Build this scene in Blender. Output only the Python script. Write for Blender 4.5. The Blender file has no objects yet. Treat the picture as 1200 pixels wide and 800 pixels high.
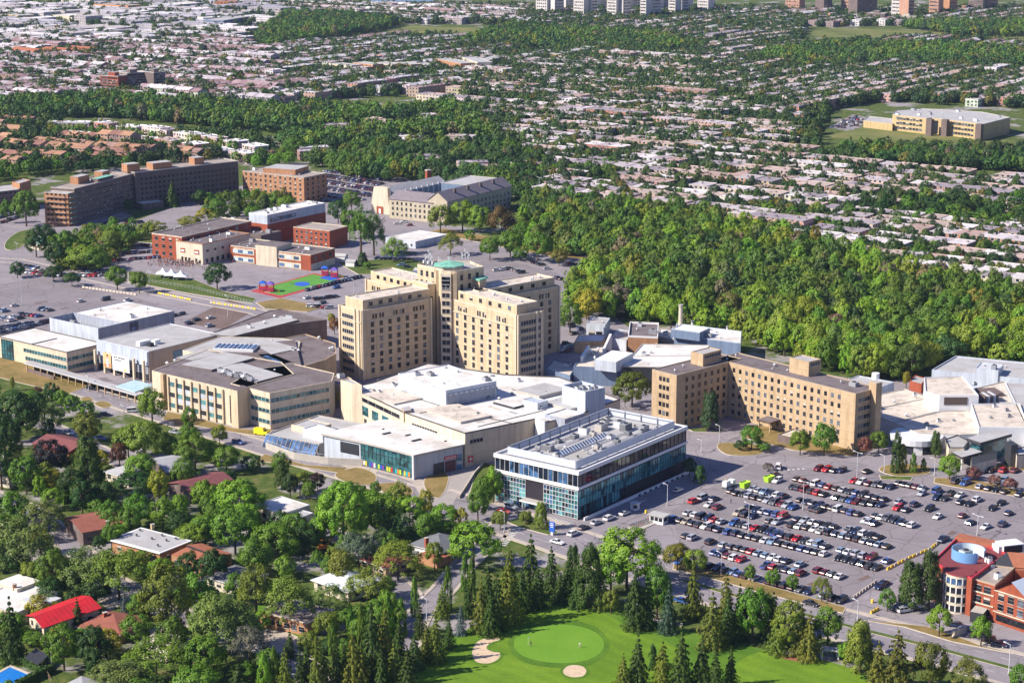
import bpy,bmesh,math,random
import numpy as np
from mathutils import Vector,Matrix,noise as mnoise
scene = bpy.context.scene
COL = scene.collection
rnd = random.Random(7)
# ------------------------------------------------------------------ camera
FPX,CAMH,PITCH = 2300.0,210.0,math.radians(13.6)      # focal length in 1200-px units, height above ground, tilt
cam_d = bpy.data.cameras.new('camera')
cam_d.sensor_width = 36.0
cam_d.lens = FPX / 1200.0 * 36.0
cam_d.clip_start = 1.0
cam_d.clip_end = 30000.0
cam = bpy.data.objects.new('camera',cam_d)
COL.objects.link(cam)
cam.location = (0,0,CAMH)
cam.rotation_euler = (math.pi / 2 - PITCH,0,0)
scene.camera = cam
# ------------------------------------------------------------------ sky, sun, exposure
SUN_AZ = math.atan2(-0.955,-0.30)          # azimuth from +Y towards +X
SUN_EL = math.radians(37)
world = bpy.data.worlds.new('World')
scene.world = world
world.use_nodes = True
nt = world.node_tree
sky = nt.nodes.new('ShaderNodeTexSky')
sky.sky_type = 'NISHITA'
sky.sun_disc = False
sky.sun_elevation = SUN_EL
sky.sun_rotation = SUN_AZ
sky.altitude = 200
sky.air_density = 1.3
sky.dust_density = 0.6
sky.ozone_density = 4.0
bg = nt.nodes['Background']
bg.inputs['Strength'].default_value = 0.062
tint = nt.nodes.new('ShaderNodeMix'); tint.data_type = 'RGBA'; tint.blend_type = 'MULTIPLY'; tint.inputs[0].default_value = 1.0
tint.inputs[7].default_value = (0.92,0.90,1.30,1)     # a deep clear blue sky
nt.links.new(sky.outputs['Color'],tint.inputs[6])
nt.links.new(tint.outputs[2],bg.inputs['Color'])
sun_d = bpy.data.lights.new('sun','SUN')
sun_d.energy = 5.0
sun_d.angle = math.radians(0.5)
sun_d.color = (1.0,0.915,0.79)
sun = bpy.data.objects.new('sun',sun_d)
COL.objects.link(sun)
S = Vector((math.sin(SUN_AZ) * math.cos(SUN_EL),math.cos(SUN_AZ) * math.cos(SUN_EL),math.sin(SUN_EL)))
sun.rotation_euler = S.to_track_quat('Z','Y').to_euler()
sun.location = (-200,300,400)
vs = scene.view_settings
vs.view_transform = 'Standard'
vs.look = 'None'
vs.exposure = 0.64
vs.gamma = 1.0
vs.use_curve_mapping = False
scene.render.engine = 'CYCLES'
cy = scene.cycles
cy.max_bounces = 5
cy.diffuse_bounces = 2
cy.glossy_bounces = 2
cy.transmission_bounces = 2
cy.transparent_max_bounces = 4
cy.volume_bounces = 0
cy.caustics_reflective = False
cy.caustics_refractive = False
cy.use_denoising = True
cy.use_adaptive_sampling = True
cy.adaptive_threshold = 0.01
scene.render.film_transparent = False
# ------------------------------------------------------------------ pixel -> ground
_c,_s = math.cos(PITCH),math.sin(PITCH)
def px(x,y,z=0.0):
 """The point at height z that the photograph (1200 x 800) shows at pixel x, y."""
 dx,dy = (x - 600) / FPX,(400 - y) / FPX
 t = (z - CAMH) / (-_s + dy * _c)
 return (dx * t,(_c + dy * _s) * t)
def proj(X,Y,Z=0.0):
 z = Z - CAMH
 dep,up = Y * _c - z * _s,Y * _s + z * _c
 return (600 + FPX * X / dep,400 - FPX * up / dep,FPX / dep)
def hgt(x,yb,yt):
 X,Y = px(x,yb)
 lo,hi = 0.0,120.0
 for _ in range(40):
  m = (lo + hi) / 2
  if proj(X,Y,m)[1] > yt: lo = m
  else: hi = m
 return lo
def PP(pts,z=0.0):
 return [px(a,b,z) for a,b in pts]
def area2(p):
 return sum(p[i][0] * p[(i + 1) % len(p)][1] - p[(i + 1) % len(p)][0] * p[i][1] for i in range(len(p)))
def ccw(p):
 return list(p) if area2(p) > 0 else list(p)[::-1]
def para(l,f,r,z):
 """Footprint of a box roof from its left, front and right corner pixels: ccw from left."""
 L,F_,R = px(*l,z),px(*f,z),px(*r,z)
 return [L,F_,R,(L[0] + R[0] - F_[0],L[1] + R[1] - F_[1])]
def rect(l,f,r,z):
 """As para, squared up round the front corner."""
 L,F_,R = (Vector(px(*q,z)) for q in (l,f,r))
 u,w = R - F_,L - F_
 a = (math.atan2(u.y,u.x) + math.atan2(w.y,w.x) - math.pi / 2) / 2
 U,W = Vector((math.cos(a),math.sin(a))),Vector((-math.sin(a),math.cos(a)))
 L2,R2 = F_ + W * w.length,F_ + U * u.length
 return [tuple(L2),tuple(F_),tuple(R2),tuple(L2 + U * u.length)]
def inset(p,d):
 n,out = len(p),[]
 for i in range(n):
  a,b,c = Vector(p[i - 1]),Vector(p[i]),Vector(p[(i + 1) % n])
  e1,e2 = (b - a).normalized(),(c - b).normalized()
  n1,n2 = Vector((-e1.y,e1.x)),Vector((-e2.y,e2.x))
  k = n1 + n2
  q = max(0.35,1 + n1.dot(n2))
  out.append(tuple(b + k * (d / q)))
 return out
def centroid(p):
 return (sum(a[0] for a in p) / len(p),sum(a[1] for a in p) / len(p))
def inside(p,poly):
 x,y = p; r = False; j = len(poly) - 1
 for i in range(len(poly)):
  xi,yi = poly[i]; xj,yj = poly[j]
  if (yi > y) != (yj > y) and x < (xj - xi) * (y - yi) / (yj - yi) + xi: r = not r
  j = i
 return r
def lerp(a,b,t): return tuple(p + (q - p) * t for p,q in zip(a,b))
ONES = 'first second third fourth fifth sixth seventh eighth ninth tenth eleventh twelfth thirteenth fourteenth fifteenth sixteenth seventeenth eighteenth nineteenth'.split()
TENS = {2: ('twentieth','twenty'),3: ('thirtieth','thirty'),4: ('fortieth','forty'),5: ('fiftieth','fifty'),6: ('sixtieth','sixty'),7: ('seventieth','seventy'),8: ('eightieth','eighty'),9: ('ninetieth','ninety')}
def nth(n):
 if n < 20: return ONES[n - 1]
 t,o = divmod(n,10)
 return TENS[min(t,9)][0] if o == 0 else TENS[min(t,9)][1] + '-' + ONES[o - 1]
# ------------------------------------------------------------------ materials
def srgb(*c):
 return tuple(((v / 255 / 12.92) if v <= 10 else ((v / 255 + 0.055) / 1.055) ** 2.4) for v in c)
MATS = {}
def newmat(name):
 m = bpy.data.materials.new(name); m.use_nodes = True
 n = m.node_tree.nodes; n.clear()
 out = n.new('ShaderNodeOutputMaterial'); b = n.new('ShaderNodeBsdfPrincipled')
 m.node_tree.links.new(b.outputs[0],out.inputs['Surface'])
 return m,n,m.node_tree.links,b,out
def noise_node(n,l,vec,scale,detail=3.0,rough=0.55):
 t = n.new('ShaderNodeTexNoise'); t.inputs['Scale'].default_value = scale
 t.inputs['Detail'].default_value = detail; t.inputs['Roughness'].default_value = rough
 l.new(vec,t.inputs['Vector']); return t
def ramp(n,l,fac,stops):
 r = n.new('ShaderNodeValToRGB')
 while len(r.color_ramp.elements) < len(stops): r.color_ramp.elements.new(0.5)
 for e,(p,c) in zip(r.color_ramp.elements,stops):
  e.position = p; e.color = (c[0],c[1],c[2],1)
 l.new(fac,r.inputs['Fac']); return r
def mixc(n,l,fac,a,b,mode='MIX'):
 m = n.new('ShaderNodeMix'); m.data_type = 'RGBA'; m.blend_type = mode
 for k,v in ((6,a),(7,b)):
  if hasattr(v,'is_linked'): l.new(v,m.inputs[k])
  else: m.inputs[k].default_value = (v[0],v[1],v[2],1)
 if hasattr(fac,'is_linked'): l.new(fac,m.inputs[0])
 else: m.inputs[0].default_value = fac
 return m.outputs[2]
def math_n(n,l,op,a,b=None):
 m = n.new('ShaderNodeMath'); m.operation = op
 for k,v in enumerate((a,b)):
  if v is None: continue
  if hasattr(v,'is_linked'): l.new(v,m.inputs[k])
  else: m.inputs[k].default_value = v
 return m.outputs[0]
def M(name,col,rough=0.85,var=0.18,scale=0.35,spec=0.3,metal=0.0,stain=None,bump=0.0):
 """A surface of one base colour with two octaves of its own mottling, and stains of a second colour."""
 if name in MATS: return MATS[name]
 m,n,l,b,out = newmat(name)
 pos = n.new('ShaderNodeNewGeometry').outputs['Position']
 n1 = noise_node(n,l,pos,scale,5,0.65)
 n2 = noise_node(n,l,pos,scale * 6,2)
 f = math_n(n,l,'ADD',math_n(n,l,'MULTIPLY',n1.outputs['Fac'],0.7),math_n(n,l,'MULTIPLY',n2.outputs['Fac'],0.3))
 lo = tuple(max(0,c * (1 - var)) for c in col); hi = tuple(min(1,c * (1 + var)) for c in col)
 r = ramp(n,l,f,[(0.34,lo),(0.66,hi)])
 c = r.outputs[0]
 if stain:
  n3 = noise_node(n,l,pos,scale * 0.55,6,0.7)
  r3 = ramp(n,l,n3.outputs['Fac'],[(0.48,(0,0,0)),(0.66,(1,1,1))])
  c = mixc(n,l,r3.outputs[0],c,stain)
 l.new(c,b.inputs['Base Color'])
 b.inputs['Roughness'].default_value = rough
 b.inputs['Specular IOR Level'].default_value = spec
 b.inputs['Metallic'].default_value = metal
 if bump:
  bn = n.new('ShaderNodeBump'); bn.inputs['Strength'].default_value = bump; bn.inputs['Distance'].default_value = 0.1
  l.new(n2.outputs['Fac'],bn.inputs['Height']); l.new(bn.outputs[0],b.inputs['Normal'])
 MATS[name] = m
 return m
def wallmat(name,col,var=0.14,course=0.0,panel=0.0,joint=0.8,rough=0.85):
 """Masonry or panels: mottled colour with horizontal courses and panel joints from the wall's own UV in metres."""
 if name in MATS: return MATS[name]
 m,n,l,b,out = newmat(name)
 pos = n.new('ShaderNodeNewGeometry').outputs['Position']
 uv = n.new('ShaderNodeUVMap'); uv.uv_map = 'UVMap'
 sep = n.new('ShaderNodeSeparateXYZ'); l.new(uv.outputs[0],sep.inputs[0])
 n1 = noise_node(n,l,pos,0.25,5,0.65); n2 = noise_node(n,l,pos,2.2,2)
 f = math_n(n,l,'ADD',math_n(n,l,'MULTIPLY',n1.outputs['Fac'],0.6),math_n(n,l,'MULTIPLY',n2.outputs['Fac'],0.4))
 r = ramp(n,l,f,[(0.33,tuple(c * (1 - var) for c in col)),(0.67,tuple(min(1,c * (1 + var)) for c in col))])
 c = r.outputs[0]
 vm = n.new('ShaderNodeVectorMath'); vm.operation = 'MULTIPLY'; vm.inputs[1].default_value = (1,1,.1); l.new(pos,vm.inputs[0])
 ns = noise_node(n,l,vm.outputs[0],.55,5,.7); rs = ramp(n,l,ns.outputs['Fac'],[(.36,(.80,.78,.76)),(.52,(1,1,1)),(.7,(1.06,1.05,1.04))])
 c = mixc(n,l,1.0,c,rs.outputs[0],'MULTIPLY')
 for size,axis in ((course,'Y'),(panel,'X')):
  if size:
   fr = math_n(n,l,'FRACT',math_n(n,l,'DIVIDE',sep.outputs[axis],size))
   k = math_n(n,l,'LESS_THAN',fr,0.25 / size if size > 1 else 0.2)
   c = mixc(n,l,k,c,tuple(v * joint for v in col))
 l.new(c,b.inputs['Base Color'])
 b.inputs['Roughness'].default_value = rough
 b.inputs['Specular IOR Level'].default_value = 0.25
 MATS[name] = m
 return m
def housemat(name,source):
 """Brick wall of a small far building with its window openings as a surface pattern (UV in metres).  source: 'object' or attribute."""
 m,n,l,b,out = newmat(name)
 uv = n.new('ShaderNodeUVMap'); uv.uv_map = 'UVMap'
 sep = n.new('ShaderNodeSeparateXYZ'); l.new(uv.outputs[0],sep.inputs[0])
 pos = n.new('ShaderNodeNewGeometry').outputs['Position']
 if source == 'object':
  base = n.new('ShaderNodeObjectInfo').outputs['Color']
 else:
  a = n.new('ShaderNodeAttribute'); a.attribute_name = 'tint'; base = a.outputs['Color']
 nn = noise_node(n,l,pos,0.35,3)
 r = ramp(n,l,nn.outputs['Fac'],[(0.35,(0.72,0.72,0.72)),(0.65,(1.2,1.2,1.2))])
 c = mixc(n,l,1.0,base,r.outputs[0],'MULTIPLY')
 fu = math_n(n,l,'FRACT',math_n(n,l,'DIVIDE',sep.outputs['X'],3.6))
 fv = math_n(n,l,'FRACT',math_n(n,l,'DIVIDE',sep.outputs['Y'],3.1))
 def band(x,lo,hi):
  return math_n(n,l,'MULTIPLY',math_n(n,l,'GREATER_THAN',x,lo),math_n(n,l,'LESS_THAN',x,hi))
 w = math_n(n,l,'MULTIPLY',band(fu,0.25,0.72),band(fv,0.30,0.78))
 trim = math_n(n,l,'MULTIPLY',band(fu,0.19,0.78),band(fv,0.24,0.84))
 c = mixc(n,l,trim,c,(0.55,0.54,0.52))
 c = mixc(n,l,w,c,(0.03,0.035,0.05))
 rg = math_n(n,l,'SUBTRACT',0.85,math_n(n,l,'MULTIPLY',w,0.65))
 l.new(c,b.inputs['Base Color']); l.new(rg,b.inputs['Roughness'])
 return m
def tintmat(name,source,rough=0.85,var=0.25,scale=0.3,spec=0.25,coat=0.0,metal=0.0):
 m,n,l,b,out = newmat(name)
 pos = n.new('ShaderNodeNewGeometry').outputs['Position']
 if source == 'object':
  base = n.new('ShaderNodeObjectInfo').outputs['Color']
 else:
  a = n.new('ShaderNodeAttribute'); a.attribute_name = 'tint'; base = a.outputs['Color']
 c = base
 if var:
  nn = noise_node(n,l,pos,scale,4,0.6)
  r = ramp(n,l,nn.outputs['Fac'],[(0.35,(1 - var,) * 3),(0.65,(1 + var,) * 3)])
  c = mixc(n,l,1.0,base,r.outputs[0],'MULTIPLY')
 l.new(c,b.inputs['Base Color'])
 b.inputs['Roughness'].default_value = rough; b.inputs['Specular IOR Level'].default_value = spec
 b.inputs['Coat Weight'].default_value = coat; b.inputs['Metallic'].default_value = metal
 b.inputs['Coat Roughness'].default_value = 0.062
 MATS[name] = m
 return m
def glassmat(name,col,rough=0.08,metal=0.0,spec=0.6,var=0.5,scale=0.5):
 if name in MATS: return MATS[name]
 m,n,l,b,out = newmat(name)
 pos = n.new('ShaderNodeNewGeometry').outputs['Position']
 v = n.new('ShaderNodeTexVoronoi'); v.inputs['Scale'].default_value = scale
 l.new(pos,v.inputs['Vector'])
 sp = n.new('ShaderNodeSeparateColor'); l.new(v.outputs['Color'],sp.inputs[0])
 r = ramp(n,l,sp.outputs[0],[(0.0,tuple(c * (1 - var) for c in col)),(1.0,tuple(min(1,c * (1 + var)) for c in col))])
 l.new(r.outputs[0],b.inputs['Base Color'])
 b.inputs['Roughness'].default_value = rough; b.inputs['Metallic'].default_value = metal
 b.inputs['Specular IOR Level'].default_value = spec
 MATS[name] = m
 return m
def leafmat(name,source,gain=1.0):
 m,n,l,b,out = newmat(name)
 n.remove(b)
 if source == 'object':
  oi = n.new('ShaderNodeObjectInfo'); base = oi.outputs['Color']
  tc = n.new('ShaderNodeTexCoord').outputs['Object']; k1,k2 = 4.5,15
 else:
  a = n.new('ShaderNodeAttribute'); a.attribute_name = 'tint'; base = a.outputs['Color']
  tc = n.new('ShaderNodeNewGeometry').outputs['Position']; k1,k2 = .45,1.6
 nn = noise_node(n,l,tc,k1,3)
 n2 = noise_node(n,l,tc,k2,2)
 f = math_n(n,l,'ADD',math_n(n,l,'MULTIPLY',nn.outputs['Fac'],0.8),math_n(n,l,'MULTIPLY',n2.outputs['Fac'],0.2))
 r = ramp(n,l,f,[(0.34,(0.72,0.80,0.80)),(0.5,(1,1,1)),(0.66,(1.35,1.25,.95))])
 c = mixc(n,l,1.0,base,r.outputs[0],'MULTIPLY')
 d = n.new('ShaderNodeBsdfDiffuse'); l.new(c,d.inputs['Color'])
 t = n.new('ShaderNodeBsdfTranslucent')
 ct = mixc(n,l,1.0,c,(1.15,1.25,0.55),'MULTIPLY'); l.new(ct,t.inputs['Color'])
 g = n.new('ShaderNodeBsdfGlossy'); g.inputs['Roughness'].default_value = 0.5
 g.inputs['Color'].default_value = (0.5,0.5,0.5,1)
 mx = n.new('ShaderNodeMixShader'); mx.inputs[0].default_value = 0.14
 l.new(d.outputs[0],mx.inputs[1]); l.new(t.outputs[0],mx.inputs[2])
 mg = n.new('ShaderNodeMixShader'); mg.inputs[0].default_value = 0.03
 l.new(mx.outputs[0],mg.inputs[1]); l.new(g.outputs[0],mg.inputs[2])
 l.new(mg.outputs[0],out.inputs['Surface'])
 MATS[name] = m
 return m
BEIGE = wallmat('beige_masonry',(0.58,0.46,0.305),0.10,3.45,6.0,0.8)
BEIGE2 = wallmat('pale_beige_panel',(0.64,0.545,0.41),0.07,4.2,0,0.86)
BUFF = wallmat('buff_brick',(0.49,0.36,0.225),0.16,3.4,0,0.84)
TANP = wallmat('tan_precast',(0.62,0.50,0.35),0.08,0,7.0,0.85)
BRICKR = wallmat('red_brick',(0.33,0.085,0.045),0.2,0.8,0,0.85)
BRICKD = wallmat('brown_brick',(0.17,0.13,0.122),0.2,3.0,0,0.8)
BRICKO = wallmat('orange_brick',(0.42,0.22,0.12),0.18,3.2,0,0.85)
YELLOWB = wallmat('yellow_brick',(0.52,0.39,0.20),0.12,0,0,0.85)
CREAM = wallmat('cream_render',(0.62,0.55,0.43),0.08)
STONE = wallmat('pale_stone',(0.50,0.44,0.33),0.2,0.9,0,0.85)
GREYP = wallmat('grey_metal_panel',(0.36,0.39,0.46),0.08,0,3.2,0.75,0.5)
LIGHTP = wallmat('light_metal_panel',(0.50,0.55,0.62),0.08,0,4.0,0.8,0.45)
BLUEP = wallmat('blue_siding_and_shade',(0.17,0.23,0.34),0.1,0,2.0,0.85,0.5)  # real siding, and blue shade painted onto walls of another colour
WHITEW = M('white_paint',(0.78,0.78,0.77),0.6,0.05)
CONC = M('concrete',(0.44,0.41,0.37),0.9,0.14,0.4)
KERB = M('pale_kerb',(0.55,0.48,0.40),0.9,0.12,0.6)
ROOFW = M('white_membrane_roof',(0.70,0.68,0.645),0.75,0.10,0.12,stain=(0.50,0.455,0.40))
ROOFL = M('light_gravel_roof',(0.42,0.415,0.42),0.9,0.12,0.2,stain=(0.36,0.34,0.32))
ROOFB = M('brown_gravel_roof',(0.175,0.148,0.152),0.95,0.2,0.25,stain=(0.12,0.09,0.085))
ROOFT = M('tan_gravel_roof',(0.36,0.31,0.28),0.95,0.2,0.3,stain=(0.28,0.23,0.19))
ROOFP = M('pale_weathered_roof',(0.62,0.55,0.47),0.9,0.15,0.35,stain=(0.40,0.34,0.29))
COPPER = M('green_copper',(0.20,0.47,0.36),0.6,0.2,0.6)
DARKM = M('dark_metal',(0.035,0.037,0.045),0.5,0.2)
MIDM = M('grey_metal',(0.30,0.31,0.33),0.5,0.15)
LIGHTM = M('galvanised_metal',(0.56,0.57,0.60),0.45,0.1)
GLASS = glassmat('window_glass',(0.02,0.022,0.03),0.12,0,0.3,0.7,0.7)
GLASSP = glassmat('pale_reflecting_glass',(0.10,0.12,0.15),0.1,0,0.6,0.4,0.7)
GLASSB = glassmat('blue_glass',(0.055,0.12,0.24),0.06,0.15,0.9,0.75,0.45)
GLASSG = glassmat('green_glass',(0.11,0.33,0.36),0.06,0.25,0.9,0.55,0.30)  # base colour lifted to paint in the bright teal reflections
GLASST = glassmat('teal_glass',(0.03,0.115,0.135),0.1,0.1,0.7,0.6,0.5)
HOUSE_O = housemat('house_wall','object'); HOUSE_A = housemat('far_house_wall','attr')
ROOF_O = tintmat('house_roof','object',0.9,0.16,0.25); ROOF_A = tintmat('far_house_roof','attr',0.9,0.16,0.25)
PAINT = tintmat('car_paint','object',0.32,0.0,1,0.5,0.6); PAINT_A = tintmat('far_car_paint','attr',0.32,0.0,1,0.5,0.6)
LEAF_O = leafmat('leaf','object'); LEAF_A = leafmat('far_leaf','attr')
CARGLASS = glassmat('car_glass',(0.012,0.013,0.018),0.06,0,0.6,0.2,1)
TYRE = M('tyre_rubber',(0.015,0.015,0.016),0.8,0.1)
BARK = M('bark',(0.10,0.075,0.055),0.95,0.3,3.0)
TERRA = M('rust_shingle',(0.34,0.125,0.07),0.9,0.15,0.5)
BROWNS = M('brown_shingle',(0.27,0.095,0.065),0.9,0.18,0.5)
GREYS = M('grey_shingle',(0.16,0.165,0.18),0.9,0.15,0.5)
REDMET = M('red_metal_roof',(0.58,0.022,0.03),0.5,0.14,0.5,stain=(.42,.03,.035))
ORANGE = M('safety_orange',(0.75,0.25,0.04),0.6,0.08)
YELLOW = M('yellow_paint',(0.78,0.55,0.06),0.6,0.1)
BLUEPLAS = M('blue_paint',(0.03,0.12,0.52),0.5,0.08)
REDP = M('red_paint',(0.62,0.045,0.05),0.5,0.08)
LIME = M('lime_paint',(0.45,0.72,0.05),0.5,0.08)
# ------------------------------------------------------------------ mesh building
class MB:
 def __init__(self):
  self.v,self.f,self.m,self.uv,self.mats = [],[],[],[],[]
 def mi(self,mat):
  if mat not in self.mats: self.mats.append(mat)
  return self.mats.index(mat)
 def face(self,pts,mat,uv=None):
  k = len(self.v)
  self.v += [tuple(p) for p in pts]
  self.f.append(tuple(range(k,k + len(pts)))); self.m.append(self.mi(mat))
  self.uv += uv if uv else [(p[0],p[1]) for p in pts]
  return self
 def sides(self,poly,z0,z1,mat,u0=0.0):
  n = len(poly); u = u0
  for i in range(n):
   a,b = poly[i],poly[(i + 1) % n]
   L = math.hypot(b[0] - a[0],b[1] - a[1])
   self.face([(a[0],a[1],z0),(b[0],b[1],z0),(b[0],b[1],z1),(a[0],a[1],z1)],mat,
      [(u,z0),(u + L,z0),(u + L,z1),(u,z1)])
   u += L
  return self
 def top(self,poly,z,mat):
  return self.face([(a[0],a[1],z) for a in poly],mat)
 def prism(self,poly,z0,z1,side,top=None,bottom=False):
  poly = ccw(poly)
  self.sides(poly,z0,z1,side); self.top(poly,z1,top or side)
  if bottom: self.face([(a[0],a[1],z0) for a in poly[::-1]],side)
  return self
 def box(self,x,y,z0,sx,sy,sz,mat,rot=0.0,top=None):
  c,s = math.cos(rot),math.sin(rot)
  p = [(x + c * a - s * b,y + s * a + c * b) for a,b in ((-sx / 2,-sy / 2),(sx / 2,-sy / 2),(sx / 2,sy / 2),(-sx / 2,sy / 2))]
  return self.prism(p,z0,z0 + sz,mat,top,True)
 def cyl(self,x,y,z0,z1,r0,r1,n,mat,cap=True,a0=0.0,a1=2 * math.pi):
  full = abs(a1 - a0 - 2 * math.pi) < 1e-6
  k = n if full else n + 1
  A = [a0 + (a1 - a0) * i / n for i in range(k)]
  lo = [(x + r0 * math.cos(a),y + r0 * math.sin(a),z0) for a in A]
  hi = [(x + r1 * math.cos(a),y + r1 * math.sin(a),z1) for a in A]
  for i in range(n):
   j = (i + 1) % k
   u0,u1 = A[i] * r0,(A[i] + (a1 - a0) / n) * r0
   self.face([lo[i],lo[j],hi[j],hi[i]],mat,[(u0,z0),(u1,z0),(u1,z1),(u0,z1)])
  if cap and full and r1 > 0.001: self.face(hi,mat)
  return self
 def tube(self,p,q,r,mat,n=6):
  p,q = Vector(p),Vector(q); d = (q - p).normalized()
  a = d.orthogonal().normalized(); b = d.cross(a)
  lo = [p + (a * math.cos(2 * math.pi * i / n) + b * math.sin(2 * math.pi * i / n)) * r for i in range(n)]
  hi = [v + (q - p) for v in lo]
  for i in range(n): self.face([lo[i],lo[(i + 1) % n],hi[(i + 1) % n],hi[i]],mat)
  self.face(hi,mat); self.face(lo[::-1],mat)
  return self
 def mesh(self,name,off=(0,0,0)):
  me = bpy.data.meshes.new(name)
  o = off
  me.from_pydata([(a - o[0],b - o[1],c - o[2]) for a,b,c in self.v],[],self.f)
  for mt in self.mats: me.materials.append(mt)
  me.polygons.foreach_set('material_index',self.m)
  ul = me.uv_layers.new(name='UVMap')
  ul.data.foreach_set('uv',[c for p in self.uv for c in p])
  me.update()
  return me
def tag(o,label=None,cat=None,group=None,kind=None):
 if label: o['label'] = label
 if cat: o['category'] = cat
 if group: o['group'] = group
 if kind: o['kind'] = kind
 return o
def link(name,mesh,parent=None,loc=(0,0,0),rot=0.0,scale=1.0):
 o = bpy.data.objects.new(name,mesh)
 COL.objects.link(o)
 o.parent = parent
 o.location = loc
 if rot: o.rotation_euler = (0,0,rot)
 if scale != 1.0: o.scale = (scale,) * 3 if not isinstance(scale,tuple) else scale
 return o
def struct(name,mb,kind='structure'):
 return tag(link(name,mb.mesh(name)),kind=kind)
WINMESH = {}
class Thing:
 def __init__(self,name,label,cat,at,z=0.0,group=None):
  self.at = (at[0],at[1],z)
  self.o = bpy.data.objects.new(name,None)
  self.o.empty_display_size = 1.0
  COL.objects.link(self.o)
  self.o.location = self.at
  tag(self.o,label,cat,group)
  self.nwin,self.rest = 0,None
 def part(self,name,mb,parent=None,label=None,kind=None):
  o = link(name,mb.mesh(name,self.at),parent or self.o)
  return tag(o,label,kind=kind)
 def window(self,x,y,z,rot,w,h,mat=None,sill=True,limit=96,frame=True):
  """One window: glass, frame and sill, its foot at height z, the wall's outward side on local -y."""
  k_ = 0
  if mat is None: mat,k_ = rnd.choices(((GLASS,0),(GLASSP,0),(GLASS,1),(GLASS,2)),(64,14,13,9))[0]
  if self.nwin >= limit:
   if self.rest is None: self.rest = MB()
   self.rest.box(x + 0.03 * math.sin(rot),y - 0.03 * math.cos(rot),z,w,0.1,h,mat,rot)
   return
  self.nwin += 1
  key = (round(w,2),round(h,2),mat.name,sill,frame,k_)
  if key not in WINMESH:
   b = MB()
   b.box(0,-0.02,0,w,0.08,h,mat)
   if frame:
    b.box(0,-0.05,h,w + 0.2,0.16,0.1,CONC)
    if k_: b.box(0,-0.03,h * (.5 if k_ == 1 else .72),w * .94,0.09,h * (.49 if k_ == 1 else .27),KERB)
    b.box(0,-0.045,h * 0.5,w,0.1,0.06,MIDM)
   if sill: b.box(0,-0.09,-0.14,w + 0.2,0.22,0.14,CONC)
   WINMESH[key] = b.mesh('window')
  o = link('window',WINMESH[key],self.o,(x - self.at[0],y - self.at[1],z - self.at[2]),rot)
  return o
 def grid(self,P,Q,z0,dz,rows,cols,w,h,m0=0.0,m1=0.0,mat=None,skip=(),limit=96,sill=True):
  """rows x cols windows on the wall that runs P -> Q (outward side to the right of it)."""
  L = math.hypot(Q[0] - P[0],Q[1] - P[1]); rot = math.atan2(Q[1] - P[1],Q[0] - P[0])
  for r in range(rows):
   for c in range(cols):
    if (r,c) in skip: continue
    t = (m0 + (L - m0 - m1) * (c + 0.5) / cols) / L
    self.window(P[0] + (Q[0] - P[0]) * t,P[1] + (Q[1] - P[1]) * t,z0 + r * dz,rot,w,h,mat,sill,limit)
 def bands(self,P,Q,z0,dz,rows,h,m0,m1,mat=None,mull=1.6,proud=0.0):
  """Continuous strip windows with mullions, one part each."""
  L = math.hypot(Q[0] - P[0],Q[1] - P[1]); rot = math.atan2(Q[1] - P[1],Q[0] - P[0])
  ux,uy = (Q[0] - P[0]) / L,(Q[1] - P[1]) / L; nx,ny = uy,-ux
  w = L - m0 - m1
  for r in range(rows):
   b = MB(); z = z0 + r * dz; c = m0 + w / 2
   b.box(P[0] + ux * c + nx * (0.02 + proud),P[1] + uy * c + ny * (0.02 + proud),z,w,0.1,h,mat or GLASS,rot)
   k = max(1,int(w / mull))
   for i in range(k + 1):
    t = m0 + w * i / k
    b.box(P[0] + ux * t + nx * (0.07 + proud),P[1] + uy * t + ny * (0.07 + proud),z,0.12,0.12,h,LIGHTM,rot)
   b.box(P[0] + ux * c + nx * (0.1 + proud),P[1] + uy * c + ny * (0.1 + proud),z - 0.16,w + 0.2,0.24,0.14,KERB,rot)
   self.part('window_band',b)
 def done(self):
  if self.rest: self.part('window',self.rest,kind='stuff'); self.rest = None
  return self
def block(t,poly,z0,z1,wall,roof,par=0.7,parmat=None,wallname='wall',roofname='roof',pw=0.35):
 """Walls and a flat roof inside a parapet; z1 is the top of the parapet."""
 poly = ccw(poly)
 zr = z1 - par
 w = t.part(wallname,MB().sides(poly,z0,zr,wall))
 r = MB()
 r.top(poly,zr,roof)
 if par > 0.05:
  pm = parmat or wall
  q = inset(poly,pw)
  r2 = MB(); r2.sides(poly,zr,z1,pm)
  n = len(poly)
  for i in range(n):
   j = (i + 1) % n
   r2.face([(*poly[i],z1),(*poly[j],z1),(*q[j],z1),(*q[i],z1)],pm)
   r2.face([(*q[j],zr + 0.004),(*q[i],zr + 0.004),(*q[i],z1),(*q[j],z1)],pm)
  ro = t.part(roofname,r)
  t.part('parapet',r2,ro)
 else:
  ro = t.part(roofname,r)
 return w,ro
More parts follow.
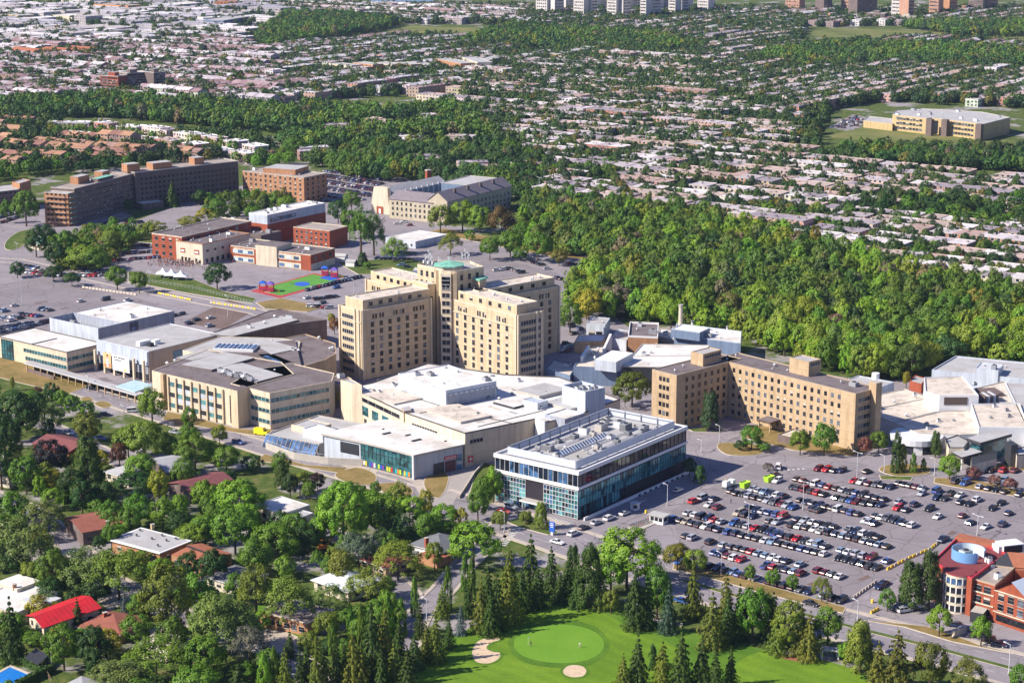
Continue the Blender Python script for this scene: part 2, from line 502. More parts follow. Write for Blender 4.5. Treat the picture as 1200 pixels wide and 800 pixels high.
def rooftop(t,x,y,z,sx,sy,sz,rot=0.0,mat=None,kind=0):
 """Ventilation gear: a box with louvres, a mushroom vent or a pipe, each a part of its building."""
 b = MB(); mat = mat or LIGHTM
 if kind == 0:
  b.box(x,y,z,sx,sy,sz,mat,rot)
  b.box(x,y,z + sz,sx * 0.9,sy * 0.9,0.12,MIDM,rot)
  b.cyl(x,y,z + sz + 0.12,z + sz + 0.4,min(sx,sy) * 0.3,min(sx,sy) * 0.3,8,DARKM)
  t.part('rooftop_unit',b)
 elif kind == 1:
  b.cyl(x,y,z,z + sz * 0.6,sx * 0.28,sx * 0.28,8,MIDM)
  b.cyl(x,y,z + sz * 0.6,z + sz,sx * 0.55,sx * 0.2,8,mat)
  t.part('roof_vent',b)
 else:
  b.cyl(x,y,z,z + sz,sx * 0.15,sx * 0.15,6,mat)
  t.part('roof_pipe',b)
def scatter_roof(t,poly,z,n,seed,big=0.35,mats=None):
 r = random.Random(seed); q = inset(ccw(poly),2.0)
 xs = [p[0] for p in q]; ys = [p[1] for p in q]; a = math.atan2(poly[1][1] - poly[0][1],poly[1][0] - poly[0][0])
 done = []
 for _ in range(n * 30):
  if len(done) >= n: break
  p = (r.uniform(min(xs),max(xs)),r.uniform(min(ys),max(ys)))
  if not inside(p,q) or any(math.hypot(p[0] - d[0],p[1] - d[1]) < 3.5 for d in done): continue
  done.append(p)
  k = r.random()
  if k < big: rooftop(t,*p,z,r.uniform(1.6,3.6),r.uniform(1.4,2.6),r.uniform(1.0,2.0),a,r.choice(mats or [LIGHTM,MIDM,WHITEW]))
  elif k < 0.8: rooftop(t,*p,z,r.uniform(0.7,1.3),1,r.uniform(0.7,1.3),0,LIGHTM,1)
  else: rooftop(t,*p,z,1.2,1,r.uniform(1.0,2.2),0,LIGHTM,2)
# ------------------------------------------------------------------ ground
def ground_material():
 m,n,l,b,out = newmat('ground_mix')
 pos = n.new('ShaderNodeNewGeometry').outputs['Position']
 a = noise_node(n,l,pos,0.03,6,0.65); c = noise_node(n,l,pos,0.25,4,0.6)
 g = ramp(n,l,c.outputs['Fac'],[(0.3,(0.045,0.075,0.018)),(0.55,(0.095,0.13,0.03)),(0.72,(0.19,0.15,0.07))])
 h = ramp(n,l,c.outputs['Fac'],[(0.3,(0.24,0.22,0.23)),(0.7,(0.36,0.33,0.33))])
 k = ramp(n,l,a.outputs['Fac'],[(0.54,(0,0,0)),(0.60,(1,1,1))])
 l.new(mixc(n,l,k.outputs[0],g.outputs[0],h.outputs[0]),b.inputs['Base Color'])
 b.inputs['Roughness'].default_value = 0.95; b.inputs['Specular IOR Level'].default_value = 0.1
 return m
def asphalt(name,col,stripe=None):
 m,n,l,b,out = newmat(name)
 pos = n.new('ShaderNodeNewGeometry').outputs['Position']
 a = noise_node(n,l,pos,0.06,6,0.7); c = noise_node(n,l,pos,0.9,4,0.7)
 f = math_n(n,l,'ADD',math_n(n,l,'MULTIPLY',a.outputs['Fac'],0.65),math_n(n,l,'MULTIPLY',c.outputs['Fac'],0.35))
 r = ramp(n,l,f,[(0.3,tuple(v * 0.72 for v in col)),(0.5,col),(0.7,tuple(v * 1.22 for v in col))])
 w = n.new('ShaderNodeTexVoronoi'); w.feature = 'DISTANCE_TO_EDGE'; w.inputs['Scale'].default_value = 0.09
 wn = noise_node(n,l,pos,0.3,3)
 mv = n.new('ShaderNodeVectorMath'); mv.operation = 'MULTIPLY_ADD'
 l.new(wn.outputs['Color'],mv.inputs[0]); mv.inputs[1].default_value = (3,3,0); l.new(pos,mv.inputs[2])
 l.new(mv.outputs[0],w.inputs['Vector'])
 cr = math_n(n,l,'LESS_THAN',w.outputs['Distance'],0.012)
 cc = mixc(n,l,math_n(n,l,'MULTIPLY',cr,0.55),r.outputs[0],tuple(v * 0.35 for v in col))
 st = noise_node(n,l,pos,0.17,5,0.7)
 sr = ramp(n,l,st.outputs['Fac'],[(0.62,(0,0,0)),(0.74,(0.6,0.6,0.6))])
 cc = mixc(n,l,sr.outputs[0],cc,tuple(v * 0.5 for v in col))
 l.new(cc,b.inputs['Base Color'])
 b.inputs['Roughness'].default_value = 0.9; b.inputs['Specular IOR Level'].default_value = 0.2
 return m
def grass(name,lo,mid,hi,s1=0.05,s2=0.9,stripes=False):
 m,n,l,b,out = newmat(name)
 pos = n.new('ShaderNodeNewGeometry').outputs['Position']
 a = noise_node(n,l,pos,s1,5,0.65); c = noise_node(n,l,pos,s2,4,0.65)
 f = math_n(n,l,'ADD',math_n(n,l,'MULTIPLY',a.outputs['Fac'],0.6),math_n(n,l,'MULTIPLY',c.outputs['Fac'],0.4))
 if stripes:
  w = n.new('ShaderNodeTexWave'); w.inputs['Scale'].default_value = 0.085; w.inputs['Distortion'].default_value = 2.5
  w.inputs['Detail'].default_value = 1.0; w.bands_direction = 'DIAGONAL'
  l.new(pos,w.inputs['Vector'])
  f = math_n(n,l,'ADD',math_n(n,l,'MULTIPLY',f,0.8),math_n(n,l,'MULTIPLY',w.outputs['Fac'],0.05))
 r = ramp(n,l,f,[(0.36,lo),(0.5,mid),(0.66,hi)])
 l.new(r.outputs[0],b.inputs['Base Color'])
 b.inputs['Roughness'].default_value = 0.9; b.inputs['Specular IOR Level'].default_value = 0.15
 return m
GROUND = ground_material()
ASPH = asphalt('old_asphalt',(0.275,0.247,0.265))
ASPHD = asphalt('dark_asphalt',(0.235,0.21,0.224))
ASPHR = asphalt('worn_brown_asphalt',(0.175,0.125,0.11))
ROADM = asphalt('road_asphalt',(0.255,0.232,0.25))
WALKM = M('concrete_walk',(0.46,0.40,0.34),0.9,0.12,0.3,stain=(0.36,0.31,0.27))
FAIR = grass('fairway_grass',(0.10,0.19,0.014),(0.155,0.265,0.02),(0.22,0.31,0.04),0.035,1.1,True)
ROUGHG = grass('rough_grass',(0.05,0.12,0.012),(0.085,0.18,0.016),(0.13,0.22,0.025),0.08,1.2)
GREENM = grass('putting_green',(0.115,0.255,0.022),(0.14,0.285,0.026),(0.165,0.30,0.034),0.07,1.1)
LAWN = grass('lawn_grass',(0.04,0.075,0.014),(0.085,0.125,0.025),(0.19,0.165,0.06),0.08,0.7)
DRY = grass('dry_grass',(0.14,0.115,0.035),(0.24,0.175,0.065),(0.33,0.225,0.10),0.09,0.7)
FIELD = grass('field_grass',(0.085,0.115,0.03),(0.15,0.17,0.05),(0.25,0.21,0.09),0.02,0.2)
SAND = M('bunker_sand',(0.60,0.46,0.32),0.95,0.14,0.9,stain=(.50,.37,.25))
PAINTW = M('road_paint',(0.62,0.61,0.58),0.8,0.15,1.5)
MULCH = M('garden_soil',(0.22,0.14,0.08),0.95,0.3,0.6)
def sheet(name,pts,z,mat,world=False,holes=None):
 p = ccw(pts if world else PP(pts))
 b = MB(); b.top(p,z,mat)
 return struct(name,b)
ISL = [0]
def island(name,pts,mat,h=0.17,world=False,kerb=None):
 ISL[0] += 1; h += .004 * ISL[0]
 p = ccw(pts if world else PP(pts))
 b = MB(); b.sides(p,0.0,h,kerb or KERB)
 q = inset(p,0.25)
 n = len(p)
 for i in range(n):
  j = (i + 1) % n
  b.face([(*p[i],h),(*p[j],h),(*q[j],h),(*q[i],h)],kerb or KERB)
 b.top(q,h + 0.01,mat)
 return struct(name,b)
def smooth(pts,k=4):
 """Closed Catmull-Rom through the points."""
 n,out = len(pts),[]
 for i in range(n):
  p0,p1,p2,p3 = (Vector(pts[(i + d) % n]) for d in (-1,0,1,2))
  for j in range(k):
   t = j / k
   out.append(tuple(0.5 * ((2 * p1) + (p2 - p0) * t + (2 * p0 - 5 * p1 + 4 * p2 - p3) * t * t + (3 * p1 - p0 - 3 * p2 + p3) * t ** 3)))
 return out
def strip(line,w):
 """Left and right edge points of a road of width w along a world polyline."""
 L,R = [],[]
 for i,p in enumerate(line):
  a = Vector(line[max(0,i - 1)]); c = Vector(line[min(len(line) - 1,i + 1)])
  d = (c - a).normalized(); nrm = Vector((-d.y,d.x))
  L.append(Vector(p) + nrm * w / 2); R.append(Vector(p) - nrm * w / 2)
 return L,R
def road(name,line,w,z,mat,walk=0.0,dash=None,edge=False):
 L,R = strip(line,w)
 b = MB()
 for i in range(len(line) - 1):
  b.face([(*R[i],z),(*R[i + 1],z),(*L[i + 1],z),(*L[i],z)],mat)
 struct(name,b)
 if walk:
  for side in (0,1):
   A,B = strip(line,w + 0.3)[side],strip(line,w + 0.3 + 2 * walk)[side]
   c = MB()
   for i in range(len(line) - 1):
    q = [A[i],A[i + 1],B[i + 1],B[i]]
    p = ccw([tuple(v) for v in q])
    c.sides(p,0,0.15,KERB); c.top(p,0.15,WALKM)
   struct('pavement',c)
 if dash:
  c = MB()
  for i in range(len(line) - 1):
   a,e = Vector(line[i]),Vector(line[i + 1]); Lg = (e - a).length; d = (e - a) / Lg; nrm = Vector((-d.y,d.x))
   t = 0.0
   while t + dash < Lg:
    p = a + d * t; q = a + d * (t + dash)
    c.face([(*(p - nrm * 0.08),z + 0.012),(*(q - nrm * 0.08),z + 0.012),(*(q + nrm * 0.08),z + 0.012),(*(p + nrm * 0.08),z + 0.012)],PAINTW)
    t += dash * 2.5
  struct('lane_marking',c)
gb = MB()
R_ = 9000
gb.face([(-R_,-800,0),(R_,-800,0),(R_,2 * R_,0),(-R_,2 * R_,0)],GROUND)
struct('ground',gb)
sheet('campus_pavement',[(-160,262),(40,238),(150,262),(230,232),(330,205),(470,196),(520,262),(620,292),(700,300),(690,350),(760,400),
       (880,425),(1010,445),(1330,452),(1330,835),(1180,775),(1000,722),(800,665),(640,622),(560,596),
       (430,556),(330,528),(230,500),(110,458),(-160,395)],0.03,ASPH)
sheet('parking_lot',[(-60,345),(60,322),(150,345),(215,368),(140,372),(40,402),(-60,408)],0.05,ASPHD)
sheet('parking_lot',[(214,378),(268,351),(300,362),(262,386)],0.055,ASPHR)
sheet('parking_lot',[(786,598),(882,543),(1000,552),(1130,560),(1300,600),(1300,660),(1110,640),(1000,705),(880,676),(800,652)],0.05,ASPHD)
sheet('parking_lot',[(345,205),(470,200),(430,240),(372,236)],0.05,ASPHD)
sheet('parking_lot',[(505,318),(560,296),(690,330),(668,352),(600,345)],0.05,ASPHD)
BLVD = [(-130,388),(-20,422),(60,447),(115,463),(170,481),(240,503),(310,525),(400,553),(500,582),(580,606),(650,629),(720,653),(800,680),(900,709),(1000,735),(1100,760),(1200,787),(1330,823)]
blv = PP(BLVD)
road('road',blv[:9],10.5,0.07,ROADM,1.6,3.0)
road('boulevard',blv[8:],20.0,0.074,ROADM,2.0,None)
def offset(line,d):
 L,R = strip(line,abs(d) * 2)
 return [tuple(v) for v in (L if d > 0 else R)]
med = blv[12:]
c = MB()
L,R = strip(med,1.8)
p = ccw([tuple(v) for v in L] + [tuple(v) for v in R[::-1]])
for i in range(len(med) - 1):
 q = ccw([tuple(R[i]),tuple(R[i + 1]),tuple(L[i + 1]),tuple(L[i])])
 c.sides(q,0,0.18,KERB); c.top(q,0.18,LAWN)
struct('median',c)
for d in (5.2,-5.2):
 ln = offset(blv[9:],d); c = MB()
 for i in range(len(ln) - 1):
  a,e = Vector(ln[i]),Vector(ln[i + 1]); Lg = (e - a).length; dd = (e - a) / Lg; nr = Vector((-dd.y,dd.x)); t = 0
  while t + 3 < Lg:
   P_,Q_ = a + dd * t,a + dd * (t + 3)
   c.face([(*(P_ - nr * .08),.09),(*(Q_ - nr * .08),.09),(*(Q_ + nr * .08),.09),(*(P_ + nr * .08),.09)],PAINTW); t += 8
 struct('lane_marking',c)
road('road',PP([(655,640),(690,622),(730,604),(790,578),(840,552),(880,530),(940,532),(1010,548)]),9.0,0.082,ROADM,0)
def zebra(p,q,w,n):
 P_,Q_ = Vector(px(*p)),Vector(px(*q)); d = (Q_ - P_); dl = d.length; d.normalize(); nr = Vector((-d.y,d.x)); c = MB()
 for i in range(n):
  a = P_ + d * dl * (i + 0.15) / n; e = P_ + d * dl * (i + 0.6) / n
  c.face([(*(a - nr * w / 2),.1),(*(e - nr * w / 2),.1),(*(e + nr * w / 2),.1),(*(a + nr * w / 2),.1)],PAINTW)
 struct('crossing_marking',c)
zebra((608,616),(588,640),2.6,12)
zebra((640,606),(668,614),2.4,9)
zebra((905,552),(945,549),1.2,7)
road('road',PP([(-80,300),(20,306),(110,326),(200,346),(300,365),(345,378),(392,385)]),8.0,0.06,ROADM,1.2)
road('road',PP([(-60,262),(20,268),(62,300),(120,318)]),6.5,0.064,ROADM)
road('road',PP([(70,272),(130,262),(210,262),(262,246),(330,236)]),7.5,0.066,ROADM)
road('road',PP([(560,288),(640,303),(690,318),(720,330)]),7.0,0.066,ROADM)
island('lawn',[(-60,400),(20,437),(75,452),(118,450),(100,440),(30,424),(-60,398)],DRY)
island('lawn',[(-40,415),(12,425),(60,440),(105,452),(80,462),(20,448),(-40,432)],DRY)
island('traffic_island',smooth(PP([(94,467),(104,465),(110,469),(100,471)])),DRY,world=True)
island('traffic_island',smooth(PP([(110,473),(122,470),(132,475),(120,478)])),DRY,world=True)
island('lawn',[(196,482),(232,490),(275,502),(300,504),(322,502),(312,512),(262,505),(190,492)],DRY)
island('garden_bed',[(200,490),(225,497),(236,505),(205,500)],MULCH)
island('lawn',[(300,540),(340,545),(400,555),(408,548),(360,545),(310,532)],DRY)
island('lawn',smooth(PP([(392,556),(418,548),(440,556),(436,568),(408,566)])),DRY,world=True)
island('lawn',smooth(PP([(440,568),(468,566),(484,574),(478,582),(452,578)])),DRY,world=True)
island('lawn',smooth(PP([(497,562),(512,550),(525,556),(524,570),(514,584),(500,576)])),DRY,world=True)
island('lawn',[(548,585),(556,556),(566,542),(582,545),(584,585),(566,596)],LAWN)
island('traffic_island',smooth(PP([(840,522),(850,519),(880,520),(896,526),(888,533),(860,534),(846,530)]),5),DRY,world=True)
island('lawn',[(806,503),(830,501),(850,504),(842,507),(812,506)],LAWN)
island('lawn',[(868,512),(930,528),(1000,535),(1030,524),(1012,520),(900,500),(880,498)],DRY)
island('traffic_island',smooth(PP([(1030,551),(1040,545),(1068,544),(1090,548),(1086,556),(1050,558)]),5),DRY,world=True)
island('lawn',[(1095,560),(1140,562),(1210,578),(1240,590),(1200,583),(1130,573),(1094,566)],DRY)
island('lawn',[(1150,548),(1200,538),(1260,540),(1260,556),(1200,552)],DRY)
island('traffic_island',[(1030,557),(1070,559),(1068,563),(1032,562)],LAWN)
island('lawn',[(594,612),(618,602),(632,610),(650,620),(655,625),(642,627),(612,619)],LAWN)
island('traffic_island',[(735,618),(762,608),(772,612),(745,624)],CONC)
island('verge',[(790,659),(850,672),(920,692),(992,712),(988,719),(900,697),(840,680),(788,667)],DRY)
island('verge',[(1012,727),(1060,735),(1115,752),(1170,763),(1188,766),(1150,757),(1120,745),(1085,734)],DRY)
island('lawn',smooth(PP([(8,282),(22,272),(40,270),(34,282),(20,292),(6,292)])),LAWN,world=True)
island('lawn',[(60,300),(150,268),(190,276),(188,286),(150,283),(120,310),(70,318)],LAWN)
island('lawn',[(150,318),(228,328),(262,342),(300,350),(296,356),(220,344),(150,330)],LAWN)
island('lawn',[(395,308),(480,302),(505,312),(470,322),(420,322)],LAWN)
island('lawn',[(520,268),(640,290),(700,306),(640,300),(560,284),(500,272)],DRY)
island('lawn',[(300,355),(330,350),(380,360),(360,366),(310,362)],DRY)
gp = random.Random(4)
for _ in range(26):
 c_ = px(gp.uniform(800,1180),gp.uniform(560,690)) if _ < 16 else px(gp.uniform(0,210),gp.uniform(335,375))
 b = MB(); q = rectw = [(c_[0] + a * math.cos(.86) - e * math.sin(.86),c_[1] + a * math.sin(.86) + e * math.cos(.86)) for a,e in ((-1,-.5),(1,-.5),(1,.5),(-1,.5)) for a,e in ((a * gp.uniform(1.5,5),e * gp.uniform(1.5,3)),)]
 b.top(ccw(q),.056 + .0005 * _,gp.choice((ROADM,ASPHR,ASPH))); struct('asphalt_patch',b)
sheet('golf_rough',[(430,830),(450,800),(500,765),(560,730),(625,707),(662,700),(720,712),(770,730),(900,762),(1010,790),(1090,840)],0.04,ROUGHG)
sheet('golf_fairway',smooth(PP([(440,815),(500,782),(545,742),(600,720),(660,706),(715,722),(745,742),(770,745),(800,770),(760,800),(720,825),(600,840)])),0.07,FAIR,True)
sheet('golf_fairway',smooth(PP([(870,772),(905,762),(960,772),(1008,790),(1010,830),(900,830),(858,795)])),0.07,FAIR,True)
def ellipse(cx,cy,rx,ry,n=40,wob=0.0,seed=0):
 r = random.Random(seed); ph = r.uniform(0,6)
 return [px(cx + rx * math.cos(a) * (1 + wob * math.sin(2 * a + ph)),cy + ry * math.sin(a) * (1 + wob * math.sin(3 * a + ph))) for a in (2 * math.pi * i / n for i in range(n))]
sheet('golf_collar',ellipse(655,755,62,28,wob=0.04),0.085,ROUGHG,True)
sheet('putting_green',ellipse(655,754.5,54.5,22.5,wob=0.03),0.10,GREENM,True)
def bunker(pts,lip):
 p = smooth(PP(pts),5)
 b = MB(); q = inset(ccw(p),0.9)
 n = len(q); p = ccw(p)
 for i in range(n):
  j = (i + 1) % n
  b.face([(*p[i],0.12),(*p[j],0.12),(*q[j],0.105),(*q[i],0.105)],ROUGHG)
 b.top(q,0.104,SAND)
 struct('bunker_sand',b)
bunker([(549.5,766),(554,753),(567,746.5),(586,745),(589,750),(578,754),(574,759),(579,762),(589,764),(588,772),(574,778.5),(556,776.5)],0)
bunker([(656,786),(662,779.5),(674,777.5),(686,780),(691,786),(686,793),(672,795),(660,792)],0)
sheet('field',[(388,40),(395,30),(450,27),(480,30),(560,33),(600,38),(575,44),(480,42)],0.05,FIELD)
sheet('field',[(600,38),(655,42),(690,48),(640,50),(600,45)],0.05,FIELD)
sheet('field',[(944,38),(980,33),(1060,35),(1300,44),(1300,55),(1150,50),(1080,43),(960,44)],0.05,FIELD)
sheet('field',[(965,160),(1010,150),(1060,151),(1150,162),(1200,166),(1180,178),(1060,170),(980,162)],0.05,FIELD)
sheet('field',[(550,118),(568,117),(566,128),(552,130)],0.05,FIELD)
sheet('field',[(1030,250),(1072,244),(1200,258),(1260,262),(1260,280),(1120,262)],0.05,DRY)
sheet('river',[(420,-4),(505,-4),(508,2),(440,3)],0.3,M('river_water',(0.10,0.20,0.36),0.15,0.05))
sheet('parking_lot',[(-60,38),(60,26),(250,22),(330,30),(280,44),(60,52)],0.05,ASPH)
sheet('parking_lot',[(970,150),(1000,134),(1022,140),(1000,152)],0.05,ASPH)
road('road',PP([(-60,560),(40,600),(130,680),(190,712),(300,752),(350,775),(372,800),(380,840)]),7.0,0.05,ROADM,1.3)
road('road',PP([(474,762),(480,742),(490,720),(520,690),(545,660),(575,632),(590,612)]),6,0.055,ROADM,1.2)
road('road',PP([(-60,470),(60,500),(150,545),(250,580),(340,600),(420,640),(480,700)]),7.0,0.045,ROADM,1.2)
# ------------------------------------------------------------------ the beige hospital tower with four wings
t = Thing('hospital_tower','tall beige four-winged hospital with a green copper capped central tower','hospital',(-27,835))
cw = [px(489,309.5,42),px(513,314,42),px(517,317,42),px(528,317.5,42),px(533,317.5,42),px(567,312,42)]
cb = [(cw[5][0] - 6,cw[5][1] + 12),(cw[0][0] + 8,cw[0][1] + 9)]
CT = ccw(cw + cb)
block(t,CT,0,42,BEIGE,ROOFL,1.0,BEIGE2)
cc = centroid(CT)
b = MB(); b.cyl(cc[0],cc[1] - 1,41,43.0,6.2,6.2,8,BEIGE2,True,math.pi / 8,math.pi / 8 + 2 * math.pi)
t.part('lantern',b)
b = MB(); b.cyl(cc[0],cc[1] - 1,42.9,43.3,7.0,7.0,8,COPPER,False,math.pi / 8,math.pi / 8 + 2 * math.pi)
b.cyl(cc[0],cc[1] - 1,43.3,44.6,7.0,1.0,8,COPPER,True,math.pi / 8,math.pi / 8 + 2 * math.pi)
t.part('copper_roof',b)
for i,(dx,dy,hh) in enumerate([(-8.5,-3,8),(-7.6,-1,6),(-10,1,5),(7,4,7),(8.4,2,6),(5.6,5,5),(0,0,4.2),(-4,-5,5)]):
 b = MB(); b.cyl(cc[0] + dx,cc[1] + dy,42,42 + hh,0.16,0.1,5,LIGHTM)
 for k in range(3): b.box(cc[0] + dx + (0.3 if k % 2 else -0.3),cc[1] + dy,42 + hh * (0.55 + 0.14 * k),0.35,0.25,1.1,WHITEW)
 t.part('antenna',b)
for i in range(9):
 a = CT[0]; q = lerp(px(492,308.5,42),px(512,312.5,42),i / 8)
 b = MB(); b.cyl(q[0] + 0.8,q[1] + 2.2,42,43.1,0.55,0.55,8,WHITEW if i % 2 else DARKM); t.part('dish',b)
SL,SR = px(516.5,317,42),px(528.5,317.5,42)
SL,SR = (SL[0],SL[1] - 1.6),(SR[0],SR[1] - 1.6)
b = MB(); b.prism([SL,SR,(SR[0],SR[1] + 2.5),(SL[0],SL[1] + 2.5)],0,41,BEIGE2,BEIGE2); t.part('stair_shaft',b)
t.bands(SL,SR,3.0,3.45,10,1.9,0.5,0.5,GLASS,1.2)
b = MB(); rot = math.atan2(SR[1] - SL[1],SR[0] - SL[0])
m_ = lerp(SL,SR,.5)
b.box(m_[0],m_[1] - 0.06,34.6,3.6,0.12,5.2,GLASS,rot)
for k in range(4): b.box(m_[0],m_[1] - 0.14,34.6 + k * 1.7,3.6,0.1,0.16,LIGHTM,rot)
t.part('stair_window',b)
LW = px(489,309.5,42); LW2 = px(513,314,42); RW = px(533,317.5,42); RW2 = px(567,312,42)
t.grid(LW,LW2,33.2,4.2,2,3,1.5,2.4,1.0,1.5)
t.grid(RW,RW2,33.2,4.2,2,3,1.5,2.4,1.5,1.5)
for side in (LW2,RW):
 b = MB(); b.box(side[0],side[1] - 0.7,0,1.6,1.8,41.4,BEIGE,0.1); t.part('pilaster',b)
ANG = math.radians(41.0)
U1,V1 = Vector((math.cos(ANG),math.sin(ANG))),Vector((-math.sin(ANG),math.cos(ANG)))
def quadUV(c,lu,lv,u=None,v=None):
 u,v = u or U1,v or V1; c = Vector(c)
 return [tuple(c),tuple(c + u * lu),tuple(c + u * lu + v * lv),tuple(c + v * lv)]
W1 = quadUV(px(423,364,30),38,15.5)                    # towards the front, long side faces away from the sun
W2f = Vector(px(606.5,369.5,30)); W2 = quadUV(W2f,14.6,44)
W3f = Vector(px(657,334.5,30)); W3 = quadUV(W3f - U1 * 46,46,15.0)
W4f = Vector(px(428,326.5,30)); W4 = quadUV(W4f - V1 * 36,15.0,36)
WH = 30.0
for nm,W,pen in (('W1',W1,(2.2,0.0,1.6,1.6)),('W2',W2,(1.5,1.5,2.2,0)),('W3',W3,(0,2.2,1.6,1.6)),('W4',W4,(1.5,1.5,0,2.2))):
 block(t,W,0,WH,BEIGE,ROOFL,0.7,BEIGE2,'wing','wing_roof')
 c = Vector(W[0]); lu = (Vector(W[1]) - c).length; lv = (Vector(W[3]) - c).length
 a0,a1,b0,b1 = pen
 pq = quadUV(c + U1 * a0 + V1 * b0,lu - a0 - a1,lv - b0 - b1)
 block(t,pq,WH - 0.7,33.8,BEIGE,ROOFP,0.5,BEIGE2,'penthouse','penthouse_roof')
 for k in range(5):
  rp = c + U1 * (a0 + 2 + (lu - a0 - a1 - 4) * rnd.random()) + V1 * (b0 + 2 + (lv - b0 - b1 - 4) * rnd.random())
  rooftop(t,rp.x,rp.y,33.3,rnd.uniform(.8,1.6),1.2,rnd.uniform(.8,1.6),ANG,LIGHTM,rnd.choice((1,1,2)))
 if nm in ('W1','W3'):
  P_,Q_ = pq[0],pq[1]; t.grid(P_,Q_,30.9,1,1,6,2.0,1.7,1.5,3,limit=24)
 else:
  P_,Q_ = pq[3],pq[0]; t.grid(P_,Q_,30.9,1,1,6,2.0,1.7,3,1.5,limit=24)
def wing_face(P,Q,lim,m0,m1,top=True):
 n = 7
 t.grid(P,Q,2.4,3.3,7,n,1.7,2.1,m0,m1,limit=lim)
 L = math.hypot(Q[0] - P[0],Q[1] - P[1]); rot = math.atan2(Q[1] - P[1],Q[0] - P[0])
 for k in range(3):
  for j in range(4):
   s = (m0 + (L - m0 - m1) * (k + 0.5) / 3 + (j - 1.5) * 1.45 + (0.35 if j > 1 else -0.35)) / L
   t.window(P[0] + (Q[0] - P[0]) * s,P[1] + (Q[1] - P[1]) * s,25.6,rot,1.0,2.0,limit=lim)
wing_face(W2[3],W2[0],100,2.0,4.0)
wing_face(W1[0],W1[1],100,3.5,2.0)
wing_face(W3[0],W3[1],0,8,4)
wing_face(W4[3],W4[0],0,3,3)
t.bands(W1[3],W1[0],2.2,3.3,8,1.6,2.2,4.6,GLASS,1.3)
t.bands(W2[0],W2[1],2.2,3.3,8,1.7,1.8,1.6,GLASS,1.3)
for W,i,j in ((W1,3,0),(W1,0,1),(W2,3,0),(W2,0,1),(W3,0,1),(W4,3,0)):
 P_,Q_ = Vector(W[i]),Vector(W[j]); d = (Q_ - P_).normalized(); o = Vector((d.y,-d.x))
 for s in ((0.02,0.98) if (Q_ - P_).length > 20 else (0.03,0.72,0.9)):
  q = P_ + (Q_ - P_) * s + o * 0.2
  b = MB(); b.box(q.x,q.y,0,0.9,0.55,WH + 0.1,BEIGE2,math.atan2(d.y,d.x)); t.part('pilaster',b)
 m_ = (P_ + Q_) / 2 + o * 0.16
 b = MB(); b.box(m_.x,m_.y,24.6,(Q_ - P_).length - 0.6,0.3,0.3,BEIGE2,math.atan2(d.y,d.x))
 t.part('string_course',b)
for pts,z in (([(484,327.5),(501,333),(510,332),(494,326)],35.5),([(536,342.5),(546,345),(556,342),(546,339)],31.6)):
 q = ccw(PP(pts,z)); block(t,q,0,z,BEIGE,ROOFL,0.5,BEIGE2,'stair_tower','stair_roof')
b = MB(); q = PP([(501.5,333),(509,332)],35.5); m_ = lerp(q[0],q[1],.5)
b.box(m_[0] + 0.06,m_[1] - 0.08,4,1.3,0.16,26,GLASS,math.atan2(q[1][1] - q[0][1],q[1][0] - q[0][0])); t.part('stair_window',b)
b = MB(); q = PP([(536.5,342.8),(545.5,345)],31.6); m_ = lerp(q[0],q[1],.45)
b.box(m_[0] - 0.04,m_[1] - 0.08,4,1.2,0.16,24,GLASS,math.atan2(q[1][1] - q[0][1],q[1][0] - q[0][0])); t.part('stair_window',b)
q = ccw(PP([(553,326.5),(562,329),(570,326),(561,323)],37)); b = MB(); b.prism(q,0,37,BEIGE,COPPER); t.part('lift_house',b)
b = MB(); b.prism(inset(q,-0.7),37.0,37.7,COPPER,COPPER,True); t.part('copper_cap',b)
t.done()
# ------------------------------------------------------------------ emergency and technical block with white roofs
t = Thing('emergency_block','low cream hospital block with white roofs and a lilac clad plant room','hospital',px(560,500))
E2 = rect((399,449),(545,507),(728,467),13)
E2 = ccw([px(*q,13) for q in ((414,455),(473,482.5),(545,507),(628,490),(641,494),(676,486),(727,467),(655,441),(590,438),(500,425))])
FLASH = M('dark_flashing',(0.09,0.08,0.08),0.6,0.1); block(t,E2,0,13,BEIGE2,ROOFW,0.45,FLASH,pw=0.3)
q = ccw(PP([(399,445),(412,449),(424,451),(410,443)],16)); block(t,q,0,16,BEIGE2,ROOFL,.3,None,'stair_tower','stair_roof')
q = ccw(PP([(473,482),(482,480.8),(480,476),(471,478)],13.4)); b = MB(); b.prism(q,0,13.6,BUFF,ROOFL); t.part('brick_pier',b)
PR = rect((468,437),(522.5,457.5),(581,446),19)
block(t,PR,12.5,19,LIGHTP,ROOFW,0.3,LIGHTP,'plant_room','plant_room_roof')
q = inset(PR,4); scatter_roof(t,PR,18.7,7,5,0.3)
P_,Q_ = Vector(PR[1]),Vector(PR[2]); rot = math.atan2(Q_.y - P_.y,Q_.x - P_.x); o = Vector((math.sin(rot),-math.cos(rot)))
b = MB(); m_ = (P_ + Q_) / 2 + o * 0.15; L_ = (Q_ - P_).length
b.box(m_.x,m_.y,13.2,L_ - 1.5,0.24,4.3,GREYP,rot)
for k in range(9):
 c_ = P_ + (Q_ - P_) * (0.08 + 0.105 * k) + o * 0.3; b.box(c_.x,c_.y,16.9,0.9,0.3,0.5,WHITEW,rot)
for k in range(6):
 b.box(m_.x + o.x * .16,m_.y + o.y * .16,13.6 + k * .6,L_ - 2,0.1,0.1,MIDM,rot)
t.part('louvre_panel',b)
fa,fb = px(414,455,13),px(473,482.5,13)
t.bands(fa,fb,9.6,1,1,1.5,6,3.0,GLASS,5.6)
L_ = math.hypot(fb[0] - fa[0],fb[1] - fa[1]); rot = math.atan2(fb[1] - fa[1],fb[0] - fa[0])
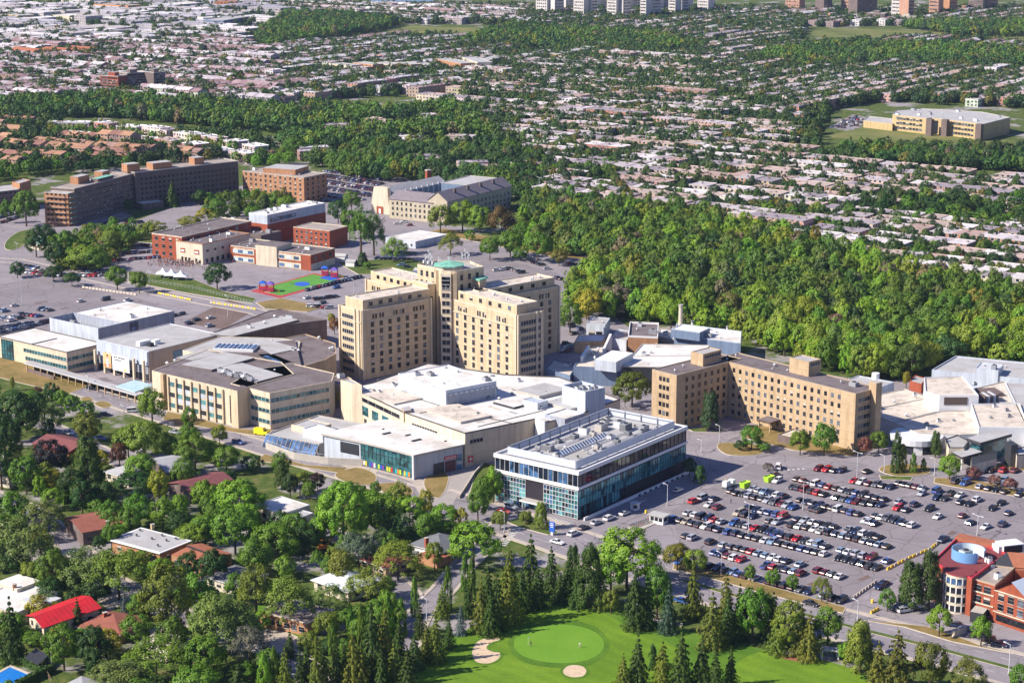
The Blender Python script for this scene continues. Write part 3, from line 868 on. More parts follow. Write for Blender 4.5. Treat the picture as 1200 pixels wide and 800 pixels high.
for k in range(4):
 s = 0.24 + 0.2 * k; x_,y_ = lerp(fa,fb,s)
 t.window(x_,y_,4.3,rot,5.0,3.6,GLASST,True)
 t.window(x_,y_,1.0,rot,2.0,2.0,GLASS,True)
t.bands(fb,px(545,507,13),8.7,1,1,1.2,5,16,GLASS,1.5)
t.bands(px(545,507,13),px(628,490,13),8.6,1,1,1.3,2.0,24,GLASS,1.3)
q = ccw(PP([(627,490),(638,493.5),(644,492),(634,488)],13.3)); b = MB(); b.prism(q,0,13.3,WHITEW,ROOFW); t.part('white_pier',b)
q = rect((640,485),(662,491),(684,483),14); block(t,q,0,14,GREYP,ROOFW,.3,None,'lower_block','lower_roof')
q = rect((662,450.5),(686,459),(706.5,453),20.5); block(t,q,0,20.5,LIGHTP,MIDM,1.2,LIGHTP,'plant_box','plant_box_roof')
for k in range(5):
 p_ = lerp(lerp(q[0],q[1],.3),lerp(q[3],q[2],.7),(k + .5) / 5); rooftop(t,p_[0],p_[1],19.3,1.6,1.4,1.0,rot,WHITEW if k % 2 else MIDM,0)
q = rect((614,468),(630,473),(640,469),15); block(t,q,12.6,15.2,LIGHTP,LIGHTP,.2,None,'roof_box','roof_box_roof')
for a_,b_,c_ in (((496,452),(521,463),(560,455)),((430,450),(455,460),(475,454))):
 q = rect(a_,b_,c_,13.2); bb = MB(); bb.prism(q,12.56,12.9,ROOFL,ROOFW); t.part('roof_section',bb)
q = rect((580,470),(602,477),(618,472),13.4); bb = MB(); bb.prism(q,12.56,13.4,DARKM,ROOFW); t.part('roof_section',bb)
for a_,e_ in (((430,462),(470,452)),((446,470),(500,462)),((470,456),(486,466)),((486,466),(522,477)),((492,484),(585,464)),((560,500),(640,480)),((548,484),(600,496)),((600,456),(668,478)),((424,458),(472,448))):
 A_,B_ = px(*a_,12.6),px(*e_,12.6); m_ = lerp(A_,B_,.5); b = MB(); b.box(*m_,12.555,math.dist(A_,B_),.45,.16,FLASH,math.atan2(B_[1] - A_[1],B_[0] - A_[0])); t.part('roof_joint',b)
gq = random.Random(9)
for k in range(46):
 u_,v_ = gq.uniform(.03,.97),gq.uniform(.04,.96); A_,B_ = lerp(px(414,456,12.6),px(545,505,12.6),u_),lerp(px(560,432,12.6),px(720,465,12.6),u_); p_ = lerp(A_,B_,v_)
 if not inside(p_,inset(E2,2)): continue
 if k < 16: b = MB(); b.box(*p_,12.556,gq.uniform(2,9),gq.uniform(1.5,5),.02 + .002 * k,gq.choice((ROOFL,ROOFP,ROOFP,CONC)),-.85); t.part('roof_patch',b)
 else: rooftop(t,*p_,12.56,gq.uniform(.8,2.0),gq.uniform(.8,1.5),gq.uniform(.5,1.2),-.85,gq.choice((MIDM,LIGHTM,CONC)),gq.choice((0,1,2,1)))
for l_,f_,r_,z_ in (((500,478),(540,494),(575,486),13.5),((432,460),(462,473),(492,465),13.2),((606,456),(632,464),(664,455),14),((640,470),(668,479),(700,469),13.6)):
 q = rect(l_,f_,r_,z_); bb = MB(); bb.prism(q,12.56,z_,CONC,ROOFP if z_ < 13.55 else ROOFL); t.part('roof_section',bb)
for x_,y_ in ((460,464),(474,447),(560,487),(535,488),(538,480),(600,462),(608,447),(640,462),(652,471),(660,478),(585,468)):
 w_ = px(x_,y_,12.6); rooftop(t,*w_,12.56,1.4,1.2,1.1,.6,rnd.choice((MIDM,LIGHTM,DARKM)),rnd.choice((0,1,1)))
t.done()
t = Thing('emergency_entrance','white roofed emergency entrance hall with coloured panels under its glass front','hospital',px(470,540))
EN = ccw([px(*q,9.2) for q in ((376,507.5),(420,516.5),(452,524),(485,533),(545,520),(530,508),(497,494.5),(447,491))])
LN = px(376,507.5,9.2); FN = px(485,533,9.2); RN = px(545,520,9.2); MN = px(420,516.5,9.2)
block(t,inset(EN,0.7),0,8.5,LIGHTP,ROOFW,0.0)
b = MB(); b.prism(EN,8.5,9.2,CONC,ROOFW,True); t.part('roof_canopy',b)
I_ = inset(EN,0.7)
G0,G1 = px(418,517,9.0),px(482,533.2,9.0)
def between(a,b,s): return lerp(a,b,s)
A_,B_ = I_[[i for i in range(len(EN)) if EN[i] == MN][0]],I_[[i for i in range(len(EN)) if EN[i] == FN][0]]
rot = math.atan2(B_[1] - A_[1],B_[0] - A_[0]); L_ = math.hypot(B_[0] - A_[0],B_[1] - A_[1])
n_ = Vector((math.sin(rot),-math.cos(rot)))
b = MB(); m_ = lerp(A_,B_,.5)
b.box(m_[0] + n_.x * .2,m_[1] + n_.y * .2,3.4,L_ - 1.2,0.12,4.7,GLASST,rot)
for k in range(14):
 c_ = lerp(A_,B_,.03 + .94 * k / 13); b.box(c_[0] + n_.x * .32,c_[1] + n_.y * .32,3.4,0.14,0.14,4.7,DARKM,rot)
b.box(m_[0] + n_.x * .32,m_[1] + n_.y * .32,5.9,L_ - 1.2,0.14,0.16,DARKM,rot)
b.box(m_[0] + n_.x * .16,m_[1] + n_.y * .16,.4,L_ - 1.2,.1,3.0,GLASST,rot); t.part('glass_front',b)
cols = [ORANGE,YELLOW,REDP,BLUEPLAS,M('turquoise_paint',(0.04,0.42,0.48),0.5,.05),WHITEW,LIME,YELLOW,M('purple_paint',(0.2,0.06,0.35),.5,.05)]
for k in range(24):
 c_ = lerp(A_,B_,.045 + .91 * k / 23); b = MB()
 if k % 4 == 3: continue
 b.box(c_[0] + n_.x * .24,c_[1] + n_.y * .24,0.6,L_ / 34,0.2,1.6,cols[(k * 5 + k // 3) % len(cols)],rot)
 t.part('coloured_panel',b)
b = MB(); c_ = FN; b.box(c_[0] - 0.2,c_[1] + .5,0,0.8,0.8,9.0,LIGHTM,rot); t.part('corner_column',b)
A_,B_ = I_[[i for i in range(len(EN)) if EN[i] == FN][0]],I_[[i for i in range(len(EN)) if EN[i] == RN][0]]
rot = math.atan2(B_[1] - A_[1],B_[0] - A_[0]); n_ = Vector((math.sin(rot),-math.cos(rot)))
for s,m in ((.50,DARKM),(.74,M('dark_red_door',(0.10,0.02,0.025),.5,.1))):
 c_ = lerp(A_,B_,s); b = MB(); b.box(c_[0] + n_.x * .1,c_[1] + n_.y * .1,0.1,4.6,0.16,4.0,m,rot)
 for k in range(5): b.box(c_[0] + n_.x * .2,c_[1] + n_.y * .2,0.5 + .8 * k,4.6,0.08,0.07,MIDM,rot)
 t.part('garage_door',b)
c_ = lerp(A_,B_,.74); b = MB(); b.box(c_[0] + n_.x * .15,c_[1] + n_.y * .15,4.7,5.6,0.16,1.1,REDP,rot)
for k in range(6): b.box(c_[0] + n_.x * .26 + (k - 2.5) * .8 * math.cos(rot),c_[1] + n_.y * .26 + (k - 2.5) * .8 * math.sin(rot),5.0,.45,0.05,.5,WHITEW,rot)
t.part('red_sign',b)
c_ = lerp(A_,B_,.92); b = MB(); b.box(c_[0] + n_.x * .1,c_[1] + n_.y * .1,.1,2.4,.16,5.5,GLASSB,rot); t.part('door_glass',b)
A_,B_ = I_[[i for i in range(len(EN)) if EN[i] == LN][0]],I_[[i for i in range(len(EN)) if EN[i] == MN][0]]
rot = math.atan2(B_[1] - A_[1],B_[0] - A_[0]); n_ = Vector((math.sin(rot),-math.cos(rot)))
c_ = lerp(A_,B_,.72); b = MB(); b.box(c_[0] + n_.x * .1,c_[1] + n_.y * .1,3.5,8.5,.16,4.0,DARKM,rot); t.part('garage_door',b)
for x_,y_,s_ in ((453,508,3.4),(488,516,4.0),(478,510,2.2),(449,503,.9),(522,517,1.0)):
 w_ = px(x_,y_,9.2); b = MB(); b.box(*w_,9.2,s_,s_ * .3,.35,DARKM,.7); t.part('roof_drain',b)
t.done()
c_ = px(551,541); t = Thing('red_square_sign','red square sign with a white cross on the wall by the ambulance ramp','sign',c_)
A_,B_ = px(545,507,13),px(628,490,13); rot = math.atan2(B_[1] - A_[1],B_[0] - A_[0]); n_ = Vector((math.sin(rot),-math.cos(rot)))
p_ = lerp(A_,B_,.07); b = MB(); b.box(p_[0] + n_.x * .14,p_[1] + n_.y * .14,1.8,2.2,.16,2.2,REDP,rot); t.part('sign_board',b)
b = MB(); b.box(p_[0] + n_.x * .26,p_[1] + n_.y * .26,2.7,1.5,.06,.42,WHITEW,rot); b.box(p_[0] + n_.x * .26,p_[1] + n_.y * .26,2.15,.42,.05,1.5,WHITEW,rot); t.part('cross_mark',b)
t = Thing('service_annex','small grey roofed annex with a sloping blue glazed side by the ramp','annex',px(360,510))
q = rect((330,503),(374,520),(408,494),4.5); block(t,q,0,4.5,CONC,ROOFL,.4,None)
P_,Q_ = q[0],q[1]; rot = math.atan2(Q_[1] - P_[1],Q_[0] - P_[0]); n_ = Vector((math.sin(rot),-math.cos(rot)))
b = MB()
for k in range(12):
 a_,e_ = lerp(P_,Q_,k / 12 + .01),lerp(P_,Q_,(k + 1) / 12 - .01)
 b.face([(a_[0] + n_.x * 3,a_[1] + n_.y * 3,.4),(e_[0] + n_.x * 3,e_[1] + n_.y * 3,.4),(e_[0] + n_.x * .3,e_[1] + n_.y * .3,4.3),(a_[0] + n_.x * .3,a_[1] + n_.y * .3,4.3)],GLASSB)
P2,Q2 = (P_[0] + n_.x * 3.1,P_[1] + n_.y * 3.1),(Q_[0] + n_.x * 3.1,Q_[1] + n_.y * 3.1)
for k in range(13):
 a_ = lerp(P_,Q_,k / 12); b.tube((a_[0] + n_.x * 3.05,a_[1] + n_.y * 3.05,.4),(a_[0] + n_.x * .3,a_[1] + n_.y * .3,4.4),.12,LIGHTM,4)
t.part('sloping_glazing',b)
q2 = rect((350,492),(368,500),(380,492),7.5); block(t,q2,0,6.5,BEIGE2,ROOFL,.3,None,'stair_head','stair_head_roof')
q2 = rect((364,498),(378,506),(388,500),8); block(t,q2,0,7.5,LIGHTM,WHITEW,.3,None,'air_duct','duct_top')
t.done()
t = Thing('ramp_wall','grey curved retaining wall with a rail along the ambulance ramp','wall',px(400,545))
ln = PP([(312,526),(345,538),(385,544),(425,546),(455,541),(478,537)]); L,R = strip(ln,.5)
b = MB(); b2 = MB()
for i in range(len(ln) - 1):
 b.prism([tuple(R[i]),tuple(R[i + 1]),tuple(L[i + 1]),tuple(L[i])],0,2.6,CONC)
 b2.tube((*ln[i],3.5),(*ln[i + 1],3.5),.06,LIGHTM,4)
 for k in range(4): q = lerp(ln[i],ln[i + 1],k / 4); b2.tube((*q,2.6),(*q,3.5),.05,LIGHTM,4)
t.part('wall',b); t.part('railing',b2)
road('ramp',PP([(318,514),(350,526),(390,533),(430,534),(462,532)]),5.5,0.12,ROADM)
road('ramp',PP([(545,541),(541,556),(530,570),(520,583),(512,598)]),8.5,0.10,M('pale_ramp_concrete',(0.34,0.31,0.29),.9,.1,.3))
t = Thing('ramp_kerb_wall','low pale concrete wall curving beside the ramp to the ambulance doors','wall',px(530,580))
ln = PP([(566,545),(556,556),(546,572),(538,584)]); L,R = strip(ln,.4); b = MB()
for i in range(len(ln) - 1): b.prism([tuple(R[i]),tuple(R[i + 1]),tuple(L[i + 1]),tuple(L[i])],0,1.1,KERB)
t.part('wall',b)
road('path',PP([(405,548),(440,549),(470,556),(490,564),(500,580)]),4.5,0.11,WALKM)
road('path',PP([(440,549),(432,560),(446,570),(490,590)]),3.0,0.115,WALKM)
# ------------------------------------------------------------------ glass fronted office building
t = Thing('glass_office','glass fronted office building with white bands and plant screened on its roof','office building',px(690,570))
GZ = 16.9
GO = rect((579,530.5),(678,552.5),(804.5,498.5),GZ)
A0,A1,A2,A3 = GO
core = inset(GO,0.5)
DG = M('recess_shade_paint',(0.03,0.025,0.035),.6,.2)  # near-black paint stands for the shade inside the recesses
b = MB(); b.prism(core,0,GZ - 1.4,DG,DG); t.part('core_wall',b)
def ring(z0,z1,d,mat):
 q = inset(GO,d); b = MB(); b.prism(q,z0,z1,mat,mat,True); return b
r_ = MB(); q = inset(GO,0.6); r_.sides(GO,GZ - 1.35,GZ,WHITEW)
for i in range(4):
 j = (i + 1) % 4
 r_.face([(*GO[i],GZ),(*GO[j],GZ),(*q[j],GZ),(*q[i],GZ)],WHITEW); r_.face([(*q[j],GZ - .8),(*q[i],GZ - .8),(*q[i],GZ),(*q[j],GZ)],WHITEW)
r_.face([(*p_,GZ - 1.35) for p_ in GO[::-1]],WHITEW)
t.part('parapet_band',r_)
b = MB(); b.top(q,GZ - .8,ROOFL); t.part('roof',b)
t.part('middle_band',ring(10.35,11.35,0.0,WHITEW))
def panes(P,Q,z0,z1,n,mats,off,name,mul=WHITEW,rows=1,seed=1,skip=()):
 r = random.Random(seed); rot = math.atan2(Q[1] - P[1],Q[0] - P[0]); nx,ny = math.sin(rot),-math.cos(rot)
 L = math.hypot(Q[0] - P[0],Q[1] - P[1]); b = MB(); w = L / n; hh = (z1 - z0) / rows
 for i in range(n):
  for k in range(rows):
   if (i,k) in skip: continue
   c = lerp(P,Q,(i + .5) / n); b.box(c[0] + nx * off,c[1] + ny * off,z0 + k * hh,w * .96,.08,hh * .98,r.choice(mats),rot)
 o = t.part(name,b)
 g = MB()
 for i in range(n + 1):
  if any((i,k) in skip for k in range(rows)) and any((i - 1,k) in skip for k in range(rows)): continue
  c = lerp(P,Q,i / n); g.box(c[0] + nx * (off + .1),c[1] + ny * (off + .1),z0,.1,.14,z1 - z0,mul,rot)
 segs = [(0.0,1.0)]
 if skip: segs = [(0,min(i for i,_ in skip) / n),((max(i for i,_ in skip) + 1) / n,1.0)]
 for k in range(rows + 1):
  for s0,s1 in segs:
   c = lerp(P,Q,(s0 + s1) / 2); g.box(c[0] + nx * (off + .1),c[1] + ny * (off + .1),z0 + (z1 - z0) * k / rows - .07,L * (s1 - s0),.13,.1,mul,rot)
 t.part('mullion_grid',g,o)
dkb = glassmat('dark_blue_glass',(0.012,0.018,0.035),0.06,0,.8,.4,.5)
C0,C1,C2,C3 = core
panes(C0,C1,11.4,15.5,17,[dkb,dkb,GLASSB,GLASSB,GLASS],.06,'window_strip')
panes(C1,C2,11.4,15.5,26,[dkb,dkb,GLASS,dkb],.06,'window_strip',DARKM,1,2)
sk = {(i,k) for i in range(10,16) for k in range(2,6)}
panes(C0,C1,0.4,9.85,27,[GLASST,GLASSG,GLASSG,GLASST,dkb,GLASSB],.06,'curtain_wall',WHITEW,6,3,sk)
c_ = lerp(C0,C1,.5); rot = math.atan2(C1[1] - C0[1],C1[0] - C0[0]); n_ = Vector((math.sin(rot),-math.cos(rot)))
b = MB(); b.box(c_[0] + n_.x * 1.5,c_[1] + n_.y * 1.5,3.2,9,4.0,.5,WHITEW,rot,CONC); t.part('entrance_canopy',b)
b = MB()
for k in (-3.5,3.5): b.cyl(c_[0] + n_.x * 3 + math.cos(rot) * k,c_[1] + n_.y * 3 + math.sin(rot) * k,0,3.2,.18,.18,8,LIGHTM)
t.part('canopy_column',b)
panes(C1,C2,4.4,9.85,40,[GLASSG,GLASSG,GLASST],.06,'green_glazing',M('dark_green_frame',(0.02,0.08,0.08),.4,.1),2,4)
panes(C1,lerp(C1,C2,.42),0.6,4.3,17,[GLASSG,dkb,GLASST],.06,'lower_glazing',DARKM,1,5)
b = MB(); rot = math.atan2(C2[1] - C1[1],C2[0] - C1[0]); n_ = Vector((math.sin(rot),-math.cos(rot))); L_ = math.hypot(C2[0] - C1[0],C2[1] - C1[1])
m_ = lerp(C1,C2,.5); b.box(m_[0] + n_.x * 2.2,m_[1] + n_.y * 2.2,0,L_ - 1,.4,1.1,WHITEW,rot); t.part('plinth_wall',b)
for k in range(9):
 m_ = lerp(C1,C2,.5 + .052 * k); b = MB(); b.box(m_[0] + n_.x * 2.5,m_[1] + n_.y * 2.5,0,.9,.5,.7,dkb,rot); t.part('plinth_vent',b)
SC = inset(GO,3.4)
LP2 = M('screen_panel',(0.52,0.56,0.64),.5,.06)
b = MB(); zs = GZ - .8
q = inset(SC,.18)
for i in range(4):
 j = (i + 1) % 4
 b.sides([SC[i],SC[j]],zs + .35,zs + 3.0,LP2) if False else None
 P_,Q_ = SC[i],SC[j]; rot = math.atan2(Q_[1] - P_[1],Q_[0] - P_[0]); m_ = lerp(P_,Q_,.5)
 b.box(*m_,zs + .35,math.hypot(Q_[0] - P_[0],Q_[1] - P_[1]) - .3,.16,2.6,LP2,rot)
scr = t.part('plant_screen',b)
g = MB()
for i in range(4):
 P_,Q_ = SC[i],SC[(i + 1) % 4]; L_ = math.hypot(Q_[0] - P_[0],Q_[1] - P_[1]); k = int(L_ / 6)
 rot = math.atan2(Q_[1] - P_[1],Q_[0] - P_[0])
 for s in range(k + 1):
  c_ = lerp(P_,Q_,s / k); c2 = lerp(c_,centroid(SC),.012); g.box(*c2,zs,.3,.3,2.8,MIDM,rot)
 m_ = lerp(lerp(P_,Q_,.5),centroid(SC),.012); g.box(*m_,zs + 2.3,L_,.2,.2,MIDM,rot)
t.part('screen_frame',g,scr)
def deck(u,v):
 a_ = lerp(SC[0],SC[1],u); b_ = lerp(SC[3],SC[2],u); return lerp(a_,b_,v)
rot = math.atan2(SC[2][1] - SC[1][1],SC[2][0] - SC[1][0])
b = MB(); P_,Q_ = deck(.52,.14),deck(.50,.62); n_ = Vector((math.sin(rot),-math.cos(rot))); L_ = math.hypot(Q_[0] - P_[0],Q_[1] - P_[1])
m_ = lerp(P_,Q_,.5); b.box(*m_,zs,L_,3.4,.5,WHITEW,rot)
for k in range(18):
 a_,e_ = lerp(P_,Q_,(k + .12) / 18),lerp(P_,Q_,(k + .62) / 18)
 for sg in (1,-1):
  pts = [(a_[0] + n_.x * 1.6 * sg,a_[1] + n_.y * 1.6 * sg,zs + .52),(e_[0] + n_.x * 1.6 * sg,e_[1] + n_.y * 1.6 * sg,zs + .52),(*e_,zs + 1.7),(*a_,zs + 1.7)]
  b.face(pts if sg > 0 else pts[::-1],GLASSB)
 a_,e_ = lerp(P_,Q_,(k + .62) / 18),lerp(P_,Q_,(k + 1.12) / 18)
 for sg in (1,-1):
  pts = [(a_[0] + n_.x * 1.62 * sg,a_[1] + n_.y * 1.62 * sg,zs + .53),(e_[0] + n_.x * 1.62 * sg,e_[1] + n_.y * 1.62 * sg,zs + .53),(*e_,zs + 1.75),(*a_,zs + 1.75)]
  b.face(pts if sg > 0 else pts[::-1],WHITEW)
t.part('skylight',b)
rg = random.Random(11)
for u,v,sx,sy,sz in ((.28,.20,6,3,2.6),(.30,.10,4,2.4,1.6),(.20,.36,3,2,1.6),(.66,.05,3,3,1.8),(.60,.09,2,2,2.4),(.78,.07,2.4,2,1.4),(.25,.48,4,3,2.0),(.22,.60,5,3.4,2.8),
       (.30,.72,6,4,3.0),(.20,.82,4,3,2.2),(.40,.84,5,4,2.8),(.55,.80,6,3.5,3.2),(.70,.72,3,3,2.0),(.62,.60,4,2.5,1.8),(.78,.55,3,2.6,1.7),(.72,.40,4,2.2,1.9),
       (.82,.30,2.4,2,1.3),(.35,.60,3,2,1.6),(.14,.20,3,1.6,1.3),(.75,.85,5,3,2.6),(.12,.9,3,2,1.6),(.88,.9,3,2,1.6)):
 c_ = deck(u,v); rooftop(t,*c_,zs,sx * .72,sy * .72,sz * .75,rot + rg.choice((0,math.pi / 2)),rg.choice((CONC,LIGHTM,MIDM,GREYS)),0)
for _ in range(34):
 c_ = deck(rg.uniform(.1,.9),rg.uniform(.05,.95)); rooftop(t,*c_,zs,rg.uniform(.8,1.3),1,rg.uniform(.8,1.6),0,rg.choice((LIGHTM,DARKM,MIDM)),rg.choice((1,2)))
for k in range(5):
 a_,e_ = deck(.18 + .15 * k,.1 + .07 * k),deck(.18 + .15 * k,.5 + .09 * k); b = MB(); b.tube((*a_,zs + .5),(*e_,zs + .5),.22,LIGHTM,6); t.part('roof_duct',b)
t.done()
# ------------------------------------------------------------------ six storey buff brick pavilion, L-shaped
t = Thing('brick_pavilion','six storey buff brick L-shaped pavilion with brown roofs and square windows','hospital',px(880,490))
RZ = 22.0
wA = rect((766,432),(793,439.5),(864,418.5),RZ)
wB = rect((855,416),(1003,461),(1027,452.5),RZ)
for w,nm in ((wA,'wing'),(wB,'long_wing')): block(t,w,0,RZ,BUFF,ROOFB,.35,M('tan_coping',(.42,.33,.24),.8,.1),nm,nm + '_roof')
t.grid(wB[0],wB[1],1.6,3.35,6,18,1.3,1.7,5.5,6.0,limit=84)
t.grid(wA[1],wA[2],1.6,3.35,6,9,1.4,1.75,4.0,1.5,limit=100)
t.grid(wA[0],wA[1],1.6,3.35,6,3,1.4,1.75,3.5,3.5,limit=100)
t.bands(wB[1],wB[2],4.8,3.35,5,1.5,1.6,1.2,GLASS,1.4)
for l_,f_,r_,z in (((811,411.5),(824,415),(843,409),26.5),((928,418),(948,424),(960,420),27.5)):
 q = rect(l_,f_,r_,z); block(t,q,RZ - .35,z,BUFF,ROOFL,.3,None,'penthouse','penthouse_roof')
 t.bands(q[1],q[2],z - 1.9,1,1,1.0,.8,.8,DARKM,1.2)
scatter_roof(t,wB,RZ - .35,9,21,.2); scatter_roof(t,wA,RZ - .35,4,22,.2)
q = rect((1022,449),(1027,452),(1031,450),24); b = MB(); b.prism(q,0,25,BUFF,CONC); t.part('chimney',b)
q = rect((888,491),(903,495),(915,490),4.5)
b = MB(); b.prism(q,3.9,4.5,M('dark_brown_canopy',(.10,.06,.05),.7,.1),ROOFB,True); t.part('entrance_canopy',b)
b = MB()
for c_ in inset(q,.6): b.cyl(*c_,0,3.9,.3,.3,8,BUFF)
t.part('canopy_column',b)
q = rect((914,508),(926,512),(938,504),3.2); block(t,q,0,3.2,BRICKD,ROOFP,.3,None,'porch','porch_roof')
t.done()
t = Thing('corner_annex','pale grey one storey annex with a round vent behind the buff brick wing','annex',px(1030,455))
q = rect((995,447),(1030,457),(1040,449),6); block(t,q,0,7,LIGHTP,ROOFL,.3,None)
c_ = px(1026,443,7); b = MB(); b.cyl(*c_,6.6,9.2,1.6,1.6,12,WHITEW); t.part('roof_vent',b)
t.done()
# ------------------------------------------------------------------ works and boiler buildings behind
def simple(name,label,cat,corners,z,wall,roof,par=.5,parmat=None,vents=3,seed=1,z0=0,wins=None,group=None,sq=True):
 q = (rect if sq else para)(*corners,z); c = centroid(q)
 t = Thing(name,label,cat,c,0,group)
 block(t,q,z0,z,wall,roof,par,parmat)
 if vents: scatter_roof(t,q,z - par,vents,seed)
 if wins:
  for (i,j,z0_,dz,rows,cols,w,h) in wins: t.grid(q[i],q[j],z0_,dz,rows,cols,w,h,1,1,limit=60)
 return t,q
t,q = simple('works_building','small pale green roofed works building at the edge of the woods','works building',((687,379.5),(709,381.5),(715,372.5)),7,LIGHTP,ROOFL,.2,wins=((0,1,1,3,1,2,3,3),),vents=1,sq=False); t.done()
t,q = simple('works_building','flat white roofed shed in front of the pale green works building','shed',((673,400.5),(707,399.5),(711,391.5)),5,BUFF,ROOFW,.2,vents=0,sq=False); t.done()
t,q = simple('works_building','tan brick works building with a brown roof inside a white parapet','works building',((736,393),(771,394.5),(772,378)),10,BRICKO,ROOFB,.8,WHITEW,3,3,sq=False); t.done()
t,q = simple('kitchen_block','wide flat white roofed block behind the buff brick pavilion','hospital',((729,429),(812,430.5),(832,404)),9,DARKM,ROOFW,.3,CONC,5,4,sq=False)
b = MB(); b.box(*lerp(q[0],q[2],.5),8.72,32,.7,.14,CONC,.05); t.part('roof_joint',b); t.done()
t,q = simple('boiler_house','blue grey clad boiler house with white roof decks below the woods','boiler house',((790,391.5),(868,401.5),(869,388)),9,BLUEP,ROOFW,.4,LIGHTP,8,6,sq=False)
q2 = rect((791,386),(820,392),(826,386),11); block(t,q2,8,12,BLUEP,ROOFW,.3,LIGHTP,'upper_block','upper_roof'); t.done()
c_ = px(797,402); t = Thing('chimney_stack','tall cream brick chimney stack of the boiler house','chimney',c_)
b = MB(); b.cyl(*c_,0,17.5,1.15,.9,14,CREAM,True); t.part('shaft',b); b = MB(); b.cyl(*c_,17.0,17.9,1.05,1.05,14,CONC,True); t.part('rim',b)
for x_,yb,yt,r_,lab in ((811,400,377,.5,'short white steel flue beside the cream chimney stack'),(852,400,383,.45,'slim white vent pipe beyond the blue grey boiler house')):
 c_ = px(x_,yb); h_ = hgt(x_,yb,yt); t = Thing('flue_pipe',lab,'flue',c_); b = MB(); b.cyl(*c_,0,h_,r_,r_,8,WHITEW); t.part('pipe',b); b = MB(); b.cyl(*c_,h_,h_ + .5,r_ * 1.4,r_ * 1.4,8,MIDM); t.part('cap',b)
t = Thing('chapel_like_block','angular blue sided block with a pale sloping roof and white plant box','hospital',px(695,445))
q = ccw(PP([(672,429),(723,431),(723,425),(709,405),(688,408),(680,418)],8)); block(t,q,0,8,BLUEP,ROOFP,.4,BLUEP)  # blue-lit look of these walls is put into their colour
q = rect((703,419),(722,424),(724,412),12); b = MB(); b.prism(q,7.5,12,LIGHTP,WHITEW); t.part('plant_box',b)
b = MB(); a_,e_ = px(709,408,11),px(716,391,11)
b.prism(ccw([px(706,409,11),px(709,408,11),px(717,391,11),px(714,391,11)]),0,11,LIGHTP,WHITEW); t.part('fin_wall',b)
b = MB(); b.prism(ccw([px(680,418,10),px(683,418,10),px(691,405,10),px(688,405,10)]),0,10,LIGHTP,WHITEW); t.part('fin_wall',b)
for x_,y_ in ((693,415),(701,412),(697,422)): rooftop(t,*px(x_,y_,8),7.6,1,1,2.4,0,WHITEW,1)
t.done()
t,q = simple('plant_shed','low pale shed with many grey ducts between the works buildings','shed',((716,396),(734,399),(742,388)),5,LIGHTP,ROOFL,.2,vents=5,seed=8,sq=False); t.done()
t,q = simple('plant_shed','low white shed beside the cream chimney stack','shed',((771,394),(790,397),(792,388)),5,CONC,ROOFW,.2,vents=3,seed=9,sq=False); t.done()
t,q = simple('garage_annex','low beige annex under the end wall of the blue shadowed wing','annex',((640,432),(668,440),(676,428)),5,BLUEP,ROOFP,.4,vents=2,seed=10,sq=False); t.done()  # wall blue is painted shade, the annex itself is beige
# ------------------------------------------------------------------ long-stay centre with white roofs at the right
t = Thing('care_centre','sprawling low care centre with stepped white roofs beside the woods','care centre',px(1110,490))
def slab(pts,z,wall,roof,par=.35,pm=None,nm='wall',rn='roof',z0=0):
 q = ccw(PP(pts,z)); return block(t,q,z0,z,wall,roof,par,pm,nm,rn) + (q,)
LW_ = M('white_cladding',(.66,.67,.70),.6,.06)
slab([(1028,462),(1060,455),(1083,464),(1083,470),(1032,476.5)],5.2,LW_,ROOFP,.3,CONC)
slab([(1030,488),(1033,477),(1084,466),(1101,481),(1047,494.5)],5.6,LW_,ROOFP,.3,CONC)
slab([(1047,495),(1101,481.5),(1140,480),(1148,508),(1125,509),(1076,507)],6.0,LW_,ROOFP,.3,CONC)
_,_,q1 = slab([(1083,442),(1128,440),(1147,463),(1101,463),(1084,458)],12,LW_,ROOFP,.5,LW_,'upper_hall','upper_roof')
_,_,q2 = slab([(1138,473),(1195,472),(1206,501),(1147,500)],9,LW_,ROOFP,.5,LW_,'side_hall','side_roof')
_,_,q3 = slab([(1141,455),(1178,446),(1210,462),(1195,472),(1150,470)],7,LW_,ROOFP,.3,CONC,'rear_hall','rear_roof')
slab([(1178,448),(1230,448),(1250,500),(1203,500)],8.5,GREYP,ROOFL,.4,LW_,'rear_hall','rear_roof')
slab([(1200,495),(1260,495),(1260,520),(1203,516)],7,LW_,ROOFL,.4,LW_,'side_hall','side_roof')
b = MB(); fa,fb = px(1101,463,12),px(1147,463,12); m_ = lerp(fa,fb,.42); b.box(m_[0],m_[1] - .1,8.2,9,.2,3.0,M('brown_panel',(.09,.065,.06),.6,.1)); t.part('louvre_panel',b)
for k in range(5):
 c_ = px(1152 + 3.4 * k,459 - .6 * k,11); b = MB(); b.box(*c_,6.5,1.0,6,3.4,LIGHTM if k % 2 else BRICKD,.2); t.part('rooftop_unit',b)
b = MB(); c_ = px(1160,455,9); b.box(*c_,6.5,8,9,1.6,BRICKD,.2); t.part('plant_base',b)
for x_,y_,k in ((1048,470,1),(1072,463,0),(1062,486,1),(1086,497,0),(1088,502,0),(1100,493,0),(1117,492,1),(1165,484,0),(1179,489,0),(1182,496,0),(1160,497,1),(1115,447,0),(1142,458,0),(1114,460,1)):
 rooftop(t,*px(x_,y_,6),5.6 if x_ < 1130 else 8.4,1.5,1.2,1.0,.3,rnd.choice((MIDM,LIGHTM)),k)
q = px(1079,522,3.5); b = MB(); b.cyl(q[0],q[1] + 8,3.4,5.6,9.5,9.8,28,LW_,True); t.part('round_fascia',b)
b = MB(); b.cyl(q[0],q[1] + 8,0,3.4,8.6,8.6,28,GLASS,False); t.part('round_glazing',b)
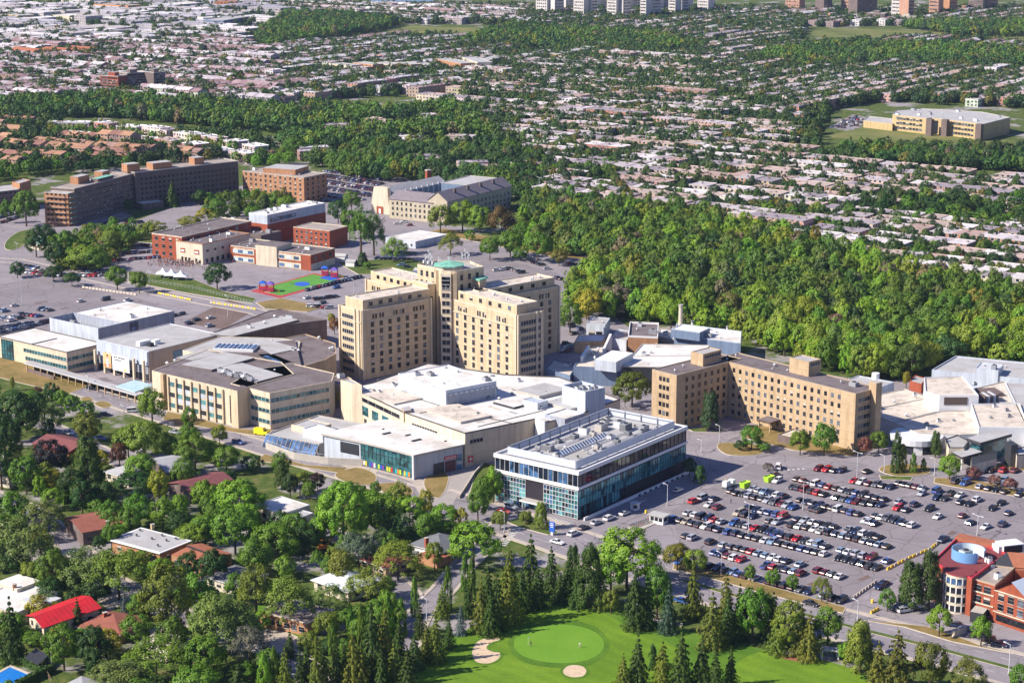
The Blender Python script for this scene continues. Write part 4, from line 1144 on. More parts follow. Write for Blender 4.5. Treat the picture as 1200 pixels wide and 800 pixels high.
b = MB(); b.box(q[0] - 1,q[1] - .5,0,3.2,.3,2.8,WHITEW); t.part('door',b)
DK = M('charcoal_cladding',(.045,.047,.055),.5,.1)
q = ccw(PP([(1133,513),(1169,503.5),(1186,508),(1149,518.5)],8.5)); b = MB(); b.prism(q,7.3,8.5,DK,ROOFL,True); t.part('pavilion_roof',b)
b = MB(); b.prism(inset(q,1.2),0,7.3,GLASST,DK); t.part('pavilion_glazing',b)
c_ = px(1184,545); b = MB(); b.box(*c_,0,2.6,5,8.4,DK,.2); t.part('pavilion_pier',b)
q = ccw(PP([(1115,529),(1140,524),(1151,529),(1127,535.5)],5)); b = MB(); b.prism(q,4.3,5,DK,ROOFL,True); t.part('porch_roof',b)
b = MB()
for c_ in inset(q,.8): b.cyl(*c_,0,4.3,.25,.25,8,WHITEW)
t.part('porch_column',b)
q = ccw(PP([(1138,545),(1168,538),(1168,530),(1138,536)],4)); b = MB(); b.prism(q,0,4.2,CREAM,DK); t.part('pale_wall',b)
q = ccw(PP([(1108,514),(1122,509),(1136,516),(1130,524),(1112,524)],6.2)); block(t,q,0,6.2,CREAM,ROOFL,.3,DK,'porch_block','porch_block_roof')
q = ccw(PP([(1189,525),(1230,518),(1260,524),(1192,533)],5.5)); block(t,q,0,5.5,CREAM,ROOFL,.3,DK,'east_block','east_roof')
w_ = px(1197,535,2); t.window(w_[0],w_[1] - .3,1.4,.12,2.4,2.2,GLASS)
t.done()
t,q = simple('gymnasium','long grey roofed hall behind the white roofs, against the woods','hall',((1092,433),(1215,445),(1240,428)),9,LIGHTP,ROOFL,.5,LW_ if False else None,3,12,sq=False)
t.done()
t,q = simple('plant_hall','grey boxy plant hall between the long grey hall and white roofs','hall',((1143,431),(1170,434),(1176,427)),11.5,LIGHTP,LIGHTM,.3,None,2,13,sq=False); t.done()
t,q = simple('works_building','small rust walled shed beside the yellow shrub at the wood edge','shed',((1066,446),(1080,450),(1086,443)),4,BRICKR,ROOFL,.3,None,0,14,sq=False); t.done()
# ------------------------------------------------------------------ red brick building with rotunda at the bottom right
t = Thing('red_brick_residence','red brick building with a cream rotunda and blue ring on its roof','residence',px(1140,710))
Z = 11.8
main = ccw(PP([(1092,657),(1111,666.5),(1139,676.5),(1160,661),(1181,648),(1125,625.5)],Z))
REDROOF = M('maroon_roof',(.20,.045,.05),.9,.15,.4)
block(t,main,0,Z,BRICKR,REDROOF,.6,M('red_coping',(.55,.05,.07),.6,.08))
rc = px(1124.5,668.5,Z); rr = 4.3
b = MB(); b.cyl(*rc,0,Z - .1,rr,rr,28,CREAM,False); t.part('rotunda_wall',b)
b = MB(); b.cyl(*rc,Z - .1,Z + .25,rr + .25,rr + .25,28,M('red_coping',()),True) if False else b.cyl(*rc,Z - .1,Z + .05,rr + .25,rr + .25,28,MATS['red_coping'],False)
b.cyl(*rc,Z + .04,Z + .05,rr + .24,.01,28,REDROOF,False); t.part('rotunda_roof',b)
for k in range(4):
 b = MB(); b.cyl(*rc,.7 + 2.75 * k,2.5 + 2.75 * k,rr + .05,rr + .05,28,GLASSB if k == 3 else GLASS,False); o = t.part('window_band',b)
 g = MB()
 for i in range(16):
  a_ = 2 * math.pi * i / 16; g.box(rc[0] + (rr + .1) * math.cos(a_),rc[1] + (rr + .1) * math.sin(a_),.7 + 2.75 * k,.2,.34,1.8,WHITEW,a_)
 t.part('mullion_grid',g,o)
bc = px(1134.5,652,Z)
b = MB(); n = 36; RB,hB = 4.9,2.6; BLUER = M('blue_screen',(.16,.34,.62),.5,.08)
def ringwall(c,r0,r1,z0,z1,a0,a1,mo,mi):
 b = MB(); N = 40
 for i in range(N):
  A,B = a0 + (a1 - a0) * i / N,a0 + (a1 - a0) * (i + 1) / N
  P = lambda r,a,z: (c[0] + r * math.cos(a),c[1] + r * math.sin(a),z)
  b.face([P(r1,A,z0),P(r1,B,z0),P(r1,B,z1),P(r1,A,z1)],mo)
  b.face([P(r0,B,z0),P(r0,A,z0),P(r0,A,z1),P(r0,B,z1)],mi)
  b.face([P(r1,A,z1),P(r1,B,z1),P(r0,B,z1),P(r0,A,z1)],mo)
 return b
t.part('ring_screen',ringwall(bc,RB - .25,RB,Z - .5,Z + hB,math.radians(-28),math.radians(290),BLUER,M('pale_blue_panel',(.55,.66,.74),.5,.06)))
rooftop(t,bc[0] - .6,bc[1] + .6,Z - .5,3.2,2.6,2.3,.5,M('pale_green_metal',(.52,.66,.62),.5,.06),0)
rooftop(t,bc[0] + 2.0,bc[1] - .3,Z - .5,1.5,1.3,1.2,.5,LIGHTM,0)
for dx,dy in ((4.9,-3.0),(5.9,-2.2),(5.5,-4.0)): rooftop(t,bc[0] + dx,bc[1] + dy,Z - .6,1.1,1,1.4,.3,WHITEW,0)
mid = ccw(PP([(1139.5,677),(1166,684.5),(1189,664.5),(1161,661)],11)); block(t,mid,0,11,BRICKR,ROOFT,.45,M('tan_coping',(.4,.3,.2)))
a_,e_ = px(1139.5,677,11),px(1166,684.5,11)
t.grid(a_,e_,1.0,3.3,3,2,2.2,2.0,.6,.8)
L_ = math.hypot(e_[0] - a_[0],e_[1] - a_[1]); rot = math.atan2(e_[1] - a_[1],e_[0] - a_[0]); m_ = lerp(a_,e_,.5)
for z_ in (4.0,7.3): b = MB(); b.box(m_[0] + .2 * math.sin(rot),m_[1] - .2 * math.cos(rot),z_,L_,.3,.35,CREAM,rot); t.part('string_course',b)
g0,g1 = px(1166,690,10),px(1206,703,10)
d = Vector((g1[0] - g0[0],g1[1] - g0[1])); L_ = d.length; u = d / L_; v = Vector((-u.y,u.x)); D_ = 20
gq = [g0,g1,tuple(Vector(g1) + v * D_),tuple(Vector(g0) + v * D_)]
pk = Vector(g0) + u * L_ * .5; pb = pk + v * D_
b = MB(); b.sides(gq,0,10,BRICKR); b.face([(*g0,10),(*g1,10),(*pk,13.6)],BRICKR,[(0,10),(L_,10),(L_ / 2,13.6)])
b.face([(*gq[2],10),(*gq[3],10),(*pb,13.6)],BRICKR); t.part('gable_wall',b)
o_ = .6; b = MB(); BLUEROOF = M('pale_metal_roof',(.60,.66,.74),.45,.05)
f_ = Vector(g0) - v * o_; k_ = Vector(g1) - v * o_; p0 = pk - v * o_
b.face([(*(f_ - u * .5),9.75),(*p0,13.85),(*pb,13.85),(*(Vector(gq[3]) - u * .5),9.75)],BLUEROOF)
b.face([(*p0,13.85),(*(k_ + u * .5),9.75),(*(Vector(gq[2]) + u * .5),9.75),(*pb,13.85)],BLUEROOF)
b.face([(*(f_ - u * .5),9.5),(*(k_ + u * .5),9.5),(*p0,13.6)][::1],BRICKR) if False else None
t.part('gable_roof',b)
t.grid(g0,g1,4.2,3.0,2,3,2.0,2.0,.6,1.0)
m_ = lerp(g0,g1,.5); rot = math.atan2(u.y,u.x)
b = MB(); b.box(m_[0] + .1 * u.y,m_[1] - .1 * u.x,1.0,L_ - 2,.2,1.8,GLASS,rot); t.part('window_band',b)
for z_ in (3.4,10.2): b = MB(); b.box(m_[0] + .2 * u.y,m_[1] - .2 * u.x,z_ - (.5 if z_ > 9 else 0),L_ + .1,.3,.3,CREAM,rot); t.part('string_course',b)
og = ccw(PP([(1172,657),(1181,649),(1230,650),(1230,668),(1190,665)],11.2)); b = MB(); b.prism(og,0,10.6,BRICKR,TERRA); t.part('rear_wing',b)
a1_,a2_,a3_ = px(1180,648,12),px(1186,664,11),px(1230,655,11)
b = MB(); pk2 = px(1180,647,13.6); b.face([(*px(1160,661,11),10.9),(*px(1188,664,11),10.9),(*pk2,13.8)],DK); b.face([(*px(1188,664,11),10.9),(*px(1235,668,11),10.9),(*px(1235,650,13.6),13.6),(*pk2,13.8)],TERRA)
t.part('rear_roof',b)
og = ccw(PP([(1119,629),(1125,625),(1168,634),(1168,640)],12.2)); b = MB(); b.prism(og,10.5,12.4,TERRA,TERRA); t.part('rear_parapet',b)
b = MB(); c_ = px(1183,641,12); b.box(*c_,11.0,7,5,2.6,WHITEW,.3); b.box(c_[0] + .5,c_[1] - 2.7,11.2,6,.2,2.2,DARKM,.3); t.part('rooftop_unit',b)
b = MB(); c_ = px(1172,642,12); b.box(*c_,11.0,3.2,4,2.2,LIGHTM,.3); t.part('rooftop_unit',b)
c_ = px(1169,676,11); rooftop(t,*c_,10.6,1.6,1.4,1.6,.6,WHITEW,0); c_ = px(1162,663,11); rooftop(t,*c_,10.6,1.6,1.2,.8,.6,LIGHTM,0)
a_,e_ = px(1092,657,Z),px(1111,666.5,Z)
t.grid(a_,e_,1.2,3.3,3,2,1.6,1.8,.6,1.5)
q = ccw(PP([(1137,716),(1152,719),(1158,712),(1143,709)],3.2)); b = MB(); b.prism(q,0,3.2,DK,CONC); t.part('entrance_porch',b)
t.done()
# ------------------------------------------------------------------ low medical complex at the left
t = Thing('white_roofed_pavilion','cream pavilion with white roofs, green glazed corner and grey clad upper box','hospital',px(70,425))
Z = 9.6
q = ccw([px(*p,Z) for p in ((8,391),(78,412.5),(130,397),(58,376))]); PV = q
lo = rect((8,391),(78,412.5),(118,401),Z)
block(t,lo,0,Z,BEIGE2,ROOFW,.35,M('dark_flashing',(.09,.08,.08)))
L_,F_,R_,B_ = lo
t.bands(lerp(L_,F_,.38),F_,5.5,1,1,1.5,.6,.4,GLASST,1.8); t.bands(lerp(L_,F_,.40),F_,1.9,1,1,1.6,.6,.4,GLASST,1.8)
t.bands(F_,R_,5.5,1,1,1.5,.4,1,GLASST,1.8); t.bands(F_,R_,1.9,1,1,1.6,.4,1,GLASST,1.8)
rot = math.atan2(F_[1] - L_[1],F_[0] - L_[0]); n_ = Vector((math.sin(rot),-math.cos(rot))); Lg = math.hypot(F_[0] - L_[0],F_[1] - L_[1])
c_ = lerp(L_,F_,.16); b = MB(); b.box(c_[0] + n_.x * .1,c_[1] + n_.y * .1,.2,Lg * .17,.3,Z - .9,GLASST,rot); o = t.part('corner_glazing',b)
g = MB()
for k in range(5): c2 = lerp(L_,F_,.085 + .0375 * k); g.box(c2[0] + n_.x * .3,c2[1] + n_.y * .3,.2,.12,.12,Z - .9,DARKM,rot)
for k in range(6): g.box(c_[0] + n_.x * .3,c_[1] + n_.y * .3,.4 + 1.7 * k,Lg * .17,.14,.12,DARKM,rot)
t.part('mullion_grid',g,o)
up = rect((59,372),(115,384.5),(203,364),14)
scr = MB(); uq = inset(up,.35)
Lu,Fu,Ru,Bu = up
mid1,mid2 = lerp(Lu,Bu,.42),lerp(Fu,Ru,.30)
hi = ccw([mid2,Ru,Bu,lerp(Lu,Bu,.30)])
block(t,hi,0,14,GREYP,ROOFW,.25,GREYP,'upper_wall','upper_roof')
scatter_roof(t,hi,13.75,8,31,.1)
for P_,Q_ in ((Lu,Fu),(Fu,mid2),(Lu,lerp(Lu,Bu,.30))):
 r_ = math.atan2(Q_[1] - P_[1],Q_[0] - P_[0]); m_ = lerp(P_,Q_,.5); b = MB(); b.box(*m_,0,math.hypot(Q_[0] - P_[0],Q_[1] - P_[1]),.35,14,LIGHTP if P_ is Lu and Q_ is Fu else GREYP,r_); t.part('screen_wall',b)
b = MB(); b.top(ccw([Lu,Fu,mid2,lerp(Lu,Bu,.30)]),10.3,MIDM); t.part('sunken_deck',b)
rooftop(t,*lerp(lerp(Lu,Fu,.6),mid1,.5),10.3,1.2,1.2,2.2,0,WHITEW,2); rooftop(t,*lerp(lerp(Lu,Fu,.3),mid1,.5),10.3,3,2,1.6,rot,MIDM,0)
P_,Q_ = Fu,Ru; r_ = math.atan2(Q_[1] - P_[1],Q_[0] - P_[0]); c_ = lerp(P_,Q_,.46); b = MB(); b.box(c_[0] + .1 * math.sin(r_),c_[1] - .1 * math.cos(r_),9,4.6,.2,4.2,GLASSB,r_); t.part('louvre_panel',b)
b = MB(); c_ = lerp(lo[0],lo[1],.5); d_ = lerp(lo[3],lo[2],.5); m_ = lerp(c_,d_,.35); r_ = math.atan2(d_[1] - c_[1],d_[0] - c_[0]); b.box(*m_,Z - .34,math.hypot(d_[0] - c_[0],d_[1] - c_[1]) * .66,.4,.3,DARKM,r_); t.part('roof_joint',b)
t.done()
t = Thing('banner_hall','grey metal clad entrance hall carrying large banners between pale columns','hospital',px(180,430))
Z = 13
HQ = rect((111,399),(174,411.5),(262,392),Z)
LIL = wallmat('pale_lilac_panel',(.50,.56,.66),.06,0,5.5,.72,.45)
block(t,HQ,0,Z,wallmat('taupe_render',(.36,.29,.25),.08),ROOFL,.3,LIGHTM)
L_,F_,R_,B_ = HQ; rot = math.atan2(F_[1] - L_[1],F_[0] - L_[0]); n_ = Vector((math.sin(rot),-math.cos(rot))); Lg = math.hypot(F_[0] - L_[0],F_[1] - L_[1])
m_ = lerp(L_,F_,.5); b = MB(); b.box(m_[0] + n_.x * .5,m_[1] + n_.y * .5,6.8,Lg,1.0,6.0,LIL,rot); t.part('metal_cladding',b)
b = MB(); b.box(m_[0] + n_.x * .12,m_[1] + n_.y * .12,3.0,Lg - 1,.2,3.8,glassmat('grey_glass',(.25,.28,.34),.2,0,.5,.3,.3),rot)
for k in range(4): b.box(m_[0] + n_.x * .26,m_[1] + n_.y * .26,3.4 + 1.1 * k,Lg - 1,.1,.12,LIGHTM,rot)
t.part('glazed_wall',b)
b = MB(); b.box(m_[0] + n_.x * .14,m_[1] + n_.y * .14,.1,Lg - 1,.2,2.8,DARKM,rot); t.part('dark_base',b)
for k in range(6):
 c_ = lerp(L_,F_,.02 + .192 * k); b = MB(); b.box(c_[0] + n_.x * 2.4,c_[1] + n_.y * 2.4,0,.95,1.0,9.3,BEIGE2,rot); t.part('column',b)
P_,Q_ = F_,R_; r_ = math.atan2(Q_[1] - P_[1],Q_[0] - P_[0]); c_ = lerp(P_,Q_,.62); b = MB(); b.box(c_[0] + .1 * math.sin(r_),c_[1] - .1 * math.cos(r_),5,Lg * .72,.2,5.4,M('blue_shadow_paint',(.10,.18,.30),.5,.1),r_); t.part('shadow_sheet',b)  # dark blue sheet painted as shade on the side wall
b = MB(); c_ = px(168,403,Z); b.box(*c_,Z - .3,6,2.4,1.8,WHITEW,r_); b.box(c_[0] + 3.4,c_[1] - 2.6,Z - .3,2.2,2.4,1.5,DARKM,r_); t.part('rooftop_unit',b)
c_ = px(183,402,Z); b = MB(); b.box(*c_,Z - .3,3,2.2,1.9,WHITEW,r_); t.part('rooftop_unit',b)
t.done()
def banner(name,label,s0,s1,z0,z1,art):
 t = Thing(name,label,'banner',lerp(L_,F_,(s0 + s1) / 2))
 c_ = lerp(L_,F_,(s0 + s1) / 2); w_ = Lg * (s1 - s0); o = n_ * 3.0
 b = MB(); b.box(c_[0] + o.x,c_[1] + o.y,z0,w_,.1,z1 - z0,art[0][0],rot); p = t.part('cloth',b)
 for mat,a0,a1,h0,h1 in art[1:]:
  q_ = lerp(L_,F_,s0 + (s1 - s0) * (a0 + a1) / 2); b = MB(); b.box(q_[0] + n_.x * 3.07,q_[1] + n_.y * 3.07,z0 + (z1 - z0) * h0,w_ * (a1 - a0),.06,(z1 - z0) * (h1 - h0),mat,rot); t.part('printed_mark',b,p)
 b = MB()
 for z_ in (z0,z1): b.tube((*(Vector(lerp(L_,F_,s0)) + n_ * 2.98),z_),(*(Vector(lerp(L_,F_,s1)) + n_ * 2.98),z_),.07,MIDM,5)
 t.part('rail',b); t.done()
PEACH = M('peach_print',(.80,.48,.24),.7,.12,.8); INK = M('dark_ink',(.05,.05,.07),.7,.1); GREYI = M('grey_ink',(.42,.43,.46),.7,.1)
banner('banner','orange toned portrait banner hung between the pale columns of the grey hall',.21,.36,2.8,9.3,
  [(PEACH,),(M('lilac_print',(.60,.52,.66),.7,.1),.38,.66,.10,.62),(M('skin_print',(.62,.36,.24),.7,.1),.42,.62,.62,.80),(M('brown_print',(.24,.12,.06),.7,.1),.40,.64,.78,.90),(M('red_print',(.55,.20,.06),.7,.1),.08,.34,.04,.24),(M('rust_print',(.50,.24,.10),.7,.1),.70,.92,.06,.30)])
banner('banner','wide white lettered banner with a green corner mark on the grey hall',.385,.72,2.6,9.4,
  [(WHITEW,)] + [(INK,.10 + .13 * k,.10 + .13 * k + w,.80,.87) for k,w in enumerate((.10,.07,.11,.11,.12))] + [(INK,.12,.22,.64,.70),(INK,.24,.52,.64,.70)] +
  [(GREYI,.10,.52,.42,.45),(GREYI,.10,.60,.34,.37)] + [(GREYI,.10,.45,.14,.18),(LIME,.66,.80,.05,.13),(LIME,.69,.77,.13,.19),(M('pale_green_print',(.66,.78,.42),.7,.05),.80,.92,.12,.22)])
t = Thing('covered_walkway','long low canopy on posts leading to the banner hall','canopy',px(110,448))
ca,cb = px(28,425,3.6),px(160,463,3.6); r_ = math.atan2(cb[1] - ca[1],cb[0] - ca[0]); nn = Vector((math.sin(r_),-math.cos(r_))); Lc = math.hypot(cb[0] - ca[0],cb[1] - ca[1]); m_ = lerp(ca,cb,.5)
b = MB(); b.box(m_[0] - nn.x * 2,m_[1] - nn.y * 2,3.3,Lc,4.4,.4,LIGHTM,r_,ROOFL); t.part('canopy_roof',b)
qa,qb = px(133,448,3.9),px(160,455,3.9); b = MB(); b.prism(ccw(PP([(136,452),(158,459),(180,451),(158,445)],4.1)),3.75,4.1,M('pale_glass_roof',(.42,.60,.64),.25,.1),None,True); t.part('glass_canopy',b)
b = MB()
for k in range(16):
 c_ = lerp(ca,cb,.02 + .96 * k / 15); b.box(c_[0] - nn.x * .4,c_[1] - nn.y * .4,0,.4,.4,3.3,BUFF,r_)
t.part('post_row',b)
b = MB(); b.box(m_[0] - nn.x * 4.0,m_[1] - nn.y * 4.0,0,Lc * .96,.2,3.2,GLASS,r_); t.part('glazed_screen',b)
b = MB(); b.box(*lerp(ca,cb,.16),0,Lc * .24,.5,1.6,BRICKD,r_); t.part('low_wall',b)
t.done()
t = Thing('clinic_complex','large three storey cream clinic complex with brown and grey flat roofs','hospital',px(280,440))
Z = 14.6
FL = M('dark_flashing',(.09,.08,.08))
slabs = [([(178,434),(187,436.5),(276,457.5),(345,438),(330,424),(243,409)],Z,BEIGE2,ROOFB,.3),
   ([(270,449),(316,460.5),(352,453.5),(389,446.5),(392,437),(345,426),(300,432)],Z,BEIGE2,ROOFB,.3),
   ([(214,410),(246,417),(345,428),(352,400),(330,396),(258,394)],13.4,CREAM,ROOFL,.2),
   ([(250,389),(268,394),(328,381),(383,374.5),(330,362),(315,364)],12.6,BRICKD,ROOFB,.3),
   ([(305,421),(358,428),(380,421.5),(394,414),(393,402),(358,391),(322,398)],13,BUFF,ROOFB,.3)]
for k,(pts,z,wl,rf,pr) in enumerate(slabs):
 block(t,ccw(PP(pts,z)),0,z,wl,rf,pr,None,'wall','roof')
for pts,z,m in (([(246,391),(330,370),(350,374.5),(272,394)],13.2,ROOFL),([(214,421),(256,431),(316,438),(334,442),(306,447),(262,441)],14.9,ROOFL) if False else ([(248,430),(301,447),(332,439),(284,425)],15.2,ROOFL),
     ([(212,427),(248,433),(298,419),(262,412)],15.3,ROOFL),([(206,419),(226,422),(256,414),(240,409)],14.4,ROOFL),([(296,402),(318,415),(350,408),(312,397)],14.2,ROOFL),
     ([(302,415),(323,428),(342,424),(318,414)],13.9,LIGHTM)):
 q = ccw(PP(pts,z)); b = MB(); b.prism(q,12,z,MATS['brown_gravel_roof'],m); t.part('roof_section',b)
q = ccw(PP([(240,412),(262,424),(330,441),(354,432),(346,398),(262,404)],14)); b = MB(); b.prism(q,5,13.9,FL,ROOFB); t.part('roof_section',b)
a_,e_ = px(253,405,15),px(300,406.5,15); r_ = math.atan2(e_[1] - a_[1],e_[0] - a_[0]); m_ = lerp(a_,e_,.5)
b = MB(); Ls = math.hypot(e_[0] - a_[0],e_[1] - a_[1]); b.box(m_[0],m_[1],13,Ls,10,2.0,WHITEW,r_)
for k in range(9):
 c_ = lerp(a_,e_,(k + .5) / 9); b.box(c_[0],c_[1] - .2,15.0,Ls / 9 * .6,7.6,.25,GLASSB,r_)
t.part('skylight',b)
for k in range(10): rooftop(t,*px(258 + 3.9 * k,436.5 + .95 * k + (k % 2),15),15.2,1.9,1.6,1.6,r_,(LIGHTM,WHITEW,MIDM)[k % 3],(0,1,0)[k % 3])
for x_,y_ in ((292,383),(310,378),(322,371),(337,371),(341,371.5),(374,396),(387,409),(390,408),(343,411),(350,411),(322,435),(205,423),(196,426),(318,400),(232,426)):
 rooftop(t,*px(x_,y_,13.6),13.2,1.5,1.3,1.3,r_,rnd.choice((LIGHTM,WHITEW)),rnd.choice((0,1)))
b = MB()
for k in range(6): b.box(*px(312 + 3 * k,421 + 1.4 * k,13),12.5,2.2,2,1.9,GLASSB,r_)
t.part('courtyard_glazing',b)
fa,fb = px(187,436.5,Z),px(276,457.5,Z); r_ = math.atan2(fb[1] - fa[1],fb[0] - fa[0]); nn = Vector((math.sin(r_),-math.cos(r_))); Lf = math.hypot(fb[0] - fa[0],fb[1] - fa[1])
for k in range(8):
 c_ = lerp(fa,fb,.12 + .103 * k); b = MB(); b.box(c_[0] + nn.x * .35,c_[1] + nn.y * .35,0,.7,.7,Z - .6,TANP,r_); t.part('pilaster',b)
for k in range(7):
 c_ = lerp(fa,fb,.17 + .103 * k)
 for i in range(3): t.window(c_[0],c_[1],1.6 + 4.3 * i,r_,3.5,1.7,(GLASST,GLASS,GLASSG)[(k + i) % 3],True)
 if k in (1,2,4,5):
  for z_ in (4.0,8.3): b = MB(); b.box(c_[0] + nn.x * .06,c_[1] + nn.y * .06,z_,3.6,.1,1.9,LIL,r_); t.part('spandrel_panel',b)
for s in (.93,.975): c_ = lerp(fa,fb,s); b = MB(); b.box(c_[0] + nn.x * .1,c_[1] + nn.y * .1,1.2,.5,.16,11,GLASS,r_); t.part('slot_window',b)
c_ = lerp(fa,fb,.035); b = MB(); b.box(c_[0] + nn.x * .1,c_[1] + nn.y * .1,1.2,1.2,.16,12,DARKM,r_); t.part('slot_window',b)
c_ = lerp(fa,fb,.07); b = MB(); b.box(c_[0] + nn.x * .8,c_[1] + nn.y * .8,0,1.6,1.6,Z + .1,BUFF,r_); t.part('brick_pier',b)
q = ccw(PP([(270,456),(278,458),(292,453.5),(284,451)],Z + .3)); b = MB(); b.prism(q,0,Z + .3,TANP,ROOFB); t.part('stair_tower',b)
fa,fb,fc,fd = px(292,454.5,Z),px(316,460.5,Z),px(352,453.5,Z),px(389,446.5,Z)
t.bands(fa,fb,2.2,4.3,3,1.5,.8,.3,GLASST,1.8)
t.bands(fb,fc,2.2,4.3,3,1.5,.4,.1,GLASST,1.8); t.bands(fc,fd,2.2,4.3,3,1.5,.1,1.5,GLASST,1.8)
a_,e_ = px(358,428,13),px(380,421.5,13); t.bands(a_,e_,7.0,1,1,2.2,3,2,GLASST,1.5)
a_,e_ = px(328,388,12.6),px(383,374.5,12.6)
t.bands(a_,e_,6,1,1,2.0,12,14,GLASST,1.5)
t.done()
t,q = simple('link_building','low beige link building with yellow doors beside the hospital tower','annex',((386,446),(401,452),(412,443)),9.5,TANP,ROOFB,.3,None,1,40,sq=False)
a_,e_ = q[0],q[1]; r_ = math.atan2(e_[1] - a_[1],e_[0] - a_[0])
for s in (.35,.65): c_ = lerp(a_,e_,s); b = MB(); b.box(c_[0] + .1 * math.sin(r_),c_[1] - .1 * math.cos(r_),3,1.6,.16,3.2,YELLOW,r_); t.part('door',b)
t.done()
# ------------------------------------------------------------------ red brick school with tents, playground
def win2(t,q,rows,c01,c12,z0,dz,w,h,lim=70):
 t.grid(q[0],q[1],z0,dz,rows,c01,w,h,.8,.8,limit=lim)
 if c12: t.grid(q[1],q[2],z0,dz,rows,c12,w,h,.8,.8,limit=lim)
q = rect((189,271),(213,277.5),(262,256),13.5); t = Thing('school_wing','red brick school wing with square white framed windows beside the tents','school',centroid(q))
block(t,q,0,13.5,BRICKR,ROOFB,.6,CREAM); win2(t,q,3,4,7,2,4,2.0,2.0); scatter_roof(t,q,12.9,7,51,.3); t.done()
q = rect((205,282),(237,286),(296,273.5),11.5); t = Thing('school_hall','cream walled school hall with red framed windows by the crowd','school',centroid(q))
block(t,q,0,11.5,CREAM,ROOFB,.5,BRICKO); L_,F_ = q[0],q[1]; r_ = math.atan2(F_[1] - L_[1],F_[0] - L_[0])
for s in (.25,.78):
 c_ = lerp(L_,F_,s); b = MB(); b.box(c_[0] + .1 * math.sin(r_),c_[1] - .1 * math.cos(r_),5.4,3.4,.2,2.4,BRICKR,r_); b.box(c_[0] + .24 * math.sin(r_),c_[1] - .24 * math.cos(r_),6.0,2.6,.1,1.0,WHITEW,r_); t.part('window',b)
t.grid(L_,F_,.6,1,1,6,1.6,2.4,3,1,limit=40); t.grid(F_,q[2],.6,1,1,7,2.0,2.4,1,8,limit=40); t.grid(F_,q[2],6.6,1,1,5,1.8,1.2,1,8,limit=40)
scatter_roof(t,q,11,12,52,.15); t.done()
q = rect((278,285.5),(364,298.5),(388,290),8.8); t = Thing('school_classroom_block','long two storey red brick classroom block with blue panels facing the schoolyard','school',centroid(q))
block(t,q,0,8.8,BRICKR,ROOFB,.5,CREAM); L_,F_ = q[0],q[1]; r_ = math.atan2(F_[1] - L_[1],F_[0] - L_[0]); nn = Vector((math.sin(r_),-math.cos(r_)))
PB = M('pale_blue_panel',(.45,.58,.62),.5,.06)
for z_,mt in ((.2,CREAM),(4.6,CREAM)):
 for s0,s1 in ((.04,.30),(.52,.88)):
  c_ = lerp(L_,F_,(s0 + s1) / 2); b = MB(); b.box(c_[0] + nn.x * .06,c_[1] + nn.y * .06,z_,math.hypot(F_[0] - L_[0],F_[1] - L_[1]) * (s1 - s0),.1,3.2,mt,r_); t.part('wall_panel',b)
for z_ in (.9,5.3):
 for k in range(4):
  for s in (.065 + .063 * k,.555 + .09 * k):
   c_ = lerp(L_,F_,s); t.window(c_[0] + nn.x * .1,c_[1] + nn.y * .1,z_,r_,3.4,1.6,GLASSB if k % 2 else PB)
q2 = rect((303,285),(324,288.5),(337,283),11.5); b = MB(); b.prism(q2,0,11,CREAM,ROOFB); t.part('stair_block',b)
t.grid(q[1],q[2],5,1,1,3,2,2,1,1); b = MB(); c_ = lerp(q[1],q[2],.5); r2 = math.atan2(q[2][1] - q[1][1],q[2][0] - q[1][0]); b.box(c_[0] + .06 * math.sin(r2),c_[1] - .06 * math.cos(r2),0,math.hypot(q[2][0] - q[1][0],q[2][1] - q[1][1]) - .4,.1,3.6,CREAM,r2); t.part('wall_panel',b)
scatter_roof(t,q,8.3,14,53,.2); t.done()
q = rect((290,249.5),(313,252),(387,238.5),17); t = Thing('school_gymnasium','tall red brick gymnasium with a blue white clad top storey and white roof','school',centroid(q))
block(t,q,0,17,LIGHTP,ROOFW,.4,WHITEW,'clad_storey'); b = MB(); b.prism(inset(q,-.15),0,11.5,BRICKR,BRICKR); t.part('brick_wall',b)
t.grid(q[0],q[1],6,1,1,5,1.2,2.4,1,1); t.grid(q[1],q[2],4,4,2,9,1.6,1.8,1,2); t.bands(q[1],q[2],12.6,1,1,2.2,2,26,GLASSB,2); scatter_roof(t,q,16.6,9,54,.4); t.done()
q = rect((347,265),(386,270.5),(404,264.5),10.5); t = Thing('school_annex','small red brick annex with a tan roof beside the tall thin trees','school',centroid(q))
block(t,q,0,10.5,BRICKR,ROOFT,.3,CREAM); win2(t,q,3,7,0,1.4,3,1.3,1.5,60); t.done()
t,q = simple('school_link','low brown roofed link joining the cream hall and red brick gymnasium','school',((284,272),(306,276),(326,270)),8,BRICKD,ROOFB,.3,None,4,55); t.done()
t,q = simple('school_link','low brick link with tan roof behind the square windowed school wing','school',((250,258),(262,262),(283,256)),11,BRICKD,ROOFB,.3,None,3,56); t.done()
